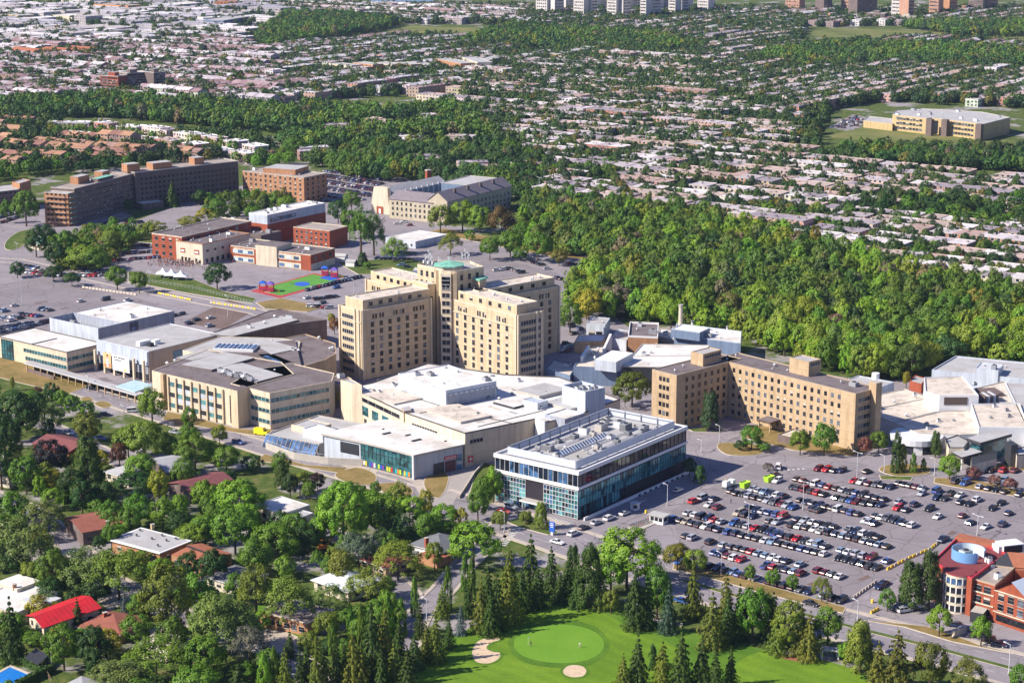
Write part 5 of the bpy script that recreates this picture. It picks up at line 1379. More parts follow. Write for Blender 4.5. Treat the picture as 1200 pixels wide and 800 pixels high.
for x_,y_,lab in ((412,312,'small white shed on the grass behind the schoolyard'),(398,305,'low pale shed beside the red brick annex wall'),(492,322,'tiny blue walled shed beside the grass strip')):
 c_ = px(x_,y_); t = Thing('shed',lab,'shed',c_); sx = 8 if x_ == 398 else 5
 b = MB(); b.box(*c_,0,sx,5,2.8,WHITEW if x_ != 492 else BLUEP,-.3); t.part('wall',b)
 cr,sr = math.cos(-.3),math.sin(-.3); P = lambda a,e,z: (c_[0] + cr * a - sr * e,c_[1] + sr * a + cr * e,z)
 b = MB(); h = sx / 2 + .3
 b.face([P(-h,-2.8,2.7),P(h,-2.8,2.7),P(h,0,3.9),P(-h,0,3.9)],ROOFL); b.face([P(-h,0,3.9),P(h,0,3.9),P(h,2.8,2.7),P(-h,2.8,2.7)],ROOFL)
 b.face([P(h - .31,-2.5,2.8),P(h - .31,2.5,2.8),P(h - .31,0,3.85)],WHITEW); t.part('roof',b)
# ------------------------------------------------------------------ long dark brick home with balconies
t = Thing('brick_care_home','long dark brick residence with a green copper roof strip and stacked balconies','residence',px(130,245))
Z = 22
fc,fr = px(87,221,Z),px(157,203,Z)
u = Vector((fr[0] - fc[0],fr[1] - fc[1])); Lw = u.length; u /= Lw; v = Vector((-u.y,u.x))
w1 = [fc,fr,tuple(Vector(fr) + v * 17),tuple(Vector(fc) + v * 17)]
block(t,w1,0,Z,BRICKD,ROOFT,.5,CONC,'wing')
t.grid(w1[0],w1[1],2.0,3.1,6,16,1.5,1.5,3,2,limit=96)
a_,e_ = w1[3],w1[0]
rot = math.atan2(e_[1] - a_[1],e_[0] - a_[0]); nn = Vector((math.sin(rot),-math.cos(rot)))
b1 = [tuple(Vector(e_) + nn * 7),e_,a_,tuple(Vector(a_) + nn * 7)]
block(t,b1,0,Z - 2,BRICKO,ROOFL,.4,CONC,'end_bay','end_bay_roof')
P_,Q_ = px(51,224,20),px(72,226,20)
for k in range(6):
 m_ = Vector(e_) + nn * 7.9 - v * (-3.5);
 b = MB(); c_ = Vector(e_) + nn * 3.4 - u * 0; c2 = Vector(e_) + nn * 3.5 - v * 0.0
 q0 = Vector(b1[0]); q1 = Vector(e_)
 mm = (q0 + q1) / 2 - v * 0.9
 b.box(mm.x,mm.y,1.9 + 3.1 * k,6.2,1.8,.2,CONC,math.atan2(u.y,u.x)); b.box(mm.x - v.x * .8,mm.y - v.y * .8,2.1 + 3.1 * k,6.2,.12,1.0,M('green_balcony',(.05,.16,.14),.5,.1),math.atan2(u.y,u.x)); t.part('balcony',b)
 mm = Vector(b1[0]) * .5 + Vector(b1[3]) * .5 + nn * .7
 b = MB(); b.box(mm.x,mm.y,1.9 + 3.1 * k,14,1.4,.2,CONC,rot); b.box(mm.x + nn.x * .6,mm.y + nn.y * .6,2.1 + 3.1 * k,14,.12,1.0,BRICKO,rot); t.part('balcony',b)
t.grid(b1[3],b1[0],2.3,3.1,6,5,1.6,1.7,1,1,GLASS,limit=0)
c1 = (Vector(w1[0]) * .45 + Vector(w1[1]) * .55) + v * 4; b = MB(); b.box(c1.x,c1.y,Z - .5,17,5,2.2,BRICKD,math.atan2(u.y,u.x),COPPER); t.part('copper_roof',b)
for s,h_,l_ in ((.35,4.5,12),(.72,4,8)):
 c1 = (Vector(w1[0]) * (1 - s) + Vector(w1[1]) * s) + v * 11.5; b = MB(); b.box(c1.x,c1.y,Z - .5,l_,6,h_,BRICKO,math.atan2(u.y,u.x),ROOFL); t.part('penthouse',b)
g0,g1 = px(158,202,23),px(279,188.5,23); u2 = Vector((g1[0] - g0[0],g1[1] - g0[1])); L2 = u2.length; u2 /= L2; v2 = Vector((-u2.y,u2.x))
w2 = [g0,g1,tuple(Vector(g1) + v2 * 17),tuple(Vector(g0) + v2 * 17)]
block(t,w2,0,23,BRICKD,ROOFT,.5,CONC,'rear_wing','rear_roof'); t.grid(w2[0],w2[1],2,3.1,6,22,1.5,1.5,3,2,limit=96)
for s,l_,w_,h_ in ((.03,9,7,5),(.30,14,8,4),(.66,7,7,4.5)):
 c1 = Vector(g0) + u2 * L2 * s + v2 * 9; b = MB(); b.box(c1.x,c1.y,22.5,l_,w_,h_,BRICKO,math.atan2(u2.y,u2.x),ROOFL); t.part('penthouse',b)
c1 = Vector(g0) + u2 * L2 * .1 - v2 * 4; b = MB(); b.box(c1.x,c1.y,0,15,8,4,BRICKD,math.atan2(u2.y,u2.x),ROOFW); t.part('entrance_canopy',b)
t.done()
t,q = simple('brick_apartments','low dark brick block with a pale roof at the picture edge','apartment block',((-30,228),(22,222),(28,214)),13,BRICKD,ROOFL,.4,None,3,61,wins=((0,1,1.5,3.1,4,9,1.5,1.5),),sq=False); t.done()
t,q = simple('brick_apartments','small square orange brick tower beside the dark brick residence','apartment block',((14,213),(23,215),(36,211)),16,BRICKO,ROOFL,.4,None,1,62,sq=False); t.done()
t,q = simple('brick_offices','five storey orange brick block with rows of dark windows','apartment block',((300,197.5),(356,208),(375,202)),17,BRICKO,ROOFT,.5,CONC,5,63,wins=((0,1,2,3.1,5,12,1.5,1.6),(1,2,2,3.1,5,4,1.5,1.6)))
q2 = rect((316,195),(346,199),(352,194),20); b = MB(); b.prism(q2,16,20,BRICKO,ROOFL); t.part('penthouse',b); t.done()
t,q = simple('flat_pavilion','green roofed little pavilion among the shrubs by the dark brick residence','pavilion',((32,284),(60,288),(66,280)),3.5,CREAM,COPPER,.2,None,0,64,sq=False); t.done()
# ------------------------------------------------------------------ church with a curved front, stone convent
t = Thing('church','pale church with a flared trapezoid front and a long blue grey nave','church',px(450,240))
f0,f1 = px(433,249),px(458,252); tz = hgt(446,250,218)
d = Vector((f1[0] - f0[0],f1[1] - f0[1])); Lf = d.length; d /= Lf; v = Vector((-d.y,d.x)); f0 = Vector(f0)
def fp(s,z,off=0): q = f0 + d * Lf * s + v * off; return (q.x,q.y,z)
prof = [(0.0,0),(1.0,0),(.93,tz * .3),(.88,tz * .65),(.86,tz * .96),(.5,tz),(.22,tz * .96),(.16,tz * .65),(.09,tz * .3)]
b = MB(); b.face([fp(s,z) for s,z in prof],CREAM); b.face([fp(s,z,3) for s,z in prof][::-1],CREAM)
for i in range(len(prof)):
 a_,e_ = prof[i],prof[(i + 1) % len(prof)]; b.face([fp(a_[0],a_[1],0),fp(a_[0],a_[1],3),fp(e_[0],e_[1],3),fp(e_[0],e_[1],0)],CREAM)
t.part('front',b)
b = MB(); c_ = f0 + d * Lf * .5; b.box(c_.x - v.x * .1,c_.y - v.y * .1,.2,5,.3,4.4,BRICKR,math.atan2(d.y,d.x)); b.box(c_.x - v.x * .3,c_.y - v.y * .3,.2,1.6,.2,3,WHITEW,math.atan2(d.y,d.x)); t.part('door',b)
nl = [tuple(f0 + d * Lf * .16 + v * 3),tuple(f0 + d * Lf * .88 + v * 3),tuple(f0 + d * Lf * .88 + v * 62),tuple(f0 + d * Lf * .16 + v * 62)]
b = MB(); b.sides(nl,0,tz * .72,BLUEP); t.part('nave_wall',b)
rdg = [tuple(f0 + d * Lf * .52 + v * 3),tuple(f0 + d * Lf * .52 + v * 62)]
b = MB(); z0,z1 = tz * .72,tz * .93
b.face([(*nl[1],z0),(*nl[2],z0),(*rdg[1],z1),(*rdg[0],z1)],ROOFL); b.face([(*nl[3],z0),(*nl[0],z0),(*rdg[0],z1),(*rdg[1],z1)],ROOFL); b.face([(*nl[2],z0),(*nl[3],z0),(*rdg[1],z1)],BLUEP)
ro = t.part('nave_roof',b)
for k in range(10):
 c_ = Vector(nl[1]) + v * (4 + 5.8 * k); b = MB(); b.box(c_.x,c_.y,0,.8,1.2,z0 + 1.2,LIGHTP,math.atan2(d.y,d.x)); t.part('buttress',b)
t.done()
c_ = px(502,222); t = Thing('chimney_stack','red brown brick chimney stack between the church nave and stone convent','chimney',c_); b = MB(); b.box(*c_,0,3,3,hgt(502,222,200),BRICKR,.5); t.part('shaft',b); b = MB(); b.box(*c_,hgt(502,222,200),3.5,3.5,.6,CONC,.5); t.part('rim',b)
def gabled(t,q,z0,z1,wall,roof,over=.5,along=0,name='wall'):
 """Walls and a gable roof on a four-cornered footprint; the ridge runs along edge q[0]-q[1] (along=0) or q[1]-q[2]."""
 q = ccw(q)
 if along: q = q[1:] + q[:1]
 A,B,C,D = (Vector(p) for p in q)
 r0,r1 = (A + D) / 2,(B + C) / 2
 b = MB(); b.sides([tuple(p) for p in (A,B,C,D)],0,z0,wall)
 b.face([(*B,z0),(*C,z0),(*r1,z1)],wall,[(0,z0),((C - B).length,z0),((C - B).length / 2,z1)]); b.face([(*D,z0),(*A,z0),(*r0,z1)],wall,[(0,z0),((C - B).length,z0),((C - B).length / 2,z1)])
 w = t.part(name,b)
 e = (B - A).normalized() * over; s = (D - A).normalized() * over; dz = over * (z1 - z0) / ((D - A).length / 2)
 b = MB()
 for top,lo,hi_,lo2 in ((0,A - s - e,B - s + e,1),(0,C + s + e,D + s - e,-1)):
  pass
 a1,b1,c1,d1 = A - s - e,B - s + e,C + s + e,D + s - e; R0,R1 = r0 - e,r1 + e; zo = z0 - dz; th = .18
 for P4 in (((a1,zo),(b1,zo),(R1,z1),(R0,z1)),((c1,zo),(d1,zo),(R0,z1),(R1,z1))):
  b.face([(*p,z + th) for p,z in P4],roof); b.face([(*p,z) for p,z in P4[::-1]],roof)
  for i in range(4):
   (p,z),(p2,z2) = P4[i],P4[(i + 1) % 4]
   if i != 2: b.face([(*p,z),(*p2,z2),(*p2,z2 + th),(*p,z + th)],roof)
 r = t.part('roof',b)
 return q,w,r
def hipped(t,q,z0,z1,wall,roof,over=.6):
 q = ccw(q); A,B,C,D = (Vector(p) for p in q)
 if (B - A).length < (C - B).length: A,B,C,D = B,C,D,A
 b = MB(); b.sides([tuple(p) for p in (A,B,C,D)],0,z0,wall); w = t.part('wall',b)
 k = (D - A).length / 2; u = (B - A).normalized(); m0,m1 = (A + D) / 2 + u * k,(B + C) / 2 - u * k
 if (m1 - m0).dot(u) < 0: m0 = m1 = (m0 + m1) / 2
 o = inset([tuple(p) for p in (A,B,C,D)],-over); zo = z0 - .1
 b = MB()
 b.sides(o,zo,zo + .2,WHITEW); b.face([(*p,zo) for p in o[::-1]],WHITEW); zo += .2
 b.face([(*o[0],zo),(*o[1],zo),(*m1,z1),(*m0,z1)],roof); b.face([(*o[2],zo),(*o[3],zo),(*m0,z1),(*m1,z1)],roof)
 b.face([(*o[1],zo),(*o[2],zo),(*m1,z1)],roof); b.face([(*o[3],zo),(*o[0],zo),(*m0,z1)],roof)
 r = t.part('roof',b)
 return [tuple(p) for p in (A,B,C,D)],w,r
PURPLER = M('mauve_shingle',(.22,.19,.21),.9,.15,.4)
q = rect((465,231),(507,238),(520,232),12); t = Thing('stone_convent','pale stone convent with a mauve gable roof and rows of windows','convent',centroid(q)); q,w,r = gabled(t,q,12,16,STONE,PURPLER)
t.grid(q[0],q[1],2,3.4,3,9,1.3,1.8,1,1,limit=60); t.done()
q = rect((505,233),(524,236),(579,216),14); t = Thing('stone_convent','stone convent wing with a long mauve roof whose side lies in shade','convent',centroid(q)); q,w,r = gabled(t,q,14,19,STONE,PURPLER,along=1)
b = MB()
for k in range(4): c_ = lerp(lerp(q[0],q[3],.3),lerp(q[1],q[2],.3),.2 + .2 * k); b = MB(); b.box(*c_,16,1.4,1.4,3.4,BRICKD,.5); t.part('dormer',b,r)
t.grid(q[0],q[1],2,3.4,3,16,1.3,1.8,1,1,limit=60); t.done()
q = rect((520,213),(552,217),(578,208),14); t = Thing('stone_convent','white roofed rear block beyond the mauve roofed convent','convent',centroid(q)); block(t,q,0,14,BLUEP,ROOFL,.4,CONC); t.done()
t,q = simple('portable_building','low white and blue portable building beside the hospital car park','portable building',((462,276),(487,283),(511,273)),4.2,LIGHTP,ROOFW,.2,None,0,65,wins=((0,1,1.2,1,1,5,1.4,1.2),)); t.done()
# ------------------------------------------------------------------ landmarks further out
t = Thing('yellow_school','three storey yellow brick school on a mown field','school',px(1100,152))
Z = 13
segs = [((1046,133.5),(1086,138),1),((1086,139.5),(1092,140),0),((1092,141),(1113,139),2),((1113,139.5),(1143,143),1),((1143,145),(1152,145.5),0),((1152,146),(1184,138),2)]
q = ccw(PP([(1046,134),(1086,138.5),(1092,138),(1112,140),(1144,144),(1152,145.5),(1184,137.5),(1150,131),(1080,127),(1050,129)],Z)); block(t,q,0,Z,YELLOWB,ROOFL,.5,CONC)
a_,e_ = px(1048,134.3,Z),px(1086,138.5,Z); t.grid(a_,e_,2,3.8,3,8,2.6,1.8,2,4,limit=48)
a_,e_ = px(1113,140.2,Z),px(1144,144,Z); t.grid(a_,e_,2,3.8,3,7,2.6,1.8,2,2,limit=48)
for x_,y_ in ((1090,140),(1108,140.5),(1148,145.8)):
 c_ = px(x_,y_,Z); b = MB(); b.box(c_[0],c_[1],0,5,4,Z + .3,BRICKD,-.75); t.part('stair_pier',b)
c_ = px(1100,138,Z); b = MB(); b.box(c_[0],c_[1] - 3,1,12,3,10,DARKM,-.2); t.part('glazed_entrance',b)
scatter_roof(t,q,Z - .5,16,71,.5);
q2 = ccw(PP([(1012,141),(1046,145),(1046,139),(1018,136)],6)); block(t,q2,0,6,YELLOWB,ROOFL,.4,CONC,'low_wing','low_roof')
t.done()
c_ = px(1124,159); t = Thing('dumpster','bright blue bin on the grass before the yellow school','bin',c_)
b = MB(); b.prism([(c_[0] - 3.4,c_[1] - 1.6),(c_[0] + 3.4,c_[1] - 1.6),(c_[0] + 3.8,c_[1] + 1.6),(c_[0] - 3.8,c_[1] + 1.6)],.2,3.2,BLUEPLAS); t.part('body',b); b = MB(); b.box(*c_,3.2,7,3,.25,BLUEPLAS); t.part('lid',b)
def tower(name,label,x0,x1,yb,yt,wall,roof,ang,depth,rows=0,cols=0,group=None,w=1.8,h=1.5,vp=True):
 p0 = Vector(px(x0,yb)); wm = (x1 - x0) / proj(p0.x,p0.y)[2]; H_ = hgt((x0 + x1) / 2,yb,yt)
 c,s = math.cos(ang),math.sin(ang); L_ = (wm - depth * abs(s)) / max(.3,c) if ang else wm
 L_ = max(L_,6)
 base = p0 + Vector((0,depth * s if ang > 0 else 0))
 q = quadUV(p0 if ang > 0 else p0 + Vector((0,0)),L_,depth,Vector((c,s)),Vector((-s,c)))
 t = Thing(name,label,'apartment block',centroid(q),0,group)
 block(t,q,0,H_,wall,roof,.6,CONC)
 if rows: t.grid(q[0],q[1],1.2,(H_ - 1.5) / rows,rows,cols,w,h,1,1,limit=48)
 c2 = centroid(q); b = MB(); b.box(*c2,H_ - .6,min(8,L_ * .4),6,3.4,wall,ang,ROOFL); t.part('lift_house',b)
 t.done(); return t
tower('brick_apartments','lowest red brick apartment slab of the stepped pair above the trees',118,150,109,88,BRICKR,ROOFL,-.5,14,6,9)
tower('brick_apartments','taller red brick apartment tower with shaded side above the trees',150,181,109,86,BRICKD,ROOFL,.7,16,7,8)
tower('brick_apartments','red brick apartment tower at the end of the stepped group',181,206,109,85,BRICKD,ROOFL,.75,16,7,6)
xs = [(628,650,16),(650,671,17),(672,693,18),(693,710,18),(711,731,19),(730,750,19.5),(750,766,21),(764,785,20.5),(783,800,17),(800,817,16),(817,838,14)]
pal = wallmat('pale_tower_concrete',(.60,.57,.55),.06,0,0)
for k,(x0,x1,yb) in enumerate(xs):
 tower('apartment_tower','pale concrete apartment tower, %s along the skyline row from the grassy field' % nth(k + 1),x0,x1 - 1,yb + 4,yb - 26,pal,ROOFL,-.6 if k % 2 == 0 else .65,18,8,5,'pale towers along the skyline',2.2,1.6)
for k,(x0,yb) in enumerate(((640,11),(663,12),(684,13),(703,13),(722,14),(742,14),(758,15),(776,14),(792,12),(826,10))):
 tower('apartment_tower','pale concrete apartment tower, %s in the rear skyline row seen through the gaps' % nth(k + 1),x0,x0 + 20,yb,yb - 24,pal,ROOFL,.6 if k % 2 else -.65,16,8,5,'pale towers along the skyline',2.2,1.6)
og = wallmat('salmon_tower_brick',(.46,.27,.19),.1);
xs = [(920,944,7),(965,985,9),(985,1004,8),(1004,1040,13),(1044,1064,14),(1064,1081,16),(1088,1107,12),(1112,1132,9),(1134,1158,7),(1158,1180,6)]
for k,(x0,x1,yb) in enumerate(xs):
 tower('apartment_tower',('salmon','dark','salmon','dark','pale','salmon','salmon','orange','dark','salmon')[k] + ' apartment tower, %s along the skyline row from the pale towers' % nth(k + 1),x0,x1 - 1,yb + 9,yb - 22,(og,BRICKD,og,BRICKD,pal,og,og,BRICKO,BRICKD,og)[k],ROOFL,(-.6,.6)[k % 2],18,7,5,'brick towers along the skyline',2.2,1.6)
low = [(1015,1040,27,15,BRICKD),(950,1010,26,19,BRICKO),(912,950,32,25,BLUEP),(1050,1075,27,19,CREAM),(1110,1150,15,9,BRICKO)]
for k,(x0,x1,yb,yt,m_) in enumerate(low):
 tower('apartment_block',('dark brick','orange brick','blue grey','cream','tan brick')[k] + ' low block in front of the brick skyline towers',x0,x1,yb,yt,m_,ROOFL,(-.5,.3,.3,-.3,-.3)[k],14,3,8)
for k,(x0,y0,x1,y1,dp,z,wl,rf,lab) in enumerate([
 (385,84,412,87,14,9,CREAM,ROOFL,'pale three storey apartment row by the yellow roofed shops'),(413,84,437,87,14,10,BRICKO,ROOFL,'pink brick apartment row beside the pale three storey row'),
 (438,84,460,87,14,10,CREAM,ROOFL,'cream apartment row with galleries above the yellow roofed shops'),(461,84,482,87,14,10,BRICKO,ROOFL,'tan apartment row next to the cream galleries'),(484,84,501,87,14,9,CREAM,ROOFL,'short cream apartment row at the end of the gallery rows'),
 (405,97,452,103,22,7,YELLOWB,ROOFT,'long yellow fronted shop with a tan roof'),(452,98,498,101,24,8,BLUEP,ROOFL,'blue sided shop hall next to the yellow fronted shop'),
 (511,82,540,88,16,12,BRICKO,ROOFL,'tan brick apartment block with white roof beside the arched cream block'),(541,81,560,88,16,13,CREAM,ROOFL,'cream apartment block with arched windows'),(561,86,592,78,16,11,BLUEP,ROOFL,'blue shaded long apartment block beside the cream arched block'),
 (600,79,652,68,18,9,BLUEP,ROOFL,'long blue sided flat block on the diagonal street'),(655,73,702,64,18,9,YELLOWB,ROOFL,'yellow ended flat block following the blue sided block'),(690,58,704,60,16,9,BRICKR,ROOFL,'small red brick block with a shaded side on the diagonal street'),
 (702,70,750,62,16,7,CREAM,ROOFL,'long pale roofed block beyond the red brick block'),(775,61,806,55,16,7,BRICKO,ROOFL,'orange ended flat block near the skyline wood'),(825,42,862,36,18,9,BLUEP,ROOFL,'dark sided flat block below the skyline wood'),
 (862,40,905,31,18,8,LIGHTP,ROOFL,'pale long flat hall on the diagonal by the mown field'),
 (12,66,40,69,16,9,YELLOWB,TERRA,'yellow end walled house with rust roof, first of three alike'),(46,66,74,68,16,9,YELLOWB,TERRA,'yellow end walled house with rust roof, middle of three alike'),(79,65,107,67,16,9,YELLOWB,TERRA,'yellow end walled house with rust roof, last of three alike'),
 (6,25,22,27,25,10,YELLOWB,ROOFL,'cream box store at the edge of the shopping centre'),(22,25,45,24,25,10,BLUEP,ROOFL,'blue fronted box store beside the cream box store'),
 (62,24,86,26,25,8,CREAM,ROOFW,'cream shop hall with a white roof before the bright blue shop'),(86,26,108,26.5,22,8,BLUEPLAS,ROOFL,'bright blue fronted shop'),(109,27,138,28,30,7,WHITEW,ROOFW,'white shop hall beside the bright blue shop'),
 (160,18,192,15,30,9,DARKM,ROOFL,'dark fronted store hall with pale roof'),(205,14,240,11,40,10,BLUEP,ROOFW,'blue grey store hall with white roof behind the car lots'),(238,28,268,27,30,8,WHITEW,ROOFW,'white low store hall near the wood'),
 (262,33,292,28,30,10,BLUEP,ROOFL,'dark blue store hall with white upper edge near the wood'),(72,5,106,8,40,13,CREAM,ROOFW,'large cream warehouse on the far edge'),(110,12,150,14,30,9,ORANGE,ROOFT,'orange fronted shop row in front of the cream warehouse'),
 (115,4,128,6,30,13,DARKM,ROOFL,'dark warehouse beside the large cream warehouse'),(150,5,182,6,30,12,BRICKD,ROOFL,'brown warehouse at the far edge beside the dark warehouse'),(252,10,276,10,30,10,ORANGE,TERRA,'orange walled store with a rust roof'),
 (162,47,205,44,28,7,CREAM,ROOFL,'pale grey roofed hall standing in the rowhouse streets'),(200,20,232,24,14,6,CREAM,ROOFW,'thin white roofed shop strip beside the car lots')]):
 a_,e_ = Vector(px(x0,y0)),Vector(px(x1,y1)); d_ = (e_ - a_); Lb = d_.length; d_ /= Lb; v_ = Vector((-d_.y,d_.x))
 q = [tuple(a_),tuple(e_),tuple(e_ + v_ * dp),tuple(a_ + v_ * dp)]
 t = Thing('shop_hall' if 'shop' in lab or 'store' in lab or 'hall' in lab or 'warehouse' in lab else 'apartment_block',lab,'shop' if 'shop' in lab or 'store' in lab else 'building',centroid(q))
 if rf is TERRA and z == 9: gabled(t,q,7,10.5,wl,rf)
 else: block(t,q,0,z,wl,rf,.4,CONC)
 if Lb > 18 and z >= 9: t.grid(q[0],q[1],1.2,3,max(1,int(z / 3.2)),max(3,int(Lb / 6)),2.0,1.5,1,1,limit=40)
 t.done()
# ------------------------------------------------------------------ houses among the trees in front of the boulevard
def house_win(t,q,z=1.2,h=1.5,w=1.8,n01=4,n12=2,rows=1):
 t.grid(q[0],q[1],z,2.8,rows,n01,w,h,.8,.8); t.grid(q[1],q[2],z,2.8,rows,n12,w,h,.8,.8)
def chimney(t,c,z0,z1,par=None,m=None):
 b = MB(); b.box(*c,z0,1.1,.9,z1 - z0,m or BRICKR,.6); b.box(*c,z1,1.3,1.1,.15,CONC,.6); t.part('chimney',b,par)
q = ccw([px(34,719,6.0),px(51,732,6.0),px(115,710,6.0),px(92,697,6.0)])
t = Thing('house','cream two storey house under a bright red metal roof','house',centroid(q)); q2,w,r = gabled(t,q,5.6,7.0,CREAM,REDMET,.8,1)
for k in range(13):
 for e0,e1 in ((q2[0],q2[1]),(q2[3],q2[2])):
  A_ = Vector(lerp(e0,e1,k / 12)); B_ = (Vector(lerp(q2[0],q2[1],k / 12)) + Vector(lerp(q2[3],q2[2],k / 12))) / 2
  if k == 0: continue
  b = MB(); b.tube((A_.x,A_.y,5.78),(B_.x,B_.y,7.2),.06,M('dark_red_seam',(.40,.015,.02),.5,.1),4); t.part('roof_seam',b,r)
t.grid(q[0],q[1],3.4,2.8,1,3,1.4,1.4,.5,.5); t.grid(q[0],q[1],.5,2.8,1,4,1.4,1.7,.5,.5); t.grid(q[1],q[2],3.2,2.8,1,4,1.5,1.4,1,1); t.done()
q = rect((-30,700),(20,716),(68,692),4.5)
t = Thing('house','long white and grey flat roofed house next to the red metal roof','house',centroid(q)); block(t,q,0,4.2,CREAM,ROOFW,.25,LIGHTM); house_win(t,q)
b = MB(); q3 = rect((-6,682),(20,690),(48,680),5.0); b.prism(q3,0,5,CREAM,ROOFW); t.part('rear_wing',b); chimney(t,px(17,688,5),4.2,6,m=BRICKO); b = MB(); b.prism(rect((28,700),(50,708),(69,698),5.0),0,4.6,CREAM,LIGHTM); t.part('side_wing',b); t.done()
q = rect((101,725),(140,739),(160,719),4.0)
t = Thing('house','bungalow with a rust brown hipped roof behind the broad yellow-green tree','house',centroid(q)); q,w,r = hipped(t,q,3.0,5.6,BUFF,BROWNS,.7); house_win(t,q); chimney(t,lerp(q[0],q[2],.4),3.5,6.2,r); t.done()
q = rect((127,631),(187,647),(225,632),4.6)
t = Thing('house','flat grey gravel roofed house with a wide white rim and orange brick walls','house',centroid(q)); block(t,inset(q,.8),0,4.0,BRICKO,ROOFL,0); b = MB(); b.prism(q,4.0,4.35,WHITEW,WHITEW,True); t.part('roof_rim',b)
b = MB(); b.prism(inset(q,.9),4.3,4.42,ROOFL,ROOFL); t.part('gravel_roof',b); house_win(t,inset(q,.8)); chimney(t,px(179,619,4.6),4.4,6.0,m=YELLOWB)
for x_,y_ in ((160,628),(185,640),(195,634),(178,632),(190,628),(206,632),(164,622)): rooftop(t,*px(x_,y_,4.4),4.42,.9,.8,.8,0,DARKM,1)
t.done()
q = rect((85,604),(97,622),(141,611),5.0)
t = Thing('house','house with a low rust brown roof and dark chimney in front of the hedges','house',centroid(q)); q,w,r = gabled(t,q,4.6,6.2,BRICKD,BROWNS,.6,1); house_win(t,q); chimney(t,lerp(q[0],q[1],.62),4.5,6.8,r,DARKM); t.done()
q = rect((214,644),(236,660),(262,646),4.6)
t = Thing('house','house with two stepped orange shed roofs beside the white rimmed roof','house',centroid(q))
m1,m2 = lerp(q[0],q[3],.5),lerp(q[1],q[2],.5)
b = MB(); b.sides(q,0,4,BRICKO); t.part('wall',b)
b = MB(); b.face([(*q[0],4),(*q[1],4),(*m2,4.9),(*m1,4.9)],TERRA); b.face([(*q[0],3.9),(*m1,4.8),(*m2,4.8),(*q[1],3.9)],TERRA); b.face([(*q[0],3.9),(*q[1],3.9),(*q[1],4),(*q[0],4)],TERRA); t.part('roof',b)
b = MB(); b.face([(*m1,5.6),(*m2,5.6),(*q[2],4.6),(*q[3],4.6)],TERRA); b.face([(*m1,4.9),(*m2,4.9),(*m2,5.6),(*m1,5.6)],DARKM); b.face([(*q[1],4),(*q[2],4),(*q[2],4.6),(*m2,5.6),(*m2,4.9)],BRICKO); b.face([(*q[3],4),(*q[0],4),(*m1,4.9),(*m1,5.6),(*q[3],4.6)],BRICKO); t.part('upper_roof',b); house_win(t,q); t.done()
q = rect((205,562),(222,573),(265,558),5.0)
t = Thing('house','house with two long maroon roof slopes facing the hospital drive','house',centroid(q)); q,w,r = gabled(t,q,4.2,5.8,BRICKD,M('maroon_shingle',(.20,.07,.07),.9,.15,.5),.6,1); house_win(t,q); t.done()
q = rect((176,536),(196,551),(222,545),5.0)
t = Thing('house','house with a pale grey shingle gable and dark brick side','house',centroid(q)); q,w,r = gabled(t,q,4.4,6.4,BRICKD,M('pale_grey_shingle',(.36,.36,.38),.9,.12,.5),.6,1); house_win(t,q); t.done()
q = rect((127,547),(150,556),(172,548),4.6)
t = Thing('house','small house with a light grey hipped roof beside the pale grey gable','house',centroid(q)); q,w,r = hipped(t,q,3.2,5.4,CREAM,M('pale_grey_shingle',()),.6) if False else hipped(t,q,3.2,5.4,CREAM,MATS['pale_grey_shingle'],.6); house_win(t,q); t.done()
q = rect((62,512),(80,527),(98,515),5)
t = Thing('house','house with a dusky red roof half hidden below the purple leaved tree','house',centroid(q)); q,w,r = gabled(t,q,4.2,6,BRICKR,MATS['maroon_shingle'],.6); house_win(t,q); t.done()
q = rect((-14,546),(10,556),(30,546),5)
t = Thing('house','house with a slate blue roof at the edge behind the hedges','house',centroid(q)); q,w,r = gabled(t,q,4.4,6.4,CREAM,M('slate_blue',(.17,.21,.29),.8,.15,.5),.6); house_win(t,q); t.done()
q = rect((298,590),(330,601),(362,590),4.6)
t = Thing('house','flat house with a cream white roof beside the orange machine','house',centroid(q)); block(t,q,0,4.4,CREAM,ROOFW,.25,LIGHTM); house_win(t,q)
q3 = rect((318,603),(342,610),(366,600),3.6); block(t,q3,0,3.6,CREAM,ROOFL,.2,LIGHTM,'side_wing','side_roof'); t.done()
q = rect((366,677),(408,690),(446,677),4.2)
t = Thing('house','bungalow with a bluish white hipped roof glimpsed through feathery trees','house',centroid(q)); q,w,r = hipped(t,q,3.4,6.0,CREAM,M('bluish_white_roof',(.62,.66,.70),.5,.15,.8),.8); house_win(t,q); t.done()
q = rect((488,632),(518,643),(540,628),4.6)
t = Thing('house','house with a dark slate hipped roof beside the big round tree','house',centroid(q)); q,w,r = hipped(t,q,3.6,6.4,WHITEW,GREYS,.8); house_win(t,q); chimney(t,lerp(q[0],q[3],.5),4,7,r)
q3 = rect((496,647),(512,656),(524,648),2.8); b = MB(); b.prism(q3,0,2.8,BRICKO,TERRA); t.part('porch',b); t.done()
q = rect((312,712),(360,730),(384,712),4.2)
t = Thing('house','tawny brick bungalow shaded by the two feathery trees on a small lawn','house',centroid(q)); block(t,q,0,4.2,BRICKO,ROOFB,.3,CREAM); house_win(t,q,n01=6); t.done()
q = rect((250,670),(278,683),(304,668),4.2)
t = Thing('house','house with a grey roof and white eaves deep in feathery trees','house',centroid(q)); q,w,r = hipped(t,q,3.4,5.6,CREAM,GREYS,.6); house_win(t,q); t.done()
q = rect((168,752),(196,764),(224,748),3.6)
t = Thing('house','low house with pale roof edge under the wide olive trees','house',centroid(q)); block(t,q,0,3.6,CREAM,ROOFP,.2,WHITEW); house_win(t,q); t.done()
q = rect((60,808),(96,824),(130,800),4)
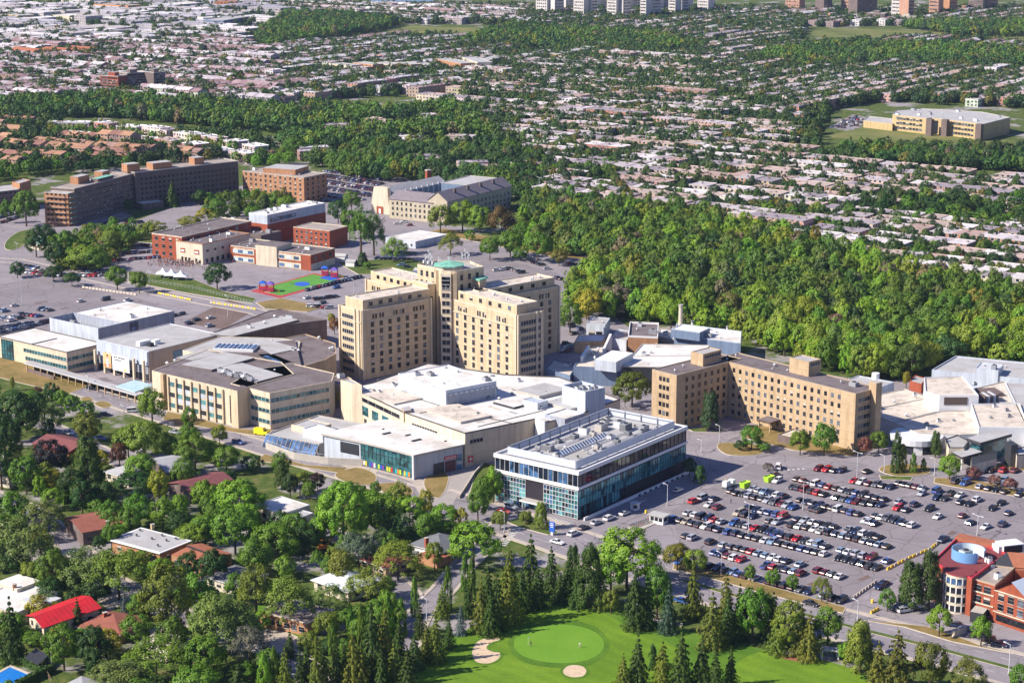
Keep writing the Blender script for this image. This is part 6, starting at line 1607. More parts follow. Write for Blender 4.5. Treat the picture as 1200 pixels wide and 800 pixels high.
t = Thing('house','pale roofed house cut by the bottom edge below the olive trees','house',centroid(q)); q,w,r = hipped(t,q,3.2,5.4,CREAM,MATS['pale_grey_shingle'],.6); house_win(t,q); t.done()
q = rect((430,650),(452,662),(474,650),4)
t = Thing('house','small house with brown roof among olive trees near the boulevard','house',centroid(q)); q,w,r = hipped(t,q,3.2,5.2,BUFF,BROWNS,.6); house_win(t,q); t.done()
q = rect((10,600),(34,612),(58,600),4)
t = Thing('house','house with charcoal gable roof under the spreading feathery tree','house',centroid(q)); q,w,r = gabled(t,q,3.6,5.8,CREAM,GREYS,.6); house_win(t,q); t.done()
island('lawn',[(300,708),(340,716),(366,734),(350,746),(300,724)],ROUGHG,.06,False,ROUGHG)
sheet('driveway',[(112,700),(142,690),(158,700),(128,716)],.06,WALKM); sheet('driveway',[(-60,560),(22,545),(34,560),(-60,584)],.06,WALKM)
sheet('driveway',[(300,735),(360,742),(340,766),(280,758)],.06,WALKM); sheet('driveway',[(160,742),(196,730),(205,736),(166,750)],.06,WALKM)
pl = ccw(PP([(-14,796),(12,781.5),(37,792),(14,812)]))
t = Thing('swimming_pool','bright blue garden swimming pool with a pale tiled edge','swimming pool',centroid(pl))
b = MB(); o_ = inset(pl,-.9); n = len(pl)
for i in range(n):
 j = (i + 1) % n; b.face([(*o_[i],.18),(*o_[j],.18),(*pl[j],.18),(*pl[i],.18)],KERB)
b.sides(o_,0,.18,KERB)
for i in range(n): j = (i + 1) % n; b.face([(*pl[j],.05),(*pl[i],.05),(*pl[i],.18),(*pl[j],.18)],KERB)
t.part('edge',b); b = MB(); b.top(pl,.1,M('pool_water',(.02,.20,.62),.06,.08,.8,.6)); t.part('water',b)
def hedge(name,label,pts,w,h,col=(.05,.10,.02),group=None):
 r = random.Random(len(label)); ln = PP(pts); L,R = strip(ln,w); mat = LEAF_O; b = MB()
 for i in range(len(ln) - 1):
  a_,e_ = Vector(ln[i]),Vector(ln[i + 1]); Lg = (e_ - a_).length; d = (e_ - a_) / Lg; v = Vector((-d.y,d.x))
  for _ in range(int(Lg * (w + 2 * h) * 9)):
   s,k = r.random() * Lg,r.random()
   f = r.choice((-1,1,0,0))
   if f: p = a_ + d * s + v * f * w / 2 * r.uniform(.8,1.05); z = r.uniform(.1,h)
   else: p = a_ + d * s + v * r.uniform(-.5,.5) * w; z = h * r.uniform(.93,1.06)
   n_ = Vector((v.x * f,v.y * f,1 - abs(f))) + Vector((r.uniform(-.7,.7),r.uniform(-.7,.7),r.uniform(-.7,.7))); n_.normalize()
   a1 = n_.orthogonal().normalized() * .28; b1 = n_.cross(a1); P = Vector((p.x,p.y,z))
   b.face([P - a1,P - b1,P + a1,P + b1],mat)
  b.prism([tuple(a_ - v * w * .42),tuple(e_ - v * w * .42),tuple(e_ + v * w * .42),tuple(a_ + v * w * .42)],0,h * .9,mat)
 o = link(name,b.mesh(name)); o.color = (*col,1); tag(o,label,'hedge',group)
hedge('hedge','clipped hedge along the blue pool',[(14,772),(50,789)],1.6,2.2); hedge('hedge','low hedge below the pool towards the olive trees',[(20,806),(62,786)],1.6,2.0)
hedge('hedge','bright clipped hedge block near the rust brown roof',[(70,590),(108,577)],5,3.0,(.075,.14,.02)); hedge('hedge','yellow topped hedge row by the grey house drive',[(45,574),(78,568)],4,2.4,(.15,.16,.02))
q = ccw(PP([(29,770),(45,778),(57,767),(42,759)],2.8)); t = Thing('pergola','dark flat pergola roof on posts behind the pool hedge','pergola',centroid(q))
b = MB(); b.prism(q,2.6,2.8,M('charcoal_cladding',()) if False else MATS['charcoal_cladding'],None,True); t.part('roof',b)
for c_ in inset(q,.3): b = MB(); b.box(*c_,0,.2,.2,2.6,DARKM); t.part('post',b)
# ------------------------------------------------------------------ the city beyond
W2 = [(330,168),(356,128),(470,138),(530,126),(566,150),(604,200),(596,234),(500,215),(420,212),(345,190)]
HOLES = [(*px(x,y),r) for x,y,r in ((448,152,30),(512,146,26),(545,172,30),(484,172,22),(400,158,24),(560,205,26),(372,186,26),(500,196,20))]
W3 = [(-60,136),(60,122),(130,119),(240,128),(345,134),(345,158),(250,150),(120,138),(-60,142)]
W5 = [(300,45),(335,22),(400,20),(470,30),(440,38),(350,50),(315,62)]
W6 = [(596,34),(700,40),(780,48),(830,56),(790,64),(680,62),(600,58),(540,54)]
W7 = [(890,70),(960,58),(1060,58),(1280,66),(1280,84),(1050,78),(940,82)]
W8 = [(1060,33),(1280,26),(1280,46),(1120,42)]
W9 = [(940,196),(1010,184),(1100,187),(1180,194),(1260,196),(1260,206),(1100,198),(1000,196)]
FOREST = [(596,285),(640,258),(720,250),(800,258),(880,278),(960,304),(1060,330),(1210,366),(1330,380),(1330,452),(1200,436),(1100,430),(1060,452),(1010,448),(960,436),(880,410),(868,396),(800,390),(700,377),(664,372),(672,345),(700,322),(700,308),(650,296)]
WOODS = [PP(w) for w in (FOREST,W2,W3,W5,W6,W7,W8,W9)]
OPEN = [PP(w) for w in ([(-160,262),(-60,208),(40,200),(300,188),(330,176),(470,188),(600,240),(600,290),(700,310),(690,400),(-160,420)],
      [(388,42),(395,28),(600,30),(690,48),(640,52),(480,44)],[(940,56),(944,32),(1280,32),(1280,58),(1080,46)],
      [(955,178),(975,128),(1040,120),(1200,128),(1260,165),(1190,182),(1060,176)],[(550,130),(550,116),(570,116),(568,130)],[(1020,262),(1072,240),(1260,262),(1260,284),(1120,268)],[(-100,4),(-100,-60),(1300,-60),(1300,2)])]
WOODS += [PP([(40,148),(110,147),(240,162),(318,178),(306,196),(215,180),(150,172),(66,168)])]
THINGS_AT = [o.location.xy for o in COL.objects if o.type == 'EMPTY' and o.location.y > 1100]
def blocked(p,pad=24):
 for w in WOODS + OPEN:
  if inside(p,w): return True
 for c in THINGS_AT:
  if abs(c.x - p[0]) < pad and abs(c.y - p[1]) < pad and math.hypot(c.x - p[0],c.y - p[1]) < pad: return True
 return False
AA = math.radians(55)
ZONES = [  # polygon in picture px, row angle, row pitch, palette, phrase
 ([(960,320),(620,262),(560,160),(660,120),(800,140),(900,190),(1300,230),(1300,390),(1100,345)],AA - math.pi / 2,45,'white','past the woodland'),
 ([(560,160),(540,110),(600,66),(830,60),(870,120),(960,160),(960,195),(900,190),(800,140),(660,120)],AA - math.pi / 2,41,'white','past the convent'),
 ([(830,60),(1300,60),(1300,200),(1000,185),(960,160),(870,120)],AA,41,'white','behind the yellow school'),
 ([(330,120),(330,56),(560,40),(620,60),(540,110)],AA,38,'mixed','behind the tree belt'),
 ([(-100,210),(-100,128),(60,145),(300,165),(340,185),(300,190),(150,212)],AA - math.pi / 2 + .1,33,'brown','above the dark residence'),
 ([(-100,125),(-100,56),(330,48),(330,125),(120,120)],AA - math.pi / 2,37,'mauve','by the brick towers'),
 ([(330,8),(640,10),(640,40),(330,34)],AA - math.pi / 2,44,'mixed','by the far wood'),
 ([(-100,56),(-100,6),(330,6),(330,46),(60,54)],AA - math.pi / 2,62,'store','by the far stores'),
 ([(600,40),(600,16),(940,12),(940,62),(830,60)],AA,42,'white','below the skyline towers'),
 ([(940,70),(940,14),(1300,10),(1300,70)],AA,46,'mixed','round the mown field'),
]
WALLC = {'white': [(.45,.20,.14),(.50,.30,.22),(.56,.48,.40),(.38,.16,.11),(.60,.55,.50),(.48,.34,.24),(.42,.30,.26)],'mixed': [(.45,.24,.17),(.56,.50,.44),(.58,.44,.28),(.36,.17,.12)],
   'brown': [(.50,.27,.15),(.56,.46,.36),(.42,.18,.12)],'store': [(.55,.53,.52),(.60,.50,.40),(.20,.24,.34),(.66,.65,.64),(.10,.10,.13),(.5,.28,.2)],'mauve': [(.42,.20,.17),(.52,.42,.38),(.36,.18,.15)]}
WALLN = {}
ROOFC = {'white': [(.56,.51,.52),(.48,.43,.45),(.40,.35,.37),(.30,.26,.29),(.62,.58,.58),(.42,.30,.27),(.50,.39,.35),(.46,.37,.33)],'mixed': [(.60,.57,.58),(.42,.35,.36),(.52,.49,.52),(.32,.22,.22)],
   'store': [(.50,.47,.50),(.38,.36,.40),(.66,.63,.64),(.30,.28,.32),(.44,.40,.4)],'brown': [(.36,.20,.13),(.42,.24,.15),(.27,.14,.11),(.30,.19,.16)],'mauve': [(.44,.40,.43),(.28,.18,.19),(.56,.53,.55),(.33,.24,.26)]}
def cname(c):
 r,g,b = c
 if r > .53 and g > .5: return 'white'
 if max(c) - min(c) < .07: return 'pale grey' if r > .45 else 'grey'
 if r / max(b,.01) < 1.6: return 'mauve' if r < .42 else 'pale tan'
 if r < .32: return 'brown'
 return 'rust' if r > 1.9 * g else ('red brick' if r > 1.7 * g else 'tan')
class TB(MB):
 """A mesh whose faces carry a colour of their own (unit to unit along a row)."""
 def __init__(self): super().__init__(); self.t = []
 def face(self,pts,mat,uv=None,tint=None):
  super().face(pts,mat,uv); self.t.append(tint or self.cur); return self
 def tmesh(self,name,off=(0,0,0)):
  me = self.mesh(name,off)
  at = me.attributes.new('tint','FLOAT_COLOR','FACE')
  at.data.foreach_set('color',[c for t in self.t for c in (*t,1.0)])
  return me
def terrace(wall,roof,spec):
 """Attached flat-roofed or gabled houses along a line: walls into one builder, roofs into the other."""
 r = random.Random(spec['seed']); x,y,a,L,D,style = (spec[k] for k in ('x','y','a','L','D','style'))
 n = max(1,round(L / spec['unit'])); w = L / n; c,s = math.cos(a),math.sin(a)
 G = lambda u,v: (x + c * u - s * v,y + s * u + c * v)
 rc0 = spec['roofc']; wc = spec['wallc']
 for i in range(n):
  u0,u1 = -L / 2 + i * w,-L / 2 + (i + 1) * w
  j = r.uniform(-.7,.7) if r.random() < .5 else 0; h = spec['h'] + (r.choice((0,0,.4,-.3)))
  v0,v1 = -D / 2 + j,D / 2 + j * .5
  q = [G(u0,v0),G(u1,v0),G(u1,v1),G(u0,v1)]
  wall.cur = tuple(min(.9,k * r.uniform(.82,1.15)) for k in wc); rc = rc0 if r.random() < .65 else r.choice(ROOFC[spec['pal']]); f = r.uniform(.88,1.06); roof.cur = tuple(min(.88,k * f) for k in rc)
  wall.sides(q,0,h,spec['wm'])
  if style == 'flat':
   roof.top(q,h,spec['rm'])
   t = roof.cur; roof.cur = tuple(k * .55 for k in t)
   uu = u0 + w * r.uniform(.2,.8); vv = v0 + (v1 - v0) * r.uniform(.25,.75)
   for _ in range(r.choice((1,1,2))):
    roof.prism([G(uu - .6,vv - .5),G(uu + .6,vv - .5),G(uu + .6,vv + .5),G(uu - .6,vv + .5)],h,h + r.uniform(.7,1.5),spec['rm']); uu = u0 + w * r.uniform(.2,.8); vv = v0 + (v1 - v0) * r.uniform(.25,.75)
   roof.cur = tuple(min(.9,k * 1.08) for k in t)
   for e in (v0,v1): roof.prism([G(u0,e - .12),G(u1,e - .12),G(u1,e + .12),G(u0,e + .12)],h - .1,h + .35,spec['rm'])
  else:
   m0,m1 = G(u0,(v0 + v1) / 2),G(u1,(v0 + v1) / 2); hz = h + spec['ridge']
   roof.face([(*G(u0,v0 - .5),h - .25),(*G(u1,v0 - .5),h - .25),(*m1,hz),(*m0,hz)],spec['rm']); roof.face([(*G(u1,v1 + .5),h - .25),(*G(u0,v1 + .5),h - .25),(*m0,hz),(*m1,hz)],spec['rm'])
   if i == 0 or True: wall.face([(*q[3],h),(*q[0],h),(*m0,hz)],spec['wm']); wall.face([(*q[1],h),(*q[2],h),(*m1,hz)],spec['wm'])
   t = roof.cur; roof.cur = (.25,.12,.09); u_ = u0 + w * .3; p = G(u_,(v0 + v1) / 2 + 1); roof.prism([(p[0] - .4,p[1] - .4),(p[0] + .4,p[1] - .4),(p[0] + .4,p[1] + .4),(p[0] - .4,p[1] + .4)],h,hz + .8,spec['rm']); roof.cur = t
SPECS,TREES = [],[]
FOLI = [(.05,.105,.024),(.065,.125,.026),(.04,.085,.026),(.085,.14,.028),(.042,.08,.034),(.09,.125,.03),(.055,.095,.04)]
for zi,(zp,ang,pitch,pal,phrase) in enumerate(ZONES):
 zw = PP(zp); r = random.Random(100 + zi); c,s = math.cos(ang),math.sin(ang)
 us = [p[0] * c + p[1] * s for p in zw]; vs_ = [-p[0] * s + p[1] * c for p in zw]
 v = min(vs_); row = 0; TC = .98
 while v < max(vs_):
  u = min(us) + r.uniform(0,20); idx = 0; row += 1; rowh = r.uniform(7,9); nxt = u + r.uniform(120,200)
  while u < max(us):
   unit = r.uniform(7.5,11); L = unit * r.randint(3,8)
   if pal == 'brown': L = unit * r.randint(2,4)
   if zi == 0: unit *= 1.3; L = unit * r.randint(2,5)
   if zi in (1,2,3): L = unit * r.randint(5,11)
   if pal == 'store': unit *= 3; L = unit * r.randint(1,3)
   if u > nxt: u += 14; nxt = u + r.uniform(120,200)
   cx,cy_ = c * (u + L / 2) - s * v,s * (u + L / 2) + c * v
   P = proj(cx,cy_,3)
   if cy_ > 100 and -40 < P[0] < 1240 and P[1] > -6 and inside((cx,cy_),zw) and not blocked((cx,cy_),26) and not blocked((cx + c * L * .42,cy_ + s * L * .42),14) and not blocked((cx - c * L * .42,cy_ - s * L * .42),14) and r.random() < {'brown': .62,'store': .8}.get(pal,.96):
    idx += 1
    SPECS.append(dict(x=cx,y=cy_,a=ang,L=L,D=r.uniform(12,15) * (2.3 if pal == 'store' else 1),unit=unit,h=rowh if r.random() < .96 else rowh + 3,style='gable' if pal == 'brown' or (pal == 'mauve' and r.random() < .4) or (pal == 'mixed' and r.random() < .2) else 'flat',
         ridge=r.uniform(1.6,2.6),pal=pal,roofc=r.choice(ROOFC[pal]),wallc=r.choice(WALLC[pal]),seed=r.randint(0,10 ** 6),size=L * P[2] ** 2 * (P[0] > -20 and P[0] < 1220),zone=zi,row=row,idx=idx,phrase=phrase))
   k = u
   while k < u + L:
    for off,pr in ((-11.5,.88),(10.8,.74),(-15,.48),(15,.52)):
     if r.random() < pr * {'mauve': .5,'mixed': .65,'store': .25}.get(pal,.92):
      tx,ty = c * k - s * (v + off + r.uniform(-1.5,1.5)),s * k + c * (v + off + r.uniform(-1.5,1.5))
      if inside((tx,ty),zw) and not blocked((tx,ty),8):
       TREES.append(dict(x=tx,y=ty,h=r.uniform(7,13),w=r.uniform(6.5,11),kind='round',col=tuple(q * TC for q in r.choice(FOLI)) if r.random() > .05 else (.17,.15,.03),where='street'))
    k += r.uniform(5.8,9.2)
   u += L + r.uniform(2,5)
  v += pitch / 2 * (1.1 if row % 2 else .9)
ln_ = PP([(52,152),(110,152),(170,158),(240,168),(312,182)]); ln2 = PP([(70,164),(150,168),(215,176),(300,192)])
for kk,ln in enumerate((ln_,ln2)):
 for i in range(len(ln) - 1):
  a_,e_ = Vector(ln[i]),Vector(ln[i + 1]); d_ = e_ - a_; n_ = max(1,round(d_.length / 34))
  for k in range(n_):
   c_ = a_ + d_ * (k + .5) / n_; P = proj(c_.x,c_.y,3)
   SPECS.append(dict(x=c_.x,y=c_.y,a=math.atan2(d_.y,d_.x),L=d_.length / n_ - rnd.uniform(3,12),D=rnd.uniform(10,13),unit=7.5,h=rnd.uniform(6.2,8),style='flat',ridge=2,pal='white',roofc=(.70,.68,.70),wallc=rnd.choice(WALLC['white']),seed=900 + 40 * kk + 7 * i + k,size=d_.length / n_ * P[2] ** 2 * 2,zone=99,row=kk + 1,idx=i * 10 + k + 1,phrase='above the brown roofs'))
for k,(hx,hy,hr) in enumerate(HOLES):
 for j in (0,1):
  P = proj(hx,hy + 16 * j,3); SPECS.append(dict(x=hx - 4 * j,y=hy + 17 * j,a=AA - math.pi / 2 + .15 * k,L=28 - 6 * j,D=11,unit=9,h=6.5,style='flat',ridge=2,pal='white',roofc=rnd.choice(ROOFC['white']),wallc=rnd.choice(WALLC['white']),seed=77 + k,size=28 * P[2] ** 2 * 2,zone=98,row=k + 1,idx=j + 1,phrase='inside the tree belt'))
SPECS.sort(key=lambda d: -d['size'])
WN = lambda c: 'dark red brick' if c[0] < .43 and c[1] < .2 else ('red brick' if c[1] < .27 else ('tan brick' if c[2] < .3 else ('pale tan' if c[2] < .42 else 'cream')))
seen = {}
for d in SPECS[:285]:
 d['wm'],d['rm'] = HOUSE_A,ROOF_A
 one = 'terrace' if d['L'] > 30 else 'rowhouse'
 lab = '%s %s, %s roof, %s in the %s row %s' % (WN(d['wallc']),one,cname(d['roofc']),nth(d['idx']),nth(d['row']),d['phrase'])
 t = Thing('rowhouse_terrace',lab,'row of houses',(d['x'],d['y']),0,'rowhouses in the far streets')
 wb,rb = TB(),TB(); terrace(wb,rb,d)
 w = link('wall',wb.tmesh('wall',t.at),t.o); rf = link('roof',rb.tmesh('roof',t.at),t.o)
wb = TB()
for d in SPECS[285:]:
 d['wm'],d['rm'] = HOUSE_A,ROOF_A; terrace(wb,wb,d)
o = link('distant_houses',wb.tmesh('distant_houses')); tag(o,'far rows of small houses filling the city towards the horizon','houses',kind='stuff')
print('terraces',len(SPECS))
# ------------------------------------------------------------------ trees: crowns of many small leaf faces
def leaves(seed,clumps,per,rad,leaf,up=.25,spread=1.0,flat=.85):
 """clumps: (n,3) centres with outward normals (n,3); returns quads (m,4,3)."""
 g = np.random.default_rng(seed); C,N = clumps
 n = len(C); idx = np.repeat(np.arange(n),per)
 d = g.normal(size=(n * per,3)); d /= np.linalg.norm(d,axis=1)[:,None]
 flip = (d * N[idx]).sum(1) < -.35
 d[flip] *= -1
 rr = rad if np.isscalar(rad) else rad[idx][:,None]
 P = C[idx] + d * (g.uniform(.45,1.0,(n * per,1)) * rr) * np.array([1,1,flat])
 nn = d * 1.0 + N[idx] * .6 + g.normal(size=P.shape) * .30 * spread + np.array([0,0,up]); nn /= np.linalg.norm(nn,axis=1)[:,None]
 a = np.cross(nn,g.normal(size=P.shape)); a /= np.linalg.norm(a,axis=1)[:,None]; b = np.cross(nn,a)
 sz = leaf * g.uniform(.6,1.25,(len(P),1)); a = a * sz; b = b * sz * .75
 return np.stack([P - a,P - b,P + a,P + b],1)
def fib(n,g,jit=.25):
 i = np.arange(n) + .5; ph = np.arccos(1 - 2 * i / n); th = np.pi * (1 + 5 ** .5) * i
 d = np.stack([np.cos(th) * np.sin(ph),np.sin(th) * np.sin(ph),np.cos(ph)],1) + g.normal(size=(n,3)) * jit
 return d / np.linalg.norm(d,axis=1)[:,None]
def crown_round(seed,n,per,leaf,low=.16,flat=1.0,squeeze=1.0,lump=.145):
 """A crown of unit height (ground 0 .. 1) and unit diameter 1."""
 g = np.random.default_rng(seed)
 d = fib(n,g); rr = g.uniform(.66,1.0,(n,1)) ** .7
 ax = np.array([.42,.42,(1 - low) / 2 * .86]); cz = low + (1 - low) / 2
 C = d * rr * ax; prof = np.where(C[:,2] < 0,1.0,1.0 - .35 * squeeze * (C[:,2] / ax[2]) ** 2)
 C[:,0] *= prof; C[:,1] *= prof; C[:,:2] += g.normal(size=(n,2)) * .035; C[:,2] = C[:,2] * flat + cz
 keep = d[:,2] > -.78
 C,d = C[keep],d[keep]
 R = g.uniform(.7,1.3,len(C)) * lump
 return leaves(seed + 1,(C,d),per,R,leaf)
def crown_open(seed,n,per,leaf):
 """Feathery, spreading: flat tiers of small leaves with gaps."""
 g = np.random.default_rng(seed); a = g.uniform(0,2 * np.pi,n); r = np.sqrt(g.uniform(.03,1,n)) * .46
 z = .96 - .42 * (r / .46) ** 2 - g.uniform(0,.26,n)
 C = np.stack([r * np.cos(a),r * np.sin(a),z],1); N = np.stack([np.cos(a) * r,np.sin(a) * r,np.full(n,.5)],1)
 q = leaves(seed + 1,(C,N),per,g.uniform(.7,1.25,n) * .105,leaf,.5,1.1)
 q[:,:,2] = (q[:,:,2] - C[:,2].mean()) * 1.0 + C[:,2].mean()
 return q
def crown_cone(seed,tiers,per,leaf,r0=.5,power=.85,low=.05):
 g = np.random.default_rng(seed); C,N,R = [],[],[]
 for k in range(tiers):
  t = k / (tiers - 1); z = low + (1 - low) * t; rad = r0 * (1 - t) ** power * g.uniform(.82,1.1)
  m = max(3,int(4 + 7 * (1 - t)))
  for i in range(m):
   a = 2 * np.pi * (i + g.uniform(-.3,.3)) / m + k * 1.3; rr = rad * g.uniform(.55,1.08)
   for f in (1.0,.72,.42):
    C.append((np.cos(a) * rr * f,np.sin(a) * rr * f,z - (.075 * (1 - t) + .01) * f ** 1.5 - .012 * g.random())); N.append((np.cos(a),np.sin(a),.35)); R.append((.026 + .085 * (1 - t)) * (.8 if f == 1 else 1.0))
 C.append((0,0,.985)); N.append((0,0,1)); R.append(.02)
 return leaves(seed + 1,(np.array(C),np.array(N,float)),per,np.array(R),leaf,.2,.9,.5)
def crown_column(seed,n,per,leaf):
 g = np.random.default_rng(seed); z = np.linspace(.03,.97,n); a = g.uniform(0,2 * np.pi,n) + np.arange(n) * 2.4; r = .36 * np.minimum(1,(1 - z) * 2.2) ** .7 * g.uniform(.7,1.0,n)
 C = np.stack([r * np.cos(a),r * np.sin(a),z],1); N = np.stack([np.cos(a),np.sin(a),np.full(n,.4)],1)
 return leaves(seed + 1,(C,N),per,g.uniform(.8,1.2,n) * .15 ,leaf,.2)
def crown_pine(seed,n,per,leaf):
 g = np.random.default_rng(seed); z = np.linspace(.16,.95,n); a = g.uniform(0,2 * np.pi,n); r = .44 * (1 - (z - .16) / .95) ** .6 * np.sqrt(g.uniform(.2,1,n))
 C = np.stack([r * np.cos(a),r * np.sin(a),z],1); N = np.stack([np.cos(a),np.sin(a),np.full(n,.5)],1)
 return leaves(seed + 1,(C,N),per,g.uniform(.7,1.2,n) * .14,leaf,.3,1.0)
VAR = {'round': [crown_round(10 + i,46,95,.026,low=.12 + .03 * (i % 3),squeeze=(.6,1.1,.3)[i % 3]) for i in range(5)],
  'big': [crown_round(40 + i,78,95,.019,low=.10,lump=.105,squeeze=(.5,.9,.2)[i % 3]) for i in range(4)],
  'open': [crown_open(60 + i,95,62,.017) for i in range(4)],
  'spruce': [crown_cone(80 + i,12,26,.020,.5,(.72,.6,.85,.66,.95)[i]) for i in range(5)],
  'cedar': [crown_column(100 + i,46,46,.035) for i in range(3)],
  'pine': [crown_pine(120 + i,85,80,.022) for i in range(3)]}
LOD1 = [crown_round(200 + i,62,36,.034,low=.05,lump=.11,squeeze=(.4,.9,.1)[i % 3]) for i in range(8)]
LOD1 += [crown_pine(300,60,34,.034),crown_open(301,70,22,.03),crown_round(302,30,22,.036,low=.1,squeeze=1.3,lump=.1)]
LOD2 = [crown_round(240 + i,22,12,.09,low=.03,squeeze=(.4,.9)[i % 2],lump=.2) for i in range(8)]
def qmesh(name,Q,mat,tint=None):
 m = len(Q); me = bpy.data.meshes.new(name)
 me.vertices.add(m * 4); me.vertices.foreach_set('co',Q.reshape(-1).astype(np.float32))
 me.loops.add(m * 4); me.loops.foreach_set('vertex_index',np.arange(m * 4,dtype=np.int32))
 me.polygons.add(m); me.polygons.foreach_set('loop_start',np.arange(0,m * 4,4,dtype=np.int32)); me.polygons.foreach_set('loop_total',np.full(m,4,np.int32))
 me.materials.append(mat); me.update(calc_edges=True)
 if tint is not None:
  at = me.attributes.new('tint','FLOAT_COLOR','FACE'); at.data.foreach_set('color',np.concatenate([tint,np.ones((m,1))],1).reshape(-1).astype(np.float32))
 return me
CROWN = {k: [qmesh('crown',q,LEAF_O) for q in v] for k,v in VAR.items()}
def trunk_mesh(kind,seed):
 r = random.Random(seed); b = MB()
 if kind in ('spruce','cedar'):
  b.cyl(0,0,-.01,.9,.022,.004,6,BARK)
 else:
  top = .62 if kind != 'open' else .7
  b.cyl(0,0,-.01,top * .55,.028,.02,7,BARK,False); b.cyl(0,0,top * .55,top + .1,.02,.006,6,BARK)
  for k in range(6):
   a = k * 2.4 + r.uniform(0,1); z = top * r.uniform(.42,.9); e = r.uniform(.18,.36)
   b.tube((0,0,z),(math.cos(a) * e,math.sin(a) * e,z + e * .75),.008,BARK,5)
 return b.mesh('trunk')
TRUNK = {k: [trunk_mesh(k,3 + i) for i in range(2)] for k in VAR}
BR,MID,DRK,OLV,LOC,YEL = (.165,.29,.026),(.105,.205,.022),(.04,.09,.02),(.165,.215,.028),(.15,.205,.05),(.30,.29,.028)
SPR,SPY,BSP,PUR,PNK,WIL,GRY = (.06,.105,.02),(.155,.19,.026),(.13,.19,.19),(.040,.018,.026),(.20,.085,.075),(.10,.15,.085),(.13,.125,.095)
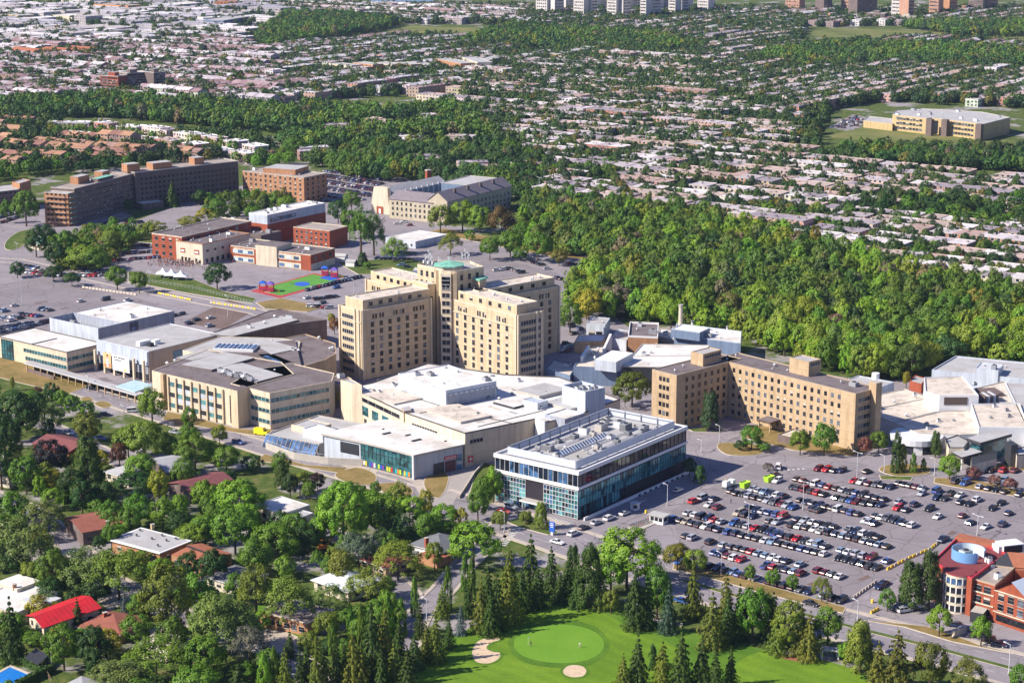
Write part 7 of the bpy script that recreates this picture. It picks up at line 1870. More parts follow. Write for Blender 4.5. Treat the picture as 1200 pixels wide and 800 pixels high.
HAND = [  # x, y top, y base, width px, kind, colour
 (20,452,520,64,'big',DRK),(6,480,548,44,'big',DRK),(52,466,512,50,'open',LOC),(72,455,480,22,'round',MID),(101,480,520,34,'round',SPY),(178,453,499,34,'round',BR),(168,488,545,64,'big',OLV),(150,496,540,40,'round',OLV),(222,474,507,20,'round',MID),(228,504,554,52,'big',MID),(257,496,522,20,'round',OLV),(265,519,556,36,'round',MID),(58,511,562,52,'big',(.022,.022,.026)),
 (105,512,582,46,'pine',SPR),(140,516,550,22,'round',(.12,.05,.03)),(165,529,570,42,'round',BR),(186,547,592,26,'round',YEL),(158,550,588,60,'round',DRK),(276,556,612,64,'big',BR),(163,577,618,42,'round',MID),(12,572,622,54,'round',MID),(48,582,632,62,'open',LOC),(22,598,682,86,'open',LOC),(62,638,702,48,'big',MID),(38,654,692,32,'round',OLV),
 (100,634,702,76,'open',LOC),(138,637,706,84,'open',OLV),(195,656,748,74,'big',(.135,.20,.022)),(15,694,774,42,'spruce',SPR),(92,698,742,24,'spruce',SPR),(74,727,788,50,'big',MID),(109,727,788,54,'big',DRK),(252,688,772,74,'open',LOC),(182,740,806,92,'open',OLV),(138,768,822,84,'open',LOC),(208,724,754,26,'round',PUR),(226,610,642,46,'round',OLV),(140,611,634,28,'round',BR),
 (275,588,652,62,'round',MID),(147,689,720,13,'spruce',BSP),(282,562,614,72,'big',BR),(402,558,644,74,'big',BR),(450,576,634,52,'round',MID),(321,606,662,72,'big',MID),(420,621,668,54,'round',WIL),(466,628,682,62,'open',OLV),(300,654,732,48,'open',OLV),(340,667,742,58,'open',OLV),(386,679,722,48,'open',LOC),(430,659,712,62,'open',OLV),(268,698,768,84,'open',LOC),(292,728,784,54,'open',GRY),
 (310,764,810,17,'cedar',BR),(322,757,808,13,'cedar',MID),(335,750,812,24,'spruce',SPY),(352,756,812,20,'spruce',SPR),(372,735,816,28,'spruce',SPY),(390,722,772,11,'cedar',MID),(395,744,810,24,'spruce',SPR),(414,732,812,32,'spruce',SPY),(411,706,752,10,'cedar',MID),(436,700,800,42,'spruce',SPR),(452,702,795,38,'spruce',SPY),(468,716,782,28,'spruce',SPR),(456,694,772,18,'cedar',MID),(424,706,770,12,'cedar',MID),
 (555,604,668,76,'big',BR),(486,674,722,11,'cedar',MID),(525,661,714,11,'cedar',MID),(545,649,692,11,'cedar',MID),(553,651,702,10,'cedar',MID),(511,712,776,26,'spruce',SPY),(526,717,759,19,'spruce',SPR),(540,706,744,15,'spruce',BSP),(518,682,724,22,'spruce',SPY),(548,679,724,20,'spruce',SPR),(564,671,740,30,'spruce',SPY),(582,662,738,26,'spruce',SPR),(595,651,730,38,'spruce',SPY),(597,636,702,26,'spruce',SPY),(622,621,702,30,'spruce',SPR),(611,664,717,28,'spruce',SPR),(646,637,690,27,'spruce',SPR),
 (671,639,702,24,'pine',SPR),(690,639,712,42,'pine',SPR),(676,668,712,28,'spruce',SPR),(735,612,694,86,'big',BR),(716,640,696,46,'round',BR),(716,689,720,22,'round',OLV),(744,664,737,36,'spruce',SPR),(758,668,735,30,'spruce',SPR),(783,676,742,26,'spruce',(.06,.10,.065)),(770,660,726,34,'round',MID),(812,653,724,30,'spruce',(.11,.14,.02)),(834,690,760,36,'spruce',SPY),(852,687,752,30,'spruce',SPR),(866,680,748,28,'spruce',SPR),(882,684,754,40,'round',MID),(747,739,808,36,'spruce',SPR),(730,762,812,26,'spruce',SPY),(798,729,812,34,'spruce',SPR),(765,754,784,11,'cedar',DRK),(776,748,810,30,'spruce',SPY),(822,740,810,34,'spruce',SPR),(838,758,812,24,'spruce',SPR),(856,753,804,22,'spruce',SPR),
 (794,634,670,38,'round',(.14,.16,.02)),(815,640,676,30,'round',BR),(879,660,682,16,'round',MID),(906,665,688,19,'round',MID),(929,672,692,16,'round',MID),(963,673,706,24,'open',OLV),(892,686,748,38,'round',MID),(925,696,768,46,'big',OLV),(912,706,766,30,'spruce',SPY),(970,706,762,36,'big',MID),(948,712,774,30,'spruce',SPY),(1007,728,790,44,'pine',OLV),(990,750,777,18,'round',BR),(1050,734,808,42,'spruce',(.12,.13,.022)),(1028,748,806,30,'spruce',SPY),(1090,748,812,44,'round',(.12,.15,.022)),(1135,764,816,40,'open',(.15,.16,.03)),(1196,774,818,30,'round',MID),
 (1066,658,714,40,'pine',SPR),(1088,646,714,36,'pine',SPR),(1040,688,717,20,'round',MID),(1101,707,747,30,'round',BR),(1150,719,759,27,'round',BR),
 (741,431,479,52,'big',(.10,.135,.02)),(832,459,504,28,'pine',(.045,.085,.03)),(881,496,528,28,'round',MID),(938,502,534,26,'round',OLV),(966,493,535,30,'round',MID),(1014,510,534,17,'round',PNK),(1030,503,531,25,'round',MID),(1050,504,554,13,'cedar',SPR),(1057,519,553,12,'cedar',SPY),(1070,530,554,9,'cedar',MID),(1082,536,551,7,'cedar',MID),(1096,505,536,16,'pine',SPR),(1113,530,563,27,'round',BR),(1141,546,563,20,'round',PNK),(1166,555,571,17,'round',PNK),(1184,559,576,18,'round',PNK),(900,541,552,14,'open',GRY),(868,515,528,16,'round',DRK),(895,516,530,18,'round',MID),
 (634,588,620,20,'pine',OLV),(616,597,615,16,'round',OLV),(586,596,622,22,'round',OLV),(578,545,590,22,'round',BR),(566,555,600,26,'round',MID),(560,570,612,26,'round',MID),(820,545,566,18,'pine',DRK),(808,534,560,16,'round',DRK),
 (254,305,340,34,'big',DRK),(137,309,341,24,'round',MID),(163,316,344,20,'round',MID),(128,316,330,12,'round',MID),(100,285,318,48,'round',OLV),(76,268,300,30,'round',MID),(42,264,302,28,'round',DRK),(130,268,298,28,'round',OLV),(112,290,320,34,'round',MID),(66,282,316,26,'round',DRK),(150,270,292,22,'round',MID),(180,258,276,30,'round',OLV),(30,219,266,36,'big',MID),(202,209,242,22,'spruce',SPR),(278,223,254,18,'pine',SPR),(256,229,260,22,'round',MID),(240,243,260,22,'round',YEL),(222,252,268,28,'round',OLV),(296,240,258,22,'round',MID),(310,228,250,18,'pine',SPR),(322,222,246,22,'round',MID),(336,228,250,24,'round',BR),(236,222,240,24,'round',DRK),
 (423,236,302,30,'open',MID),(438,246,300,26,'open',MID),(410,244,280,26,'round',MID),(396,232,262,26,'round',DRK),(412,222,250,22,'round',MID),(462,276,307,34,'open',BR),(528,270,300,30,'open',OLV),(542,232,272,36,'big',BR),(516,238,274,30,'round',OLV),(562,238,274,36,'big',BR),(588,240,278,34,'round',(.12,.075,.03)),(598,268,302,34,'round',MID),(574,276,306,26,'round',MID),(630,270,308,36,'round',MID),(655,290,312,22,'round',(.14,.15,.02)),(610,288,306,20,'round',MID),
 (668,350,392,30,'round',MID),(690,338,380,34,'round',YEL),(425,296,312,16,'pine',DRK),(430,306,316,10,'round',MID),(345,160,182,30,'big',MID),(1062,434,455,10,'round',YEL),(84,318,336,22,'round',DRK),(62,310,330,24,'round',DRK),(20,306,326,20,'round',DRK),(8,232,262,16,'round',MID),(56,262,286,22,'round',DRK),(150,232,250,14,'round',DRK),
 (98,390,392,4,'round',OLV),(15,440,458,6,'round',OLV),(44,452,463,12,'round',(.08,.05,.03)),(392,370,392,12,'round',(.22,.09,.03)),(388,366,380,10,'round',YEL),(224,502,522,12,'round',OLV),(440,562,582,14,'round',MID),(62,548,575,34,'round',YEL),(372,552,575,20,'round',PUR),(330,540,572,26,'pine',SPR),(340,552,585,22,'round',(.05,.09,.02)),(362,562,588,22,'round',MID),(430,572,604,40,'round',BR),(480,578,620,44,'round',BR),(520,588,622,40,'round',BR),(500,598,640,34,'round',MID),(470,600,640,34,'round',DRK),(380,600,640,40,'round',MID),(360,610,650,36,'round',DRK),(240,600,640,40,'round',MID),(120,560,600,40,'round',DRK),(210,596,630,34,'round',DRK),(300,628,676,46,'round',MID),(250,640,690,40,'round',DRK),(230,668,720,46,'round',MID),
 (400,640,690,40,'round',OLV),(60,676,712,36,'round',DRK),(20,636,676,36,'round',DRK),(112,672,712,40,'round',DRK),(200,720,770,44,'round',MID),(240,740,800,56,'round',MID),(160,790,830,60,'round',MID),(230,775,825,60,'round',MID),(280,775,820,44,'spruce',SPR),(340,735,770,16,'spruce',SPR),(478,756,812,30,'spruce',SPR),(462,746,804,30,'spruce',SPY),(486,738,784,28,'spruce',SPR),(500,726,774,24,'spruce',SPY),(447,752,812,30,'spruce',SPR),(404,748,806,28,'spruce',SPR),(424,752,812,28,'spruce',SPY),(360,744,806,26,'spruce',SPR),(380,752,812,26,'spruce',SPR),(492,700,748,18,'spruce',SPR),(470,700,745,16,'cedar',MID),(602,668,716,26,'spruce',SPR),(572,655,716,24,'spruce',SPR),(664,655,704,28,'spruce',SPR),(705,672,714,26,'spruce',SPY),(850,668,735,28,'spruce',SPY),(905,690,752,32,'spruce',SPR),(938,704,768,30,'spruce',SPY),(630,660,712,26,'spruce',SPR),(656,668,706,22,'spruce',SPR),(575,690,745,26,'spruce',SPR),
 (1,520,575,40,'round',DRK),(30,530,580,40,'round',MID),(84,545,590,36,'round',DRK),(215,535,575,32,'round',MID),(240,560,600,36,'round',BR),(130,585,625,36,'round',MID),(96,560,606,34,'round',DRK),(190,580,622,34,'round',BR),
]
r = random.Random(5)
PICK = []
for (x,yt,yb,w,kind,col) in HAND:
 X,Y = px(x,yb); H_ = max(2.0,hgt(x,yb,yt)); sc = proj(X,Y,H_ / 2)[2]
 if kind == 'big' or kind == 'round' or kind == 'open' or kind == 'pine':
  W_ = w / sc; dep = math.atan2(CAMH - H_ / 2,Y); H_ = max(3.0,H_ - W_ * .25 * math.tan(dep)) if kind != 'pine' else H_
  if kind != 'pine': Y += W_ * .12
 else: H_ *= .94; W_ = w / sc * (1.16 if kind == 'spruce' else 1)
 PICK.append(dict(x=X,y=Y,h=H_,w=W_ * ((.95 if x < 560 and yb > 440 else 1.02) if kind != 'cedar' else 1.2),kind=kind,col=tuple(c * r.uniform(.9,1.12) for c in col),where='hand',px=x,py=(yt + yb) / 2,size=1e9))
def fill(poly,step,hr,wr,cols,where,seed,jit=.38):
 g = random.Random(seed); w = PP(poly); xs = [p[0] for p in w]; ys = [p[1] for p in w]; y = min(ys); k = 0
 while y < max(ys):
  x = min(xs) + (step / 2 if k % 2 else 0); k += 1
  while x < max(xs):
   p = (x + g.uniform(-jit,jit) * step,y + g.uniform(-jit,jit) * step); x += step
   if not inside(p,w) or any(math.hypot(p[0] - a,p[1] - b - 6) < c for a,b,c in HOLES): continue
   if g.random() < .05: continue
   f = mnoise.noise((p[0] * .012,p[1] * .012,seed))
   c = cols[0] if f > .05 else cols[1]
   if g.random() < .38: c = g.choice(cols)
   if g.random() < .02: c = (.20,.16,.10)
   TREES.append(dict(x=p[0],y=p[1],h=g.uniform(*hr) * (1 + .12 * f),w=g.uniform(*wr),kind='round',col=tuple(q * g.uniform(.85,1.18) for q in c),where=where))
  y += step * .87
fill(FOREST,7.9,(10,18.5),(8,14.5),[(.19,.295,.026),(.105,.18,.024),(.15,.245,.026),(.065,.125,.022),(.24,.275,.035),(.14,.18,.045),(.05,.10,.028)],'wood',11,.48)
fill([(40,150),(110,149),(240,164),(318,180),(306,196),(215,182),(150,174),(66,170)],14,(6,10),(6,9),[MID,OLV,BR,DRK],'street',71)
def in_house(p):
 for d in SPECS:
  dx,dy = p[0] - d['x'],p[1] - d['y']
  if abs(dx) + abs(dy) < 60:
   c,s = math.cos(d['a']),math.sin(d['a'])
   if abs(c * dx + s * dy) < d['L'] / 2 + 2 and abs(c * dy - s * dx) < d['D'] / 2 + 2: return True
 return False
n0 = len(TREES)
fill([(860,262),(960,240),(1060,232),(1260,240),(1260,366),(1100,336),(960,304)],10.5,(8,13),(8,12),[MID,DRK,OLV,MID],'street',74)
fill([(620,262),(560,160),(600,150),(700,190),(860,262),(800,258),(720,250)],11,(8,13),(8,12),[MID,DRK,OLV,MID],'street',75)
TREES[n0:] = [t_ for t_ in TREES[n0:] if not in_house((t_['x'],t_['y']))]
fill([(-60,186),(50,192),(150,192),(170,198),(60,206),(-60,222)],11,(8,13),(8,11),[MID,DRK,OLV,MID],'street',72)
fill([(285,190),(330,180),(345,196),(300,200)],10,(7,11),(7,10),[MID,BR,OLV,DRK],'street',73)
for k,(w,c) in enumerate(((W2,8),(W3,7.5),(W5,8.5),(W6,8.5),(W7,8.0),(W8,9.0),(W9,6.5))):
 fill(w,c,(9,15),(8.5,12.5),[(.105,.19,.03),(.06,.125,.03),(.125,.21,.034),(.19,.225,.035),(.045,.095,.034)],'wood',20 + k)
for poly,step,where in (([(60,300),(150,270),(190,277),(150,284),(120,312),(70,318)],7.5,'bush'),([(55,284),(130,266),(168,288),(120,318),(58,324)],8.5,'bush'),([(230,236),(345,226),(340,250),(250,262)],9,'bush'),([(500,275),(640,292),(700,308),(640,300),(560,284)],9,'bush')):
 fill(poly,step,(5,9.5),(5.5,9.5),[OLV,MID,DRK,MID],'bush',40 + int(step))
BUILT = [(o.location.x,o.location.y) for o in COL.objects if o.type == 'EMPTY' and o.get('category') == 'house' and o.location.y < 900]
roads_w = [PP([(-60,560),(40,600),(130,680),(190,712),(300,752),(350,775),(372,800),(380,840)]),PP([(474,762),(480,742),(490,720),(520,690),(545,660),(575,632),(590,612)]),PP([(-60,470),(60,500),(150,545),(250,580),(340,600),(420,640),(480,700)]),blv]
def near_line(p,ln,d):
 for i in range(len(ln) - 1):
  a,b = Vector(ln[i]),Vector(ln[i + 1]); q = Vector(p); t_ = max(0,min(1,(q - a).dot(b - a) / (b - a).length_squared))
  if (a + (b - a) * t_ - q).length < d: return True
 return False
res = PP([(-80,440),(90,480),(200,520),(420,585),(560,620),(520,690),(470,750),(400,790),(300,830),(-80,840)])
g = random.Random(77)
for _ in range(900):
 X,Y = px(g.uniform(-40,560),g.uniform(450,830))
 if not inside((X,Y),res) or any(math.hypot(X - b[0],Y - b[1]) < 11 for b in BUILT) or any(near_line((X,Y),l,5.2) for l in roads_w): continue
 if any(math.hypot(X - t['x'],Y - t['y']) < .36 * (t['w'] + 6) for t in PICK + [t for t in TREES if t['where'] == 'garden']): continue
 if math.hypot(X - px(12,792)[0],Y - px(12,792)[1]) < 17: continue
 TREES.append(dict(x=X,y=Y,h=g.uniform(4.5,11),w=g.uniform(5,9.5),kind='round',col=g.choice((MID,MID,DRK,OLV,BR,MID,YEL if g.random() < .3 else MID)),where='garden'))
vis = []
for t_ in TREES:
 P = proj(t_['x'],t_['y'],t_['h'] * .6); t_['px'],t_['py'],t_['sc'] = P
 t_['size'] = t_['h'] * t_['w'] * P[2] ** 2 * (2.0 if t_['where'] in ('garden','bush') else 1) if -10 < P[0] < 1210 and -5 < P[1] < 805 else 0
TREES = [t_ for t_ in TREES if -70 < t_['px'] < 1270 and -12 < t_['py'] < 870]
CONI = ('spruce','cedar','pine')
n_hand = sum(1 for t_ in PICK if t_['kind'] not in CONI)
TREES.sort(key=lambda t_: -t_['size'])
extra = TREES[:max(0,296 - n_hand)]; rest = TREES[max(0,296 - n_hand):]
MARKS = [(80,715,'the red metal roof'),(20,790,'the blue pool'),(175,632,'the white rimmed flat roof'),(118,610,'the rust brown roof and dark chimney'),(240,648,'the orange shed roofs'),(235,560,'the maroon roof slopes'),(200,540,'the pale grey gable'),(80,515,'the dusky red roof'),(330,592,'the cream white flat roof'),(405,675,'the bluish white roof'),(505,630,'the dark slate roof'),(340,718,'the tawny brick bungalow'),
   (569,762,'the kidney bunker'),(673,786,'the oval bunker'),(655,735,'the putting green'),(690,560,'the glass office'),(460,540,'the emergency entrance'),(560,470,'the white plant room'),(450,390,'the hospital tower'),(230,460,'the clinic complex'),(140,430,'the banner hall'),(40,410,'the white roofed pavilion'),(815,455,'the buff brick pavilion'),(950,480,'the long buff brick wing'),(1110,480,'the care centre roofs'),(1150,530,'the charcoal pavilion'),(1120,660,'the blue roof ring'),(1180,715,'the red brick gable'),(900,620,'the full car park'),(870,525,'the oval island'),(800,385,'the cream chimney stack'),(740,400,'the boiler works'),
   (340,335,'the playground'),(205,318,'the white tents'),(215,285,'the red brick school'),(120,240,'the dark brick residence'),(338,215,'the orange brick block'),(448,235,'the church'),(540,225,'the stone convent'),(487,273,'the white portable building'),(1100,145,'the yellow school'),(920,770,'the lower fairway'),(620,640,'the street junction'),(1080,700,'the barrier entrance'),(760,620,'the bicycle stands'),(50,320,'the kerbside cars'),(700,260,'the upper woodland edge'),(900,300,'the middle of the woodland'),(1050,400,'the woodland behind the care centre'),(760,350,'the woodland above the boiler works'),(1150,360,'the far end of the woodland'),(920,400,'the woodland behind the buff wing'),(400,160,'the dense tree belt'),(1100,190,'the school hedge line')]
COLN = [(BR,'bright green'),(MID,'mid green'),(DRK,'dark green'),(OLV,'olive'),(LOC,'grey-green'),(YEL,'yellow-green'),(SPR,'deep green'),(SPY,'bronze green'),(BSP,'blue-grey'),(PUR,'dark purple'),(PNK,'pinkish red'),(WIL,'silvery green'),(GRY,'greyish'),((.12,.05,.03),'reddish'),((.22,.09,.03),'orange')]
def colname(c):
 def k(q): a = np.array(c) / sum(c); b = np.array(q) / sum(q); return float(((a - b) ** 2).sum() * 6 + (math.log(sum(c) / sum(q))) ** 2 * .25)
 return min(COLN,key=lambda q: k(q[0]))[1]
KN = {'round': ('rounded','broadleaf tree'),'big': ('broad-crowned','broadleaf tree'),'open': ('feathery spreading','tree'),'spruce': ('conical','spruce'),'cedar': ('slim columnar','cedar'),'pine': ('shaggy','pine')}
NM = {'round': 'broadleaf_tree','big': 'broadleaf_tree','open': 'broadleaf_tree','spruce': 'spruce_tree','cedar': 'cedar_tree','pine': 'pine_tree'}
ALLT = PICK + extra
by = {}
for t_ in ALLT:
 m_ = min(MARKS,key=lambda q: math.hypot(q[0] - t_['px'],(q[1] - t_['py']) * 1.3)); t_['d'] = math.hypot(m_[0] - t_['px'],m_[1] - t_['py'])
 rel = 'beside' if abs(t_['px'] - m_[0]) > abs(t_['py'] - m_[1]) * 1.2 else ('behind' if t_['py'] < m_[1] else 'in front of')
 if m_[2].startswith(('the woodland','the upper woodland','the middle of','the far end','the dense')): rel = 'in'
 if m_[2] == 'the upper woodland edge' : rel = 'at'
 if m_[2] == 'the full car park' and rel == 'in front of': rel = 'below'
 t_['lab'] = '%s %s %s %s %s' % (KN[t_['kind']][0],colname(t_['col']),KN[t_['kind']][1],rel,m_[2])
 by.setdefault(t_['lab'],[]).append(t_)
ti = 0
for lab,L_ in by.items():
 L_.sort(key=lambda t_: t_['d'])
 for k,t_ in enumerate(L_):
  full = lab if len(L_) == 1 else lab + ', %s counted outward' % nth(k + 1)
  ti += 1
  rr = random.Random(ti)
  e = bpy.data.objects.new(NM[t_['kind']],None); COL.objects.link(e); e.location = (t_['x'],t_['y'],0); e.rotation_euler = (0,0,rr.uniform(0,6.28))
  tag(e,full,'tree',None)
  sc = (t_['w'],t_['w'] * rr.uniform(.9,1.08),t_['h'])
  c_ = link('crown',rr.choice(CROWN[t_['kind']]),e,scale=sc); c_.color = (*t_['col'],1)
  link('trunk',TRUNK[t_['kind']][ti % 2],e,scale=(t_['h'] * .9,t_['h'] * .9,t_['h']))
def mass(name,label,items,cat):
 V,T = [],[]; g = np.random.default_rng(3)
 for t_ in items:
  sc = t_['sc']; lod = LOD1 if sc > 1.55 else LOD2
  q = lod[int(g.integers(len(lod)))]; a = g.uniform(0,6.28); c,s = np.cos(a),np.sin(a)
  q = q * np.array([t_['w'],t_['w'],t_['h']]); q = np.stack([q[...,0] * c - q[...,1] * s + t_['x'],q[...,0] * s + q[...,1] * c + t_['y'],q[...,2]],-1)
  V.append(q); T.append(np.repeat(np.array([t_['col']]),len(q),0))
 if not V: return
 V = np.concatenate(V); T = np.concatenate(T)
 o = link(name,qmesh(name,V,LEAF_A,T)); tag(o,label,cat,kind='stuff'); print(name,len(items),len(V))
mass('woodland','dense green wood stretching behind the hospital and through the suburb',[t_ for t_ in rest if t_['where'] == 'wood'],'wood')
mass('distant_trees','small green trees lining the far residential streets',[t_ for t_ in rest if t_['where'] == 'street'],'trees')
mass('undergrowth','low shrubs and garden growth between the houses and lawns',[t_ for t_ in rest if t_['where'] in ('garden','bush')],'shrubs')
print('individual trees',len(ALLT))
# ------------------------------------------------------------------ cars
def car_meshes(style):
 L,Wd,zr,x0,x1,r0,r1,hood = {'sedan': (4.6,1.8,1.46,-1.75,1.0,-1.05,.25,.93),'hatchback': (4.1,1.76,1.50,-2.0,.95,-1.6,.25,.95),'suv': (4.6,1.88,1.72,-2.25,.95,-2.0,.3,1.08),
          'van': (5.0,1.95,1.98,-2.45,1.55,-2.4,.95,1.15),'pickup': (5.4,1.9,1.76,-.7,1.25,-.5,.6,1.08)}[style]
 h = L / 2; w = Wd / 2; b = MB()
 if style == 'pickup': prof = [(-h,.42),(-h,1.05),(-.75,1.05),(-.7,1.08),(1.25,1.08),(h - .15,1.0),(h,.8),(h,.42)]
 else: prof = [(-h,.4),(-h - .02,.75),(-h + .12,hood + .02 if style != 'sedan' else .98),(x0,hood + .06),(x1,hood + .04),(h - .35,hood - .16),(h,hood - .34),(h,.4)]
 if style == 'pickup': b.box(-1.72,0,1.055,1.7,Wd * .78,.012,DARKM)
 n = len(prof)
 wid = [w * (.97 if z < .6 else (.93 if z > .9 else 1.0)) for _,z in prof]
 Lf = [(x,wd,z) for (x,z),wd in zip(prof,wid)]; Rt = [(x,-wd,z) for (x,z),wd in zip(prof,wid)]
 b.face(Lf,PAINT); b.face(Rt[::-1],PAINT)
 for i in range(n):
  j = (i + 1) % n
  b.face([Rt[i],Rt[j],Lf[j],Lf[i]],PAINT if not (prof[i][1] < .45 and prof[j][1] < .45) else TYRE)
 cw,rw = w * .90,w * .74; zb = hood + .03
 base = [(x0,-cw,zb),(x1,-cw,zb),(x1,cw,zb),(x0,cw,zb)]; top = [(r0,-rw,zr),(r1,-rw,zr),(r1,rw,zr),(r0,rw,zr)]
 b.face(top,PAINT)
 g = MB()
 for i in range(4):
  j = (i + 1) % 4; g.face([base[i],base[j],top[j],top[i]],CARGLASS)
 for i in (0,1,2,3):                                   # corner pillars
  p,q = Vector(base[i]),Vector(top[i]); b.tube(p,q,.05,PAINT,4)
 for s in (-1,1): m_ = (Vector(base[0]) + Vector(base[1])) / 2; q = (Vector(top[0]) + Vector(top[1])) / 2; b.tube((m_.x,s * cw,zb),(q.x,s * rw,zr),.045,PAINT,4)
 for s in (-1,1):
  b.box(h - .06,s * w * .68,hood - .36,.12,.34,.16,WHITEW); b.box(-h + .02,s * w * .72,.72,.08,.3,.16,REDP)
 def wheel(x,y,into=None):
  k = into or MB(); n = 10
  ri = [(x + .34 * math.cos(a),z) for a,z in ((2 * math.pi * i / n,.34 + .34 * math.sin(2 * math.pi * i / n)) for i in range(n))]
  k.face([(a,y - .11,z) for a,z in ri],TYRE); k.face([(a,y + .11,z) for a,z in ri[::-1]],TYRE)
  for i in range(n): j = (i + 1) % n; k.face([(ri[i][0],y - .11,ri[i][1]),(ri[i][0],y + .11,ri[i][1]),(ri[j][0],y + .11,ri[j][1]),(ri[j][0],y - .11,ri[j][1])],TYRE)
  for s in (-.12,.12): k.face([(x + .17 * math.cos(2 * math.pi * i / 6),y + s,.34 + .17 * math.sin(2 * math.pi * i / 6)) for i in range(6)][::(1 if s < 0 else -1)],LIGHTM)
  return k
 ws = [(h * .60,w - .1),(h * .60,-w + .1),(-h * .60,w - .1),(-h * .60,-w + .1)]
 body = b.mesh('body'); glass = g.mesh('window_glass'); wm = [wheel(*q).mesh('wheel') for q in ws]
 b2 = MB(); b2.v,b2.f,b2.m,b2.uv,b2.mats = list(b.v),list(b.f),list(b.m),list(b.uv),list(b.mats)
 for q in ws: wheel(*q,into=b2)
 return body,glass,wm,b2.mesh('body'),b2,g
CARM = {k: car_meshes(k) for k in ('sedan','hatchback','suv','van','pickup')}
CCOL = [('black',(.012,.012,.014),11),('charcoal',(.035,.037,.045),9),('navy blue',(.014,.025,.075),15),('grey',(.12,.125,.14),5),('silver',(.40,.42,.47),6),('white',(.72,.72,.72),8),('pale blue',(.22,.32,.46),6),('red',(.50,.02,.025),3),('maroon',(.16,.012,.02),3),('blue',(.03,.09,.30),5),('beige',(.42,.37,.28),2)]
CD = {n: c for n,c,_ in CCOL}
rc = random.Random(99)
def pickcol(): return rc.choices(CCOL,[k for _,_,k in CCOL])[0][0]
STALL = MB()
CARS = []
def add_car(x,y,ang,where,col=None,style=None,lab=None):
 CARS.append(dict(x=x,y=y,a=ang,where=where,col=col or pickcol(),style=style or rc.choices(['sedan','hatchback','suv','van','pickup'],[9,7,8,1.5,.7])[0],lab=lab))
def row(pts,where,n=None,ang=math.radians(50),gap=.03,pitch=2.7,cols=None):
 """Cars side by side along a pixel polyline."""
 w = [Vector(p) for p in PP(pts)]
 if ang is not None and 'car park' in where:
  for i in range(len(w) - 1):
   d = (w[i + 1] - w[i]); n_ = int(d.length / 2.75); u = Vector((math.cos(ang),math.sin(ang))); d.normalize()
   for k in range(n_ + 1): p = w[i] + d * 2.75 * k; v = Vector((-u.y,u.x)) * .06; STALL.face([(*(p - u * 2.6 - v),.068),(*(p + u * 2.6 - v),.068),(*(p + u * 2.6 + v),.068),(*(p - u * 2.6 + v),.068)][::1],PAINTW)
 tot = sum((w[i + 1] - w[i]).length for i in range(len(w) - 1))
 n = n or int(tot / pitch) + 1
 for k in range(n):
  if rc.random() < gap: continue
  s = tot * (k + .5) / n; i = 0
  while i < len(w) - 2 and s > (w[i + 1] - w[i]).length: s -= (w[i + 1] - w[i]).length; i += 1
  p = w[i] + (w[i + 1] - w[i]).normalized() * s; d = w[i + 1] - w[i]
  a = ang if ang is not None else math.atan2(d.y,d.x) + math.pi / 2
  add_car(p.x + rc.uniform(-.15,.15),p.y + rc.uniform(-.3,.3),a + rc.choice((0,0,math.pi)) + rc.uniform(-.04,.04),where,cols[k % len(cols)] if cols else None)
def spots(pts,where,ang=math.radians(50),cols=None):
 for k,p in enumerate(pts): q = px(*p); add_car(q[0],q[1],ang + rc.choice((0,math.pi)) + rc.uniform(-.05,.05),where,cols[k] if cols else None)
row([(828,664),(990,706)],'in the front row along the dry verge',ang=math.radians(48),gap=.16)
spots([(792,656),(797,660)],'in the front row along the dry verge')
row([(834,648),(872,659)],'in the second row of the big car park',gap=.08); row([(895,664),(942,674)],'in the second row of the big car park',gap=0)
row([(800,629),(816,633)],'in the second row of the big car park',gap=0); row([(828,636),(866,644),(910,656),(942,664)],'in the third row of the big car park',gap=.08); row([(955,669),(988,678)],'in the third row of the big car park',gap=0,cols=['maroon','maroon','grey','white'])
row([(786,609),(846,623)],'in the fourth row beyond the guard kiosk',gap=0); row([(850,624),(916,639),(962,650),(1032,668)],'in the fourth row of the big car park',gap=.03)
row([(803,602),(850,614)],'in the fifth row beyond the guard kiosk',gap=.05); row([(856,614),(895,623),(960,640),(1044,660)],'in the fifth row of the big car park',gap=.05)
row([(862,602),(886,607)],'in the sixth row of the big car park',gap=0); row([(898,611),(960,623),(1044,643)],'in the sixth row of the big car park',gap=.05)
row([(874,596),(918,606),(983,620),(1042,634)],'in the seventh row of the big car park',gap=.08)
row([(853,576.5),(934,597)],'in the eighth row of the big car park',gap=0); row([(950,597),(962,601)],'in the eighth row of the big car park',gap=0); row([(1012,611),(1028,616)],'in the eighth row of the big car park',gap=0)
row([(878,574),(922,584)],'in the ninth row of the big car park',gap=0); row([(934,587),(1010,605)],'in the ninth row of the big car park',gap=.2); row([(1022,605),(1073,618)],'in the ninth row of the big car park',gap=0)
row([(925,571),(1000,589),(1036,594)],'in the tenth row of the big car park',gap=.08); row([(930,562),(955,568),(985,575),(1040,588)],'in the eleventh row of the big car park',gap=.12)
row([(997,564.5),(1048,573)],'in the twelfth row by the oval island',gap=0); row([(1050,567),(1084,574)],'in the twelfth row by the oval island',gap=0)
spots([(1080,580),(1098,585),(1107,586),(1115,580),(1125,582),(1126,590),(1136,592),(1145,587),(1163,597),(1173,591),(1182,603),(1128,606),(1138,614),(1155,619),(1175,616),(1105,634),(1099,607),(1089,598),(1072,593),(1054,590),(1062,599),(1052,597)],'in the thinly parked end of the big car park',
  cols=['silver','navy blue','charcoal','black','white','navy blue','black','white','black','black','navy blue','maroon','navy blue','white','navy blue','navy blue','white','black','navy blue','silver','navy blue','red'])
q = px(1098,577); add_car(*q,math.radians(50),'in the thinly parked end of the big car park','blue','van')
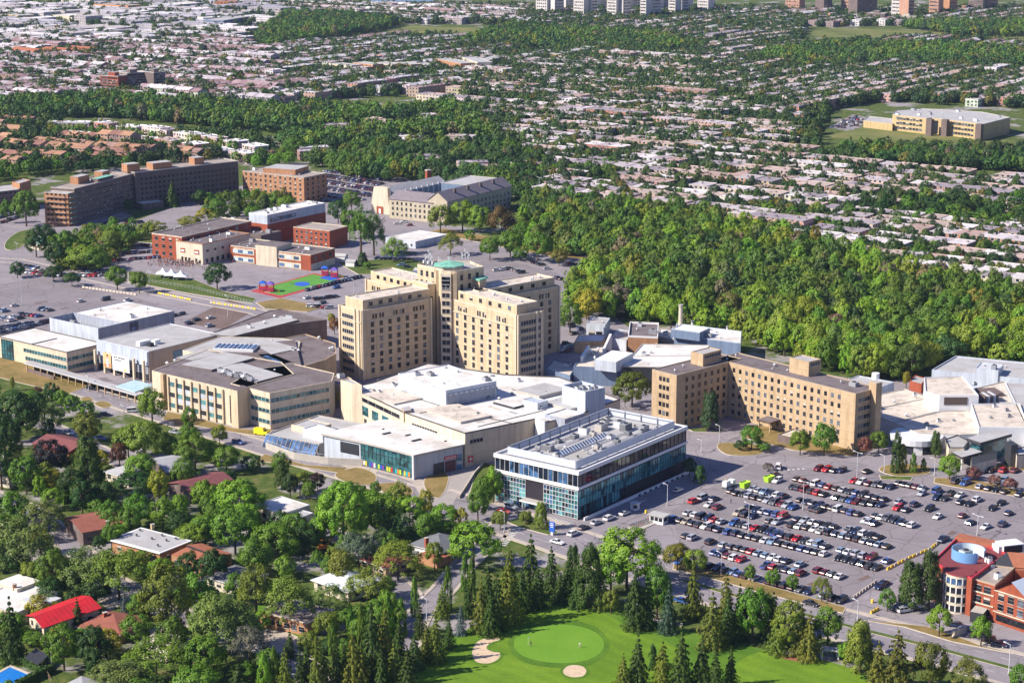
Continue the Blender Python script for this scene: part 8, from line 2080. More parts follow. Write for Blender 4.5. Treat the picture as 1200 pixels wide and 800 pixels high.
spots([(1120,566),(1131,568),(1148,572),(1159,574),(1168,576),(1177,578),(1195,581)],'along the dry verge by the charcoal pavilion',cols=['charcoal','blue','silver','navy blue','black','black','navy blue'])
spots([(1161,553),(1176,553),(1189,553),(1184,566),(1176,565)],'on the forecourt of the charcoal pavilion',cols=['black','red','maroon','silver','pale blue'])
spots([(959,551),(969,552),(978,553),(986,553),(1016,554)],'in front of the long buff brick wing',cols=['maroon','red','charcoal','navy blue','black'])
spots([(813,589),(824,585),(837,586),(831,593.5),(841,596)],'standing loose near the guard kiosk',cols=['red','silver','navy blue','white','maroon'])
spots([(908,558),(911,565)],'by the lime green bins',cols=['grey','white'])
q = px(912,549); add_car(*q,1.35,'on the drive by the brown bush','white','van')
dra = math.radians(50)
for (x,y,c_,s_,a_) in ((795,576,'white','hatchback',dra),(732,603,'white','sedan',dra),(714,609,'white','suv',dra),(699,614,'silver','sedan',dra),(684,620,'charcoal','sedan',dra),(672,627,'white','suv',dra),(653,637,'white','sedan',math.radians(-38)),(835,505.5,'navy blue','sedan',.2)):
 q = px(x,y); add_car(*q,a_,'driving on the drive beside the glass office',c_,s_)
for (x,y,c_,s_) in ((599,596,'white','suv'),(566,595,'silver','suv'),(612,604,'charcoal','sedan'),(590,601,'red','sedan'),(622,612,'black','sedan')):
 q = px(x,y); add_car(*q,math.radians(-35),'waiting below the glass office entrance',c_,s_)
for (x,y,c_) in ((799,706,'blue'),(950,709,'charcoal'),(1048,768,'navy blue'),(722,672,'silver')):
 q = px(x,y); add_car(*q,math.radians(-40),'on the boulevard',c_,'sedan')
spots([(1052,714),(1060,717),(1066,712),(1072,715),(1058,709)],'under the shaggy pines by the red brick building',ang=.4)
spots([(1031,689),(1036,685)],'at the barrier entrance',ang=.9,cols=['navy blue','black'])
spots([(1119,734),(1132,738),(1156,751),(1163,754),(1170,757),(1146,747)],'before the red brick building',ang=-.5,cols=['navy blue','silver','charcoal','black','navy blue','black'])
for (x,y,c_,s_,a_) in ((108,456.5,'black','suv',-.35),(123,487,'navy blue','hatchback',.3),(156,483,'white','van',.25),(92,476,'charcoal','sedan',.3),(84,474,'silver','suv',.3),(62,465,'white','sedan',.9),(118,515,'blue','sedan',-.5),(80,509,'white','sedan',-.4),(258,513,'navy blue','sedan',-.5),(279,520,'blue','suv',-.6),(205,508,'silver','sedan',-.5)):
 q = px(x,y); add_car(*q,a_,'on the loop drive below the banner hall' if x < 200 else 'on the street below the clinic complex',c_,s_)
row([(-4,364),(8,366)],'in the far row of the west car park'); row([(0,374),(16,377)],'in the middle rows of the west car park',gap=0); row([(14,372),(26,374)],'in the middle rows of the west car park',gap=0); row([(24,369),(48,371.5)],'in the middle rows of the west car park',gap=0); row([(45,363.5),(62,364.5)],'in the far row of the west car park',gap=0)
row([(0,391),(46,381),(58,377)],'in the near row of the west car park',n=12,gap=0); row([(0,386),(40,379)],'in the near row of the west car park',n=8,gap=.1); row([(-6,402),(6,405)],'beside the white roofed pavilion',gap=0)
spots([(17,359),(95,354),(124,352),(150,353)],'standing alone in the west car park',cols=['white','white','black','white'])
spots([(204,371),(213,369),(222,380),(247,373.5),(246,383),(230,376)],'on the brown patch behind the banner hall',cols=['black','black','navy blue','white','silver','black'])
row([(18,318),(60,324),(122,324)],'along the kerb by the shrub garden',gap=.05,ang=.9); row([(20,310),(50,318)],'along the kerb by the shrub garden',ang=.9); row([(98,318),(124,320)],'along the kerb by the shrub garden',ang=.9)
row([(134,306),(190,302)],'in the lot beside the red brick school',ang=.9,gap=.05); row([(138,299),(188,295)],'in the lot beside the red brick school',ang=.9,gap=.05); row([(134,292),(165,288),(186,290)],'in the lot beside the red brick school',ang=.9,gap=.1); spots([(124,263),(130,264),(150,262),(158,261),(165,262),(134,262)],'before the dark brick residence',ang=.5)
row([(0,262),(24,254)],'by the low dark brick block',ang=1.2,gap=0); row([(-4,257),(20,250)],'by the low dark brick block',ang=1.2)
row([(358,341),(424,325)],'in the row beside the playground',ang=1.2,gap=0,pitch=2.9); row([(364,353),(396,348)],'below the playground row',ang=.6,gap=.1); row([(362,360),(388,362)],'below the playground row',ang=.3,gap=0); spots([(394,338),(360,350),(378,356)],'below the playground row')
row([(440,304),(482,305)],'in the shade of the tall thin trees',ang=.6); row([(450,296),(487,298)],'in the shade of the tall thin trees',ang=.6); spots([(492,286),(484,288),(470,312),(478,314),(466,263),(474,261),(480,265)],'near the white portable building',ang=.2)
row([(580,318),(600,316),(612,321)],'behind the shadowed back wing',ang=.4); row([(648,326),(680,332)],'on the lane below the woodland',ang=.9,gap=.05); row([(625,308),(636,312)],'on the lane below the woodland',ang=.2); row([(665,310),(690,313)],'on the lane below the woodland',ang=.2,gap=.1); spots([(604,302),(610,300),(620,303),(642,316),(600,260),(606,263),(612,266),(620,268)],'on the lane below the woodland',ang=.2)
spots([(664,404),(666,408),(664,411),(662,413)],'behind the shadowed back wing',ang=.1,cols=['black','white','red','maroon'])
spots([(670,383),(676,378),(672,392),(680,386)],'by the works buildings',ang=.9)
struct('stall_marking',STALL)
far = []
def lot(poly,rows,pitch,a,keep,seed):
 g = random.Random(seed); w = PP(poly); c,s = math.cos(a),math.sin(a); us = [p[0] * c + p[1] * s for p in w]; vs_ = [-p[0] * s + p[1] * c for p in w]; v = min(vs_)
 k = 0
 while v < max(vs_):
  u = min(us)
  while u < max(us):
   p = (c * u - s * v,s * u + c * v); u += pitch
   if inside(p,w) and g.random() < keep and not any(abs(q.x - p[0]) < 26 and abs(q.y - p[1]) < 26 for q in THINGS_AT if q.y > 1900): far.append((p[0],p[1],a + math.pi / 2,pickcol(),g.choice(('sedan','hatchback','suv'))))
  k += 1; v += rows if k % 2 else rows * 2.2
lot([(345,210),(378,201),(470,201),(440,222),(428,236),(372,236)],5.5,2.8,-.75,.93,1)
lot([(30,36),(110,28),(240,28),(280,33),(200,40),(70,42)],6,3.0,-.7,.5,2)
lot([(972,150),(1000,136),(1018,141),(1000,151)],6,2.9,-.75,.6,4)
for d in CARS:
 P = proj(d['x'],d['y'],.7); d['px'],d['py'],d['sc'] = P
 d['in'] = -8 < P[0] < 1208 and 0 < P[1] < 806
CARS = [d for d in CARS if d['in']]
CARS.sort(key=lambda d: -d['sc'])
print('cars',len(CARS),len(far))
own,more = CARS[:297],CARS[297:]
by = {}
for d in own: by.setdefault('%s %s %s' % (d['col'],'minivan' if d['style'] == 'van' else ('pickup truck' if d['style'] == 'pickup' else d['style']),d['where']),[]).append(d)
k_ = 0
for lab,L_ in by.items():
 L_.sort(key=lambda d: math.hypot(d['x'] + 27,d['y'] - 835))
 for k,d in enumerate(L_):
  full = lab if len(L_) == 1 else lab + ', %s such from the hospital side' % nth(k + 1)
  if len(full.split()) > 16: full = lab + ', ' + nth(k + 1) + ' such along'
  body,glass,wm,b2,_,_ = CARM[d['style']]
  e = bpy.data.objects.new('parked_car' if d['style'] != 'van' else 'minivan',None); COL.objects.link(e); e.location = (d['x'],d['y'],.08); e.rotation_euler = (0,0,d['a']); e.scale = (1.05,) * 3
  tag(e,full,'car','cars parked about the hospital')
  big = d['sc'] > 3.62
  o = link('body',body if big else b2,e); o.color = (*CD[d['col']],1)
  link('window_glass',glass,e)
  if big:
   for m_ in wm: link('wheel',m_,e)
  k_ += 1
V,T,F_,MI,UV = [],[],[],[],[]
def car_mass(name,label,items):
 b = TB(); b.cur = (0,0,0)
 mats = {}
 for (x,y,a,col,st) in items:
  _,_,_,_,bb,gg = CARM[st]; c,s = math.cos(a),math.sin(a)
  for src in (bb,gg):
   off = len(b.v); b.v += [(x + c * p[0] - s * p[1],y + s * p[0] + c * p[1],p[2] + .08) for p in src.v]
   b.f += [tuple(i + off for i in f) for f in src.f]; b.uv += src.uv
   for m in src.m:
    mt = src.mats[m]; b.m.append(b.mi(PAINT_A if mt is PAINT else mt)); b.t.append(CD[col])
 o = link(name,b.tmesh(name)); tag(o,label,'cars',kind='stuff')
car_mass('distant_cars','cars crowded in the far lots behind the hospital and at the stores',[(d['x'],d['y'],d['a'],d['col'],d['style']) for d in more] + far)
# ------------------------------------------------------------------ lamps, signs, barriers, people, play gear
def lamp(x,yb,yt,label,heads=1,arm=1.6,group='lamp posts about the campus'):
 c = px(x,yb); h = hgt(x,yb,yt); t = Thing('street_lamp',label,'street lamp',c,0,None)
 b = MB(); b.cyl(*c,0,.8,.28,.28,8,CONC); t.part('base',b)
 b = MB(); b.cyl(*c,.8,h,.14,.08,8,LIGHTM); t.part('pole',b)
 for k in range(heads):
  a = 2.2 + k * math.pi; d = (math.cos(a) * arm,math.sin(a) * arm)
  b = MB(); b.tube((*c,h - .05),(c[0] + d[0],c[1] + d[1],h + .15),.07,LIGHTM,5); t.part('arm',b)
  b = MB(); b.box(c[0] + d[0] * 1.15,c[1] + d[1] * 1.15,h + .05,1.0,.42,.2,LIGHTM,a); t.part('lamp_head',b)
for x,yb,yt,l,n in ((104,458,441,'white lamp post on the loop drive by the banner hall',1),(26,358,326,'tall white mast lamp in the west car park',2),(176,343,318,'lamp post at the corner of the road and west car park',2),(267,371.5,347,'lamp post on the brown patch behind the banner hall',1),(21,318,285,'dark lamp post on the curb by the shrub garden',2),
      (1004,562,530,'white lamp post before the end of the long buff brick wing',2),(941,597,564,'white lamp post in the upper rows of the big car park',2),(877,624,590,'white lamp post standing in the middle of the big car park',2),(782,592,568,'white lamp post by the guard kiosk',1),(1145,627,604,'twin headed lamp mast behind the blue roof ring',2),
      (1036,554,534,'slim grey lamp post on the oval island with the cedars',1),(1095,557,538,'slim grey lamp post by the pavilion path',1),(1005,726,704,'street lamp at the barrier entrance of the car park',1),(845,673,648,'street lamp on the dry verge of the boulevard',1),(591,624,600,'street lamp at the corner by the round tree',1),
      (500,728,702,'curved street lamp between the cedars on the side street',1),(822,530,516,'small lamp post on the drive round the glass office',1),(843,519,499,'lamp post on the drive by the lawn of the buff pavilion',1),(1182,790,755,'wooden street lamp pole on the boulevard median',1),(145,484,476,'short lamp post at the exit of the loop drive',1),
      (632,238,208,'white mast lamp at the upper woodland edge',2),(655,228,210,'second white mast lamp beyond the upper woodland edge',2),(1187,277,257,'white mast lamp beyond the far end of the woodland',2),(415,345,328,'lamp post beside the playground cars',1),(290,140,124,'pale mast lamp in the tree band over the rowhouses',1)):
 lamp(x,yb,yt,l,n)
def pole(x,yb,yt,label):
 c = px(x,yb); h = hgt(x,yb,yt); t = Thing('utility_pole',label,'utility pole',c)
 b = MB(); b.cyl(*c,0,h,.2,.14,7,M('grey_wood',(.34,.30,.26),.9,.15,2)); t.part('pole',b)
 for k in range(2): b = MB(); b.box(*c,h - .7 - .9 * k,2.4,.14,.16,BARK,.6); t.part('crossarm',b)
 b = MB(); b.cyl(c[0] + .4,c[1],h - 2.6,h - 1.7,.26,.26,8,LIGHTM); t.part('transformer',b)
for x,yb,yt,l in ((66,563,538,'pale utility pole beside the purple leaved tree'),(106,573,548,'utility pole in front of the shaggy dark pine'),(61,782,744,'utility pole rising by the pergola'),(185,585,565,'utility pole by the yellow-green tree'),(155,800,770,'utility pole lost in the olive trees')): pole(x,yb,yt,l)
c = px(647,627); t = Thing('totem_sign','blue hospital totem sign on a post at the corner garden','sign',c)
b = MB(); b.box(*c,0,.9,.4,1.2,LIGHTM,-.6); t.part('base',b); b = MB(); b.box(*c,1.2,1.9,.4,3.4,BLUEPLAS,-.6); t.part('sign_board',b)
nx,ny = math.sin(-.6),-math.cos(-.6); b = MB()
for z_,w_ in ((4.0,1.1),(3.4,1.3),(2.8,1.0)): b.box(c[0] + nx * .22,c[1] + ny * .22,z_,w_,.06,.22,WHITEW,-.6)
t.part('lettering',b)
c = px(772,612); t = Thing('guard_kiosk','white guard kiosk with dark windows at the car park entrance','kiosk',c)
b = MB(); b.box(*c,0,5.2,3.2,2.7,WHITEW,-.62); t.part('wall',b); b = MB(); b.box(*c,2.7,6.4,4.2,.35,CONC,-.62,ROOFL); t.part('roof',b)
nx,ny = math.sin(-.62),-math.cos(-.62)
for k in (-1.6,0,1.6): b = MB(); b.box(c[0] + nx * 1.62 + k * math.cos(-.62),c[1] + ny * 1.62 + k * math.sin(-.62),1.0,1.3,.1,1.2,GLASS,-.62); t.part('window',b)
b = MB(); b.box(c[0] + math.cos(-.62) * 2.62,c[1] + math.sin(-.62) * 2.62,1.0,.1,2.2,1.2,GLASS,-.62); t.part('window',b)
for x,y,a,l in ((757,601,.7,'striped barrier arm beside the white guard kiosk'),(744,593,.7,'barrier arm in the shade by the glass office'),(1022,706,.9,'barrier arm at the lower car park gate')):
 c = px(x,y); t = Thing('barrier_gate',l,'barrier',c); b = MB(); b.box(*c,0,.6,.6,1.1,YELLOW,a); t.part('housing',b)
 b = MB(); b.tube((*c,1.0),(c[0] + 5 * math.cos(a),c[1] + 5 * math.sin(a),1.05),.08,WHITEW,5); t.part('arm',b)
c = px(744,597); t = Thing('ticket_booth','small white booth in the shadow of the glass office','kiosk',c); b = MB(); b.box(*c,0,2.2,2.2,2.4,WHITEW,.7); t.part('wall',b); b = MB(); b.box(*c,2.4,2.8,2.8,.25,LIGHTM,.7); t.part('roof',b); b = MB(); b.box(c[0],c[1] - 1.5,1,1.4,.1,1.1,GLASS,0); t.part('window',b)
bk = random.Random(3)
def bicycle_mesh():
 b = MB()
 for x in (-.52,.52):
  n = 12
  for i in range(n):
   a0,a1 = 2 * math.pi * i / n,2 * math.pi * (i + 1) / n; b.tube((x + .33 * math.cos(a0),0,.35 + .33 * math.sin(a0)),(x + .33 * math.cos(a1),0,.35 + .33 * math.sin(a1)),.03,TYRE,4)
 f = MB()
 for p,q in (((-.52,0,.35),(-.15,0,.85)),((-.15,0,.85),(.4,0,.85)),((.4,0,.85),(.52,0,.35)),((-.15,0,.85),(0,0,.32)),((0,0,.32),(.4,0,.8)),((-.52,0,.35),(0,0,.32)),((.4,0,.85),(.38,0,1.05))): f.tube(p,q,.03,PAINT,4)
 f.tube((.38,-.28,1.05),(.38,.28,1.05),.03,DARKM,4); f.box(-.18,0,.9,.28,.14,.06,DARKM)
 return b.mesh('wheels'),f.mesh('frame')
bw,bf = bicycle_mesh()
k = 0
for i in range(13):
 for j in range(2):
  k += 1; p = lerp(px(740,618),px(764,610),i / 12); q = (p[0] + (j * 1.9 - .6) * .6,p[1] - (j * 1.9 - .6) * .8)
  e = bpy.data.objects.new('bicycle',None); COL.objects.link(e); e.location = (*q,.14); e.rotation_euler = (0,0,.9 + bk.uniform(-.1,.1)); tag(e,'bicycle parked in the packed stands between the big round tree and guard kiosk','bicycle','bicycles in the stands by the guard kiosk')
  link('wheel',bw,e); o = link('frame',bf,e); o.color = (*CD[bk.choice(('black','red','silver','navy blue','maroon','blue'))],1)
def block_line(pts,n,kinds,where,gname):
 w = PP(pts)
 tot = sum(math.dist(w[i],w[i + 1]) for i in range(len(w) - 1)); mm = {}
 for k in range(n):
  s = tot * (k + .5) / n; i = 0
  while i < len(w) - 2 and s > math.dist(w[i],w[i + 1]): s -= math.dist(w[i],w[i + 1]); i += 1
  p = lerp(w[i],w[i + 1],s / math.dist(w[i],w[i + 1])); a = math.atan2(w[i + 1][1] - w[i][1],w[i + 1][0] - w[i][0])
  m = kinds[k % len(kinds)]; key = (m.name,round(tot / n,1))
  if key not in mm:
   b = MB(); L_ = tot / n * .78
   b.prism([(-L_ / 2,-.32),(L_ / 2,-.32),(L_ / 2,.32),(-L_ / 2,.32)],0,.22,m)
   for y0,y1,z0,z1 in ((-.32,-.12,.22,.85),(.12,.32,.85,.22)):
    pass
   b.face([(-L_ / 2,-.28,.222),(L_ / 2,-.28,.222),(L_ / 2,-.12,.85),(-L_ / 2,-.12,.85)],m); b.face([(L_ / 2,.28,.222),(-L_ / 2,.28,.222),(-L_ / 2,.12,.85),(L_ / 2,.12,.85)],m)
   b.face([(-L_ / 2,-.12,.85),(L_ / 2,-.12,.85),(L_ / 2,.12,.85),(-L_ / 2,.12,.85)],m)
   for sx in (-1,1): e = [(sx * L_ / 2,-.28,.222),(sx * L_ / 2,.28,.222),(sx * L_ / 2,.12,.85),(sx * L_ / 2,-.12,.85)]; b.face(e if sx > 0 else e[::-1],m)
   mm[key] = b.mesh('concrete_block')
  o = link('concrete_block',mm[key],None,(*p,.05),a)
  tag(o,('yellow' if m is YELLOW else 'pale') + ' concrete barrier block ' + where,'barrier block',gname + (' painted yellow' if m is YELLOW else ''))
block_line([(1039,668),(1062,656),(1090,644),(1102,634)],16,(YELLOW,YELLOW,KERB),'in the line beside the shaggy pines','barrier blocks by the pines')
block_line([(996,704),(1027,682)],9,(KERB,),'in the line at the car park gate','barrier blocks at the gate')
block_line([(1020,719),(1030,714)],3,(YELLOW,),'by the car park gate kerb','yellow blocks by the gate kerb')
block_line([(96,337),(160,346)],16,(KERB,),'along the west car park edge','pale blocks along the west car park')
block_line([(185,344),(200,347),(224,352)],14,(YELLOW,YELLOW,KERB),'along the road north of the banner hall','blocks along the north road')
block_line([(246,355),(300,363)],16,(KERB,YELLOW),'along the road behind the clinic complex','blocks behind the clinic complex')
for x,y,l in ((873,571,'lime green skip at the top of the car park rows'),(901,564,'lime green skip next to the white cars by the brown bush')):
 c = px(x,y); t = Thing('skip_bin',l,'skip',c); b = MB(); a = .8; cc_,s_ = math.cos(a),math.sin(a); Q = lambda u,v: (c[0] + cc_ * u - s_ * v,c[1] + s_ * u + cc_ * v)
 lo = [Q(-1.5,-.9),Q(1.5,-.9),Q(1.5,.9),Q(-1.5,.9)]; hi = [Q(-2,-1.1),Q(2,-1.1),Q(2,1.1),Q(-2,1.1)]
 for i in range(4): j = (i + 1) % 4; b.face([(*lo[i],.1),(*lo[j],.1),(*hi[j],2.0),(*hi[i],2.0)],LIME)
 b.face([(*p,1.7) for p in hi],LIME); t.part('body',b); b = MB()
 for i in range(4): j = (i + 1) % 4; b.tube((*hi[i],2.0),(*hi[j],2.0),.08,LIME,5)
 t.part('rim',b)
c = px(853,571); t = Thing('small_truck','small white works truck with a tank and raised boom at the lot top','truck',c); a = .9; ca_,sa_ = math.cos(a),math.sin(a)
T_ = lambda u,v: (c[0] + ca_ * u - sa_ * v,c[1] + sa_ * u + ca_ * v)
b = MB(); b.box(*T_(2.4,0),.5,1.8,2.1,1.9,WHITEW,a); t.part('cab',b); b = MB(); b.box(*T_(3.2,0),1.4,.3,1.9,.8,CARGLASS,a); t.part('windscreen',b)
b = MB(); b.box(*T_(-.6,0),.6,4.2,2.1,.4,MIDM,a); t.part('bed',b); b = MB(); b.box(*T_(-1.2,0),1.0,2.4,1.8,1.7,WHITEW,a); t.part('tank',b); b = MB(); b.tube((*T_(.4,0),1.2),(*T_(-1.8,0),3.8),.14,YELLOW,6); b.tube((*T_(.7,.5),1.0),(*T_(.7,.5),3.0),.1,LIGHTM,5); t.part('boom',b)
for u in (-1.8,2.2):
 for v in (-.95,.95):
  b = MB(); p = T_(u,v); q = Vector((-sa_,ca_,0)) * .15; b.tube(Vector((*p,.45)) - q,Vector((*p,.45)) + q,.45,TYRE,12); t.part('wheel',b)
q = px(306,509.5); t = Thing('ambulance','bright yellow ambulance van on the ramp below the clinic complex','ambulance',q); a = -.45; ca_,sa_ = math.cos(a),math.sin(a); c = q
b = MB(); b.box(*T_(-.5,0),.5,4.4,2.1,2.2,M('ambulance_yellow',(.78,.68,.02),.4,.04),a); t.part('box_body',b); b = MB(); b.box(*T_(2.4,0),.5,1.5,2.0,1.4,MATS['ambulance_yellow'],a); t.part('cab',b)
b = MB(); b.box(*T_(2.0,0),1.72,.9,1.8,.5,CARGLASS,a); t.part('windscreen',b); b = MB(); b.box(*T_(1.2,0),2.72,.4,1.6,.2,REDP,a); t.part('light_bar',b); b = MB(); b.box(*T_(-.5,0),1.3,4.44,2.14,.4,LIME,a); t.part('stripe',b)
for u in (-1.7,2.2):
 for v in (-.95,.95): b = MB(); p = T_(u,v); d_ = Vector((-sa_,ca_,0)) * .13; b.tube(Vector((*p,.4)) - d_,Vector((*p,.4)) + d_,.4,TYRE,12); t.part('wheel',b)
q = px(378,644); c = q; a = .5; ca_,sa_ = math.cos(a),math.sin(a); t = Thing('excavator','small orange digger parked behind the cream white flat roof','excavator',q)
b = MB(); b.box(*T_(0,0),.6,2.6,1.8,1.2,ORANGE,a); t.part('body',b); b = MB(); b.box(*T_(.4,.3),1.8,1.2,1.0,1.3,GLASS,a); b.box(*T_(.4,.3),3.1,1.4,1.2,.15,ORANGE,a); t.part('cab',b)
for v in (-.8,.8): b = MB(); b.box(*T_(0,v),0,3.0,.5,.6,TYRE,a); t.part('track',b)
b = MB(); b.tube((*T_(1.2,-.3),1.4),(*T_(3.2,-.3),3.6),.2,ORANGE,6); b.tube((*T_(3.2,-.3),3.6),(*T_(4.4,-.3),1.6),.16,ORANGE,6); t.part('boom',b); b = MB(); b.box(*T_(4.4,-.3),.8,.8,.9,.9,DARKM,a); t.part('bucket',b)
for i,(x,y) in enumerate(((191,325),(201,326.5),(212,328))):
 c = px(x,y); t = Thing('event_tent',('first','middle','last')[i] + ' white peaked event tent in the row of three by the crowd','tent',c); r_ = 3.4
 b = MB(); cs = [(c[0] + dx * r_,c[1] + dy * r_) for dx,dy in ((-1,-1),(1,-1),(1,1),(-1,1))]
 for k in range(4):
  p,q = cs[k],cs[(k + 1) % 4]; m1,m2 = lerp(p,c,.6),lerp(q,c,.6)
  b.face([(*p,2.4),(*q,2.4),(*m2,3.3),(*m1,3.3)],WHITEW); b.face([(*m1,3.3),(*m2,3.3),(*c,5.4)],WHITEW); b.face([(*p,2.05),(*q,2.05),(*q,2.4),(*p,2.4)],WHITEW)
 t.part('canopy',b); b = MB()
 for p in cs: b = MB(); b.cyl(*p,0,2.4,.06,.06,6,LIGHTM); t.part('post',b)
def person_mesh(pose='stand',seed=0):
 """A whole figure grown from a skeleton with the skin modifier, baked to one mesh."""
 V = {'pel': (0,0,.95,.13,.10),'waist': (0,.01,1.1,.12,.09),'chest': (0,.01,1.32,.15,.10),'neck': (0,.0,1.50,.055,.055),'chin': (0,-.02,1.57,.075,.085),'head': (0,-.01,1.68,.085,.10),'crown': (0,.01,1.76,.06,.07)}
 E = [('pel','waist'),('waist','chest'),('chest','neck'),('neck','chin'),('chin','head'),('head','crown')]
 lean = -.12 if pose == 'putt' else 0
 for s,nm in ((-1,'l'),(1,'r')):
  st = .05 * s
  V['hip' + nm] = (.09 * s,0,.90,.10,.10); V['knee' + nm] = (.11 * s + st * .5,-.03,.50,.065,.07); V['ank' + nm] = (.12 * s + st,.02,.09,.045,.05); V['toe' + nm] = (.13 * s + st,-.14,.04,.04,.035)
  if pose == 'putt': el,ha = (.20 * s,-.20,1.12),(.04 * s,-.34,.92)
  else: el,ha = (.27 * s,.02,1.14),(.27 * s,-.08,.90)
  V['sh' + nm] = (.18 * s,.01,1.40,.065,.065); V['el' + nm] = (*el,.045,.045); V['wr' + nm] = (*ha,.032,.03); V['hand' + nm] = (ha[0],ha[1] - .05,ha[2] - .07,.036,.028)
  E += [('pel','hip' + nm),('hip' + nm,'knee' + nm),('knee' + nm,'ank' + nm),('ank' + nm,'toe' + nm),('chest','sh' + nm),('sh' + nm,'el' + nm),('el' + nm,'wr' + nm),('wr' + nm,'hand' + nm)]
 if pose == 'putt':
  for k in V:
   x,y,z,a,b = V[k]
   if z > 1.0: V[k] = (x,y - (z - .95) * .35,z - (z - .95) * .06,a,b)
 names = list(V); me = bpy.data.meshes.new('body_skeleton'); me.from_pydata([V[n][:3] for n in names],[(names.index(a),names.index(b)) for a,b in E],[])
 ob = bpy.data.objects.new('body_skeleton',me); COL.objects.link(ob)
 sk = ob.modifiers.new('skin','SKIN'); sk.use_smooth_shade = True
 for i,n in enumerate(names): me.skin_vertices[0].data[i].radius = V[n][3:5]
 me.skin_vertices[0].data[0].use_root = True
 ss = ob.modifiers.new('sub','SUBSURF'); ss.levels = 1; ss.render_levels = 1
 dg = bpy.context.evaluated_depsgraph_get(); out = bpy.data.meshes.new_from_object(ob.evaluated_get(dg)); bpy.data.objects.remove(ob)
 return out
SKIN = M('skin',(.48,.27,.18),.6,.05); HAIR = M('dark_hair',(.03,.02,.015),.7,.1)
def dress(me,shirt,trousers,shoes):
 me.materials.clear()
 for m_ in (SKIN,shirt,trousers,shoes): me.materials.append(m_)
 for p in me.polygons:
  c = p.center
  p.material_index = 3 if c.z < .10 else (2 if c.z < .98 and abs(c.x) < .22 and not (abs(c.y) > .2) else (1 if .96 <= c.z < 1.47 and (abs(c.x) < .24) else 0))
 return me
def person(label,x,y,rot,pose,shirt,trousers,extra=None):
 c = px(x,y); me = dress(person_mesh(pose),shirt,trousers,DARKM)
 o = link('person',me,None,(*c,.1),rot); tag(o,label,'person')
 dz = -.05 if pose == 'putt' else 0; dy = -.27 if pose == 'putt' else 0
 b = MB(); n = 10
 for k in range(3):
  z0,z1 = 1.68 + dz + .04 * k,1.72 + dz + .04 * k; b.cyl(0,.015 + dy,z0,z1,(.108,.10,.075)[k],(.10,.075,.02)[k],n,HAIR,k == 2)
 h = link('hair',b.mesh('hair'),o)
 f = MB()
 for s in (-1,1): f.box(.033 * s,-.115 + dy,1.665 + dz,.022,.02,.012,DARKM)
 f.box(0,-.125 + dy,1.625 + dz,.022,.035,.04,SKIN); f.box(0,-.11 + dy,1.588 + dz,.05,.02,.01,REDP); link('face',f.mesh('face'),o)
 return c
NAVY = M('navy_cloth',(.02,.03,.08),.8,.1); TANC = M('tan_cloth',(.42,.34,.22),.8,.1); WCL = M('white_cloth',(.72,.72,.70),.8,.06); GRC = M('grey_cloth',(.2,.2,.22),.8,.1); RDC = M('red_cloth',(.5,.05,.05),.8,.1)
c = person('golfer in dark clothes by the flagstick on the putting green',622,757.5,.6,'stand',NAVY,GRC)
c2 = person('golfer in a pale shirt bending over a putter on the putting green',680,758.5,-.8,'putt',WCL,TANC)
t = Thing('putter','thin steel putter held by the bending golfer','golf club',c2); d_ = Vector((math.sin(-.8),-math.cos(-.8))); b = MB(); g0 = Vector(c2) + d_ * .38; g1 = Vector(c2) + d_ * .75; b.tube((*g0,.95),(*g1,.14),.015,LIGHTM,5); t.part('shaft',b); b = MB(); b.box(*g1,.105,.12,.05,.05,DARKM,.2); t.part('head',b)
c = px(621.5,756.5); t = Thing('golf_flag','flagstick with a small white flag standing in the putting green','flag',(c[0] - .6,c[1] + .5)); c = (c[0] - .6,c[1] + .5); b = MB(); b.cyl(*c,.1,2.6,.03,.03,6,WHITEW); t.part('flagstick',b); b = MB(); b.face([(c[0],c[1],2.6),(c[0],c[1],2.2),(c[0] + .6,c[1] + .1,2.4)],WHITEW); b.face([(c[0] + .6,c[1] + .1,2.39),(c[0],c[1] + .01,2.2),(c[0],c[1] + .01,2.6)],WHITEW); t.part('flag',b)
person('person in dark clothes walking between the rows near the guard kiosk',856.5,590,.4,'stand',NAVY,NAVY); person('person in a red top crossing the drive by the glass office',674,618,1.4,'stand',RDC,GRC)
person('person in grey standing by the lime green bins',915,549,.2,'stand',GRC,NAVY)
person('person in white on the pavement by the junction crossing',697,632,1.0,'stand',WCL,NAVY)
base = person_mesh('stand'); co = np.array([v.co[:] for v in base.vertices]);
dec = [(p.vertices[:],p.center.z,abs(p.center.x)) for p in base.polygons]
g = random.Random(12); vb,fb,mb,mats = [],[],[],[SKIN,RDC,WCL,NAVY,GRC,M('pink_cloth',(.55,.22,.28),.8,.1),M('tan_skin',(.35,.2,.13),.6,.1)]
low = MB()
def tiny(b,x,y,a,sh,tr,sk):
 c,s = math.cos(a),math.sin(a); P = lambda u,v: (x + c * u - s * v,y + s * u + c * v)
 for u in (-.1,.1): b.cyl(*P(u,0),.05,.9,.06,.09,5,tr,False)
 b.cyl(x,y,.85,1.42,.17,.2,6,sh); b.cyl(x,y,1.42,1.52,.07,.07,5,sk,False); b.cyl(x,y,1.5,1.64,.07,.11,6,sk,False); b.cyl(x,y,1.64,1.78,.11,.04,6,HAIR)
 for u in (-.24,.24): b.tube((*P(u,0),1.38),(*P(u * 1.15,-.06),.85),.05,sk,4)
for _ in range(230):
 X,Y = px(g.gauss(212,17),g.gauss(309,2.8)); tiny(low,X,Y,g.uniform(0,6),g.choice(mats[1:6]),g.choice((NAVY,GRC,TANC)),g.choice((SKIN,mats[6])))
o = struct('crowd',low,'stuff'); o['label'] = 'crowd of people gathered on the schoolyard before the cream hall'; o['category'] = 'crowd'
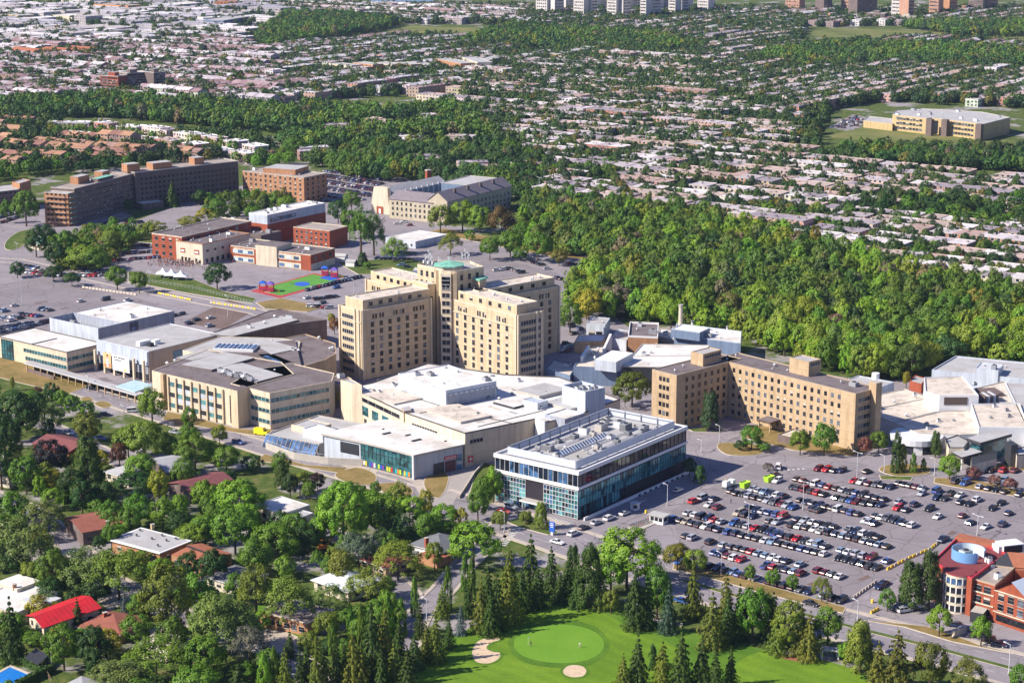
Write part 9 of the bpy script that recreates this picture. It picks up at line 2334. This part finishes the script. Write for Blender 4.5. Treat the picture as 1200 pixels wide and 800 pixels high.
c = px(345,334); t = Thing('sports_court','green play court with red border and blue centre oval','playground',c)
b = MB(); b.prism(PP([(293,341),(328,349.5),(402,328),(368,320)]),0,.08,M('worn_red_rubber',(.40,.06,.07),.9,.2,.4)); t.part('red_border',b); b = MB(); b.prism(PP([(302,340),(329,346.5),(396,328),(367,321.5)]),.08,.12,M('court_green',(.10,.30,.04),.9,.15,.3,stain=(.08,.2,.05))); t.part('green_court',b)
b = MB(); b.top(ccw(ellipse(354,333,9,2.6)),.135,BLUEPLAS); t.part('centre_oval',b); b = MB(); b.prism(PP([(374,326),(388,329),(398,326),(384,322.5)]),.12,.14,BLUEPLAS); t.part('blue_patch',b)
b = MB()
for rx in (6,):
 for k in range(24):
  a0,a1 = math.pi * k / 12,math.pi * (k + 1) / 12; p,q = px(318 + 8 * math.cos(a0),341 + 2.2 * math.sin(a0)),px(318 + 8 * math.cos(a1),341 + 2.2 * math.sin(a1)); b.tube((*p,.14),(*q,.14),.08,WHITEW,4)
t.part('court_line',b)
for i,(x,y,l) in enumerate(((308,341,'red and blue climbing tower at the west end of the court'),(317,342,'low red and blue play hut next to the west climbing tower'),(381,323,'red play tower with a purple roof at the east end of the court'),(392,325,'red and yellow slide tower behind the playground cars'))):
 c = px(x,y); t = Thing('play_tower',l,'play structure',c)
 for dx in (-1.6,1.6):
  for dy in (-1.6,1.6): b = MB(); b.cyl(c[0] + dx,c[1] + dy,.1,4.2,.16,.16,6,REDP); t.part('post',b)
 b = MB(); b.box(*c,1.5,3.6,3.6,.2,BLUEPLAS); t.part('deck',b); b = MB(); b.box(c[0],c[1] - 1.7,.6,3.2,.15,2.2,REDP); b.box(c[0] - 1.7,c[1],1.7,.15,3.2,1.4,REDP); t.part('panel',b)
 b = MB(); m_ = M('purple_play',(.16,.10,.42),.5,.05) if i % 2 else BLUEPLAS
 for k in range(4): p = [(-2,-2),(2,-2),(2,2),(-2,2)]; q0,q1 = p[k],p[(k + 1) % 4]; b.face([(c[0] + q0[0],c[1] + q0[1],4.2),(c[0] + q1[0],c[1] + q1[1],4.2),(c[0],c[1],5.6)],m_)
 t.part('roof',b); b = MB(); b.prism([(c[0] + 1.8,c[1] - .5),(c[0] + 4.8,c[1] - .5),(c[0] + 4.8,c[1] + .5),(c[0] + 1.8,c[1] + .5)],.12,.4,YELLOW); b.tube((c[0] + 1.8,c[1],1.6),(c[0] + 4.8,c[1],.35),.4,YELLOW,6); t.part('slide',b)
c = px(1124,744); t = Thing('name_wall','pale stone name wall on the dry lawn by the red brick building','sign',c); b = MB(); b.box(*c,0,6,.8,2.0,KERB,.75); t.part('wall',b); b = MB(); b.box(*c,2.0,6.4,1.1,.2,CONC,.75); t.part('coping',b)
c = px(972,771); t = Thing('golf_shelter','small white post shelter under the trees by the lower fairway','shelter',c)
b = MB(); b.box(*c,2.6,5,3,.25,CONC,-.2); t.part('roof',b)
for dx in (-2.2,2.2):
 for dy in (-1.2,1.2): b = MB(); b.box(c[0] + dx,c[1] + dy,0,.3,.3,2.6,WHITEW); t.part('post',b)
c = px(924,767); t = Thing('bench','white bench on the red mulch by the lower fairway','bench',c); b = MB(); b.box(*c,.4,3.2,.6,.12,WHITEW,-.3); t.part('seat',b); b = MB(); b.box(c[0],c[1] + .3,.5,3.2,.12,.7,WHITEW,-.3); t.part('backrest',b)
for dx in (-1.2,1.2): b = MB(); b.box(c[0] + dx,c[1] - dx * .3,0,.15,.5,.4,DARKM,-.3); t.part('leg',b)
sheet('mulch_bed',[(905,764),(930,763),(955,772),(940,776),(915,771)],.09,M('red_mulch',(.30,.12,.07),.95,.2,.8))
def fence(label,pts,h,mat,z=0):
 w = PP(pts); t = Thing('fence',label,'fence',w[0])
 b = MB();
 for i in range(len(w) - 1):
  n = max(2,int(math.dist(w[i],w[i + 1]) / 2.5))
  for k in range(n): p = lerp(w[i],w[i + 1],k / n); pb = MB(); b.cyl(*p,0,h,.05,.05,5,mat)
  for z_ in (.15,h * .5,h - .05): b.tube((*w[i],z_),(*w[i + 1],z_),.035,mat,4)
 t.part('post_and_rail',b)
fence('grey chain fence along the grass strip of the schoolyard',[(150,327),(230,340),(300,358)],1.8,LIGHTM)
fence('white rail fence between the golf trees and the boulevard',[(560,712),(620,690),(660,680),(720,700),(800,735)],1.2,WHITEW)
fence('pale timber fence around the pool garden',[(8,762),(52,786),(60,800)],1.6,M('fence_wood',(.42,.30,.2),.9,.15,2))
# ------------------------------------------------------------------ the air between
hz = MB(); hz.prism([(-6000,-300),(6000,-300),(6000,9000),(-6000,9000)],-1.0,216.0,CONC,None,True)
hm = bpy.data.materials.new('haze_air'); hm.use_nodes = True; hn = hm.node_tree.nodes; hn.clear()
ho = hn.new('ShaderNodeOutputMaterial'); hv = hn.new('ShaderNodeVolumePrincipled')
hv.inputs['Color'].default_value = (.50,.68,1.0,1); hv.inputs['Density'].default_value = 0.000028; hv.inputs['Anisotropy'].default_value = 0.0
hm.node_tree.links.new(hv.outputs[0],ho.inputs['Volume'])
hz.mats = [hm]
o = struct('haze',hz,'stuff'); o['label'] = 'thin bluish haze over the far suburbs'; o['category'] = 'haze'
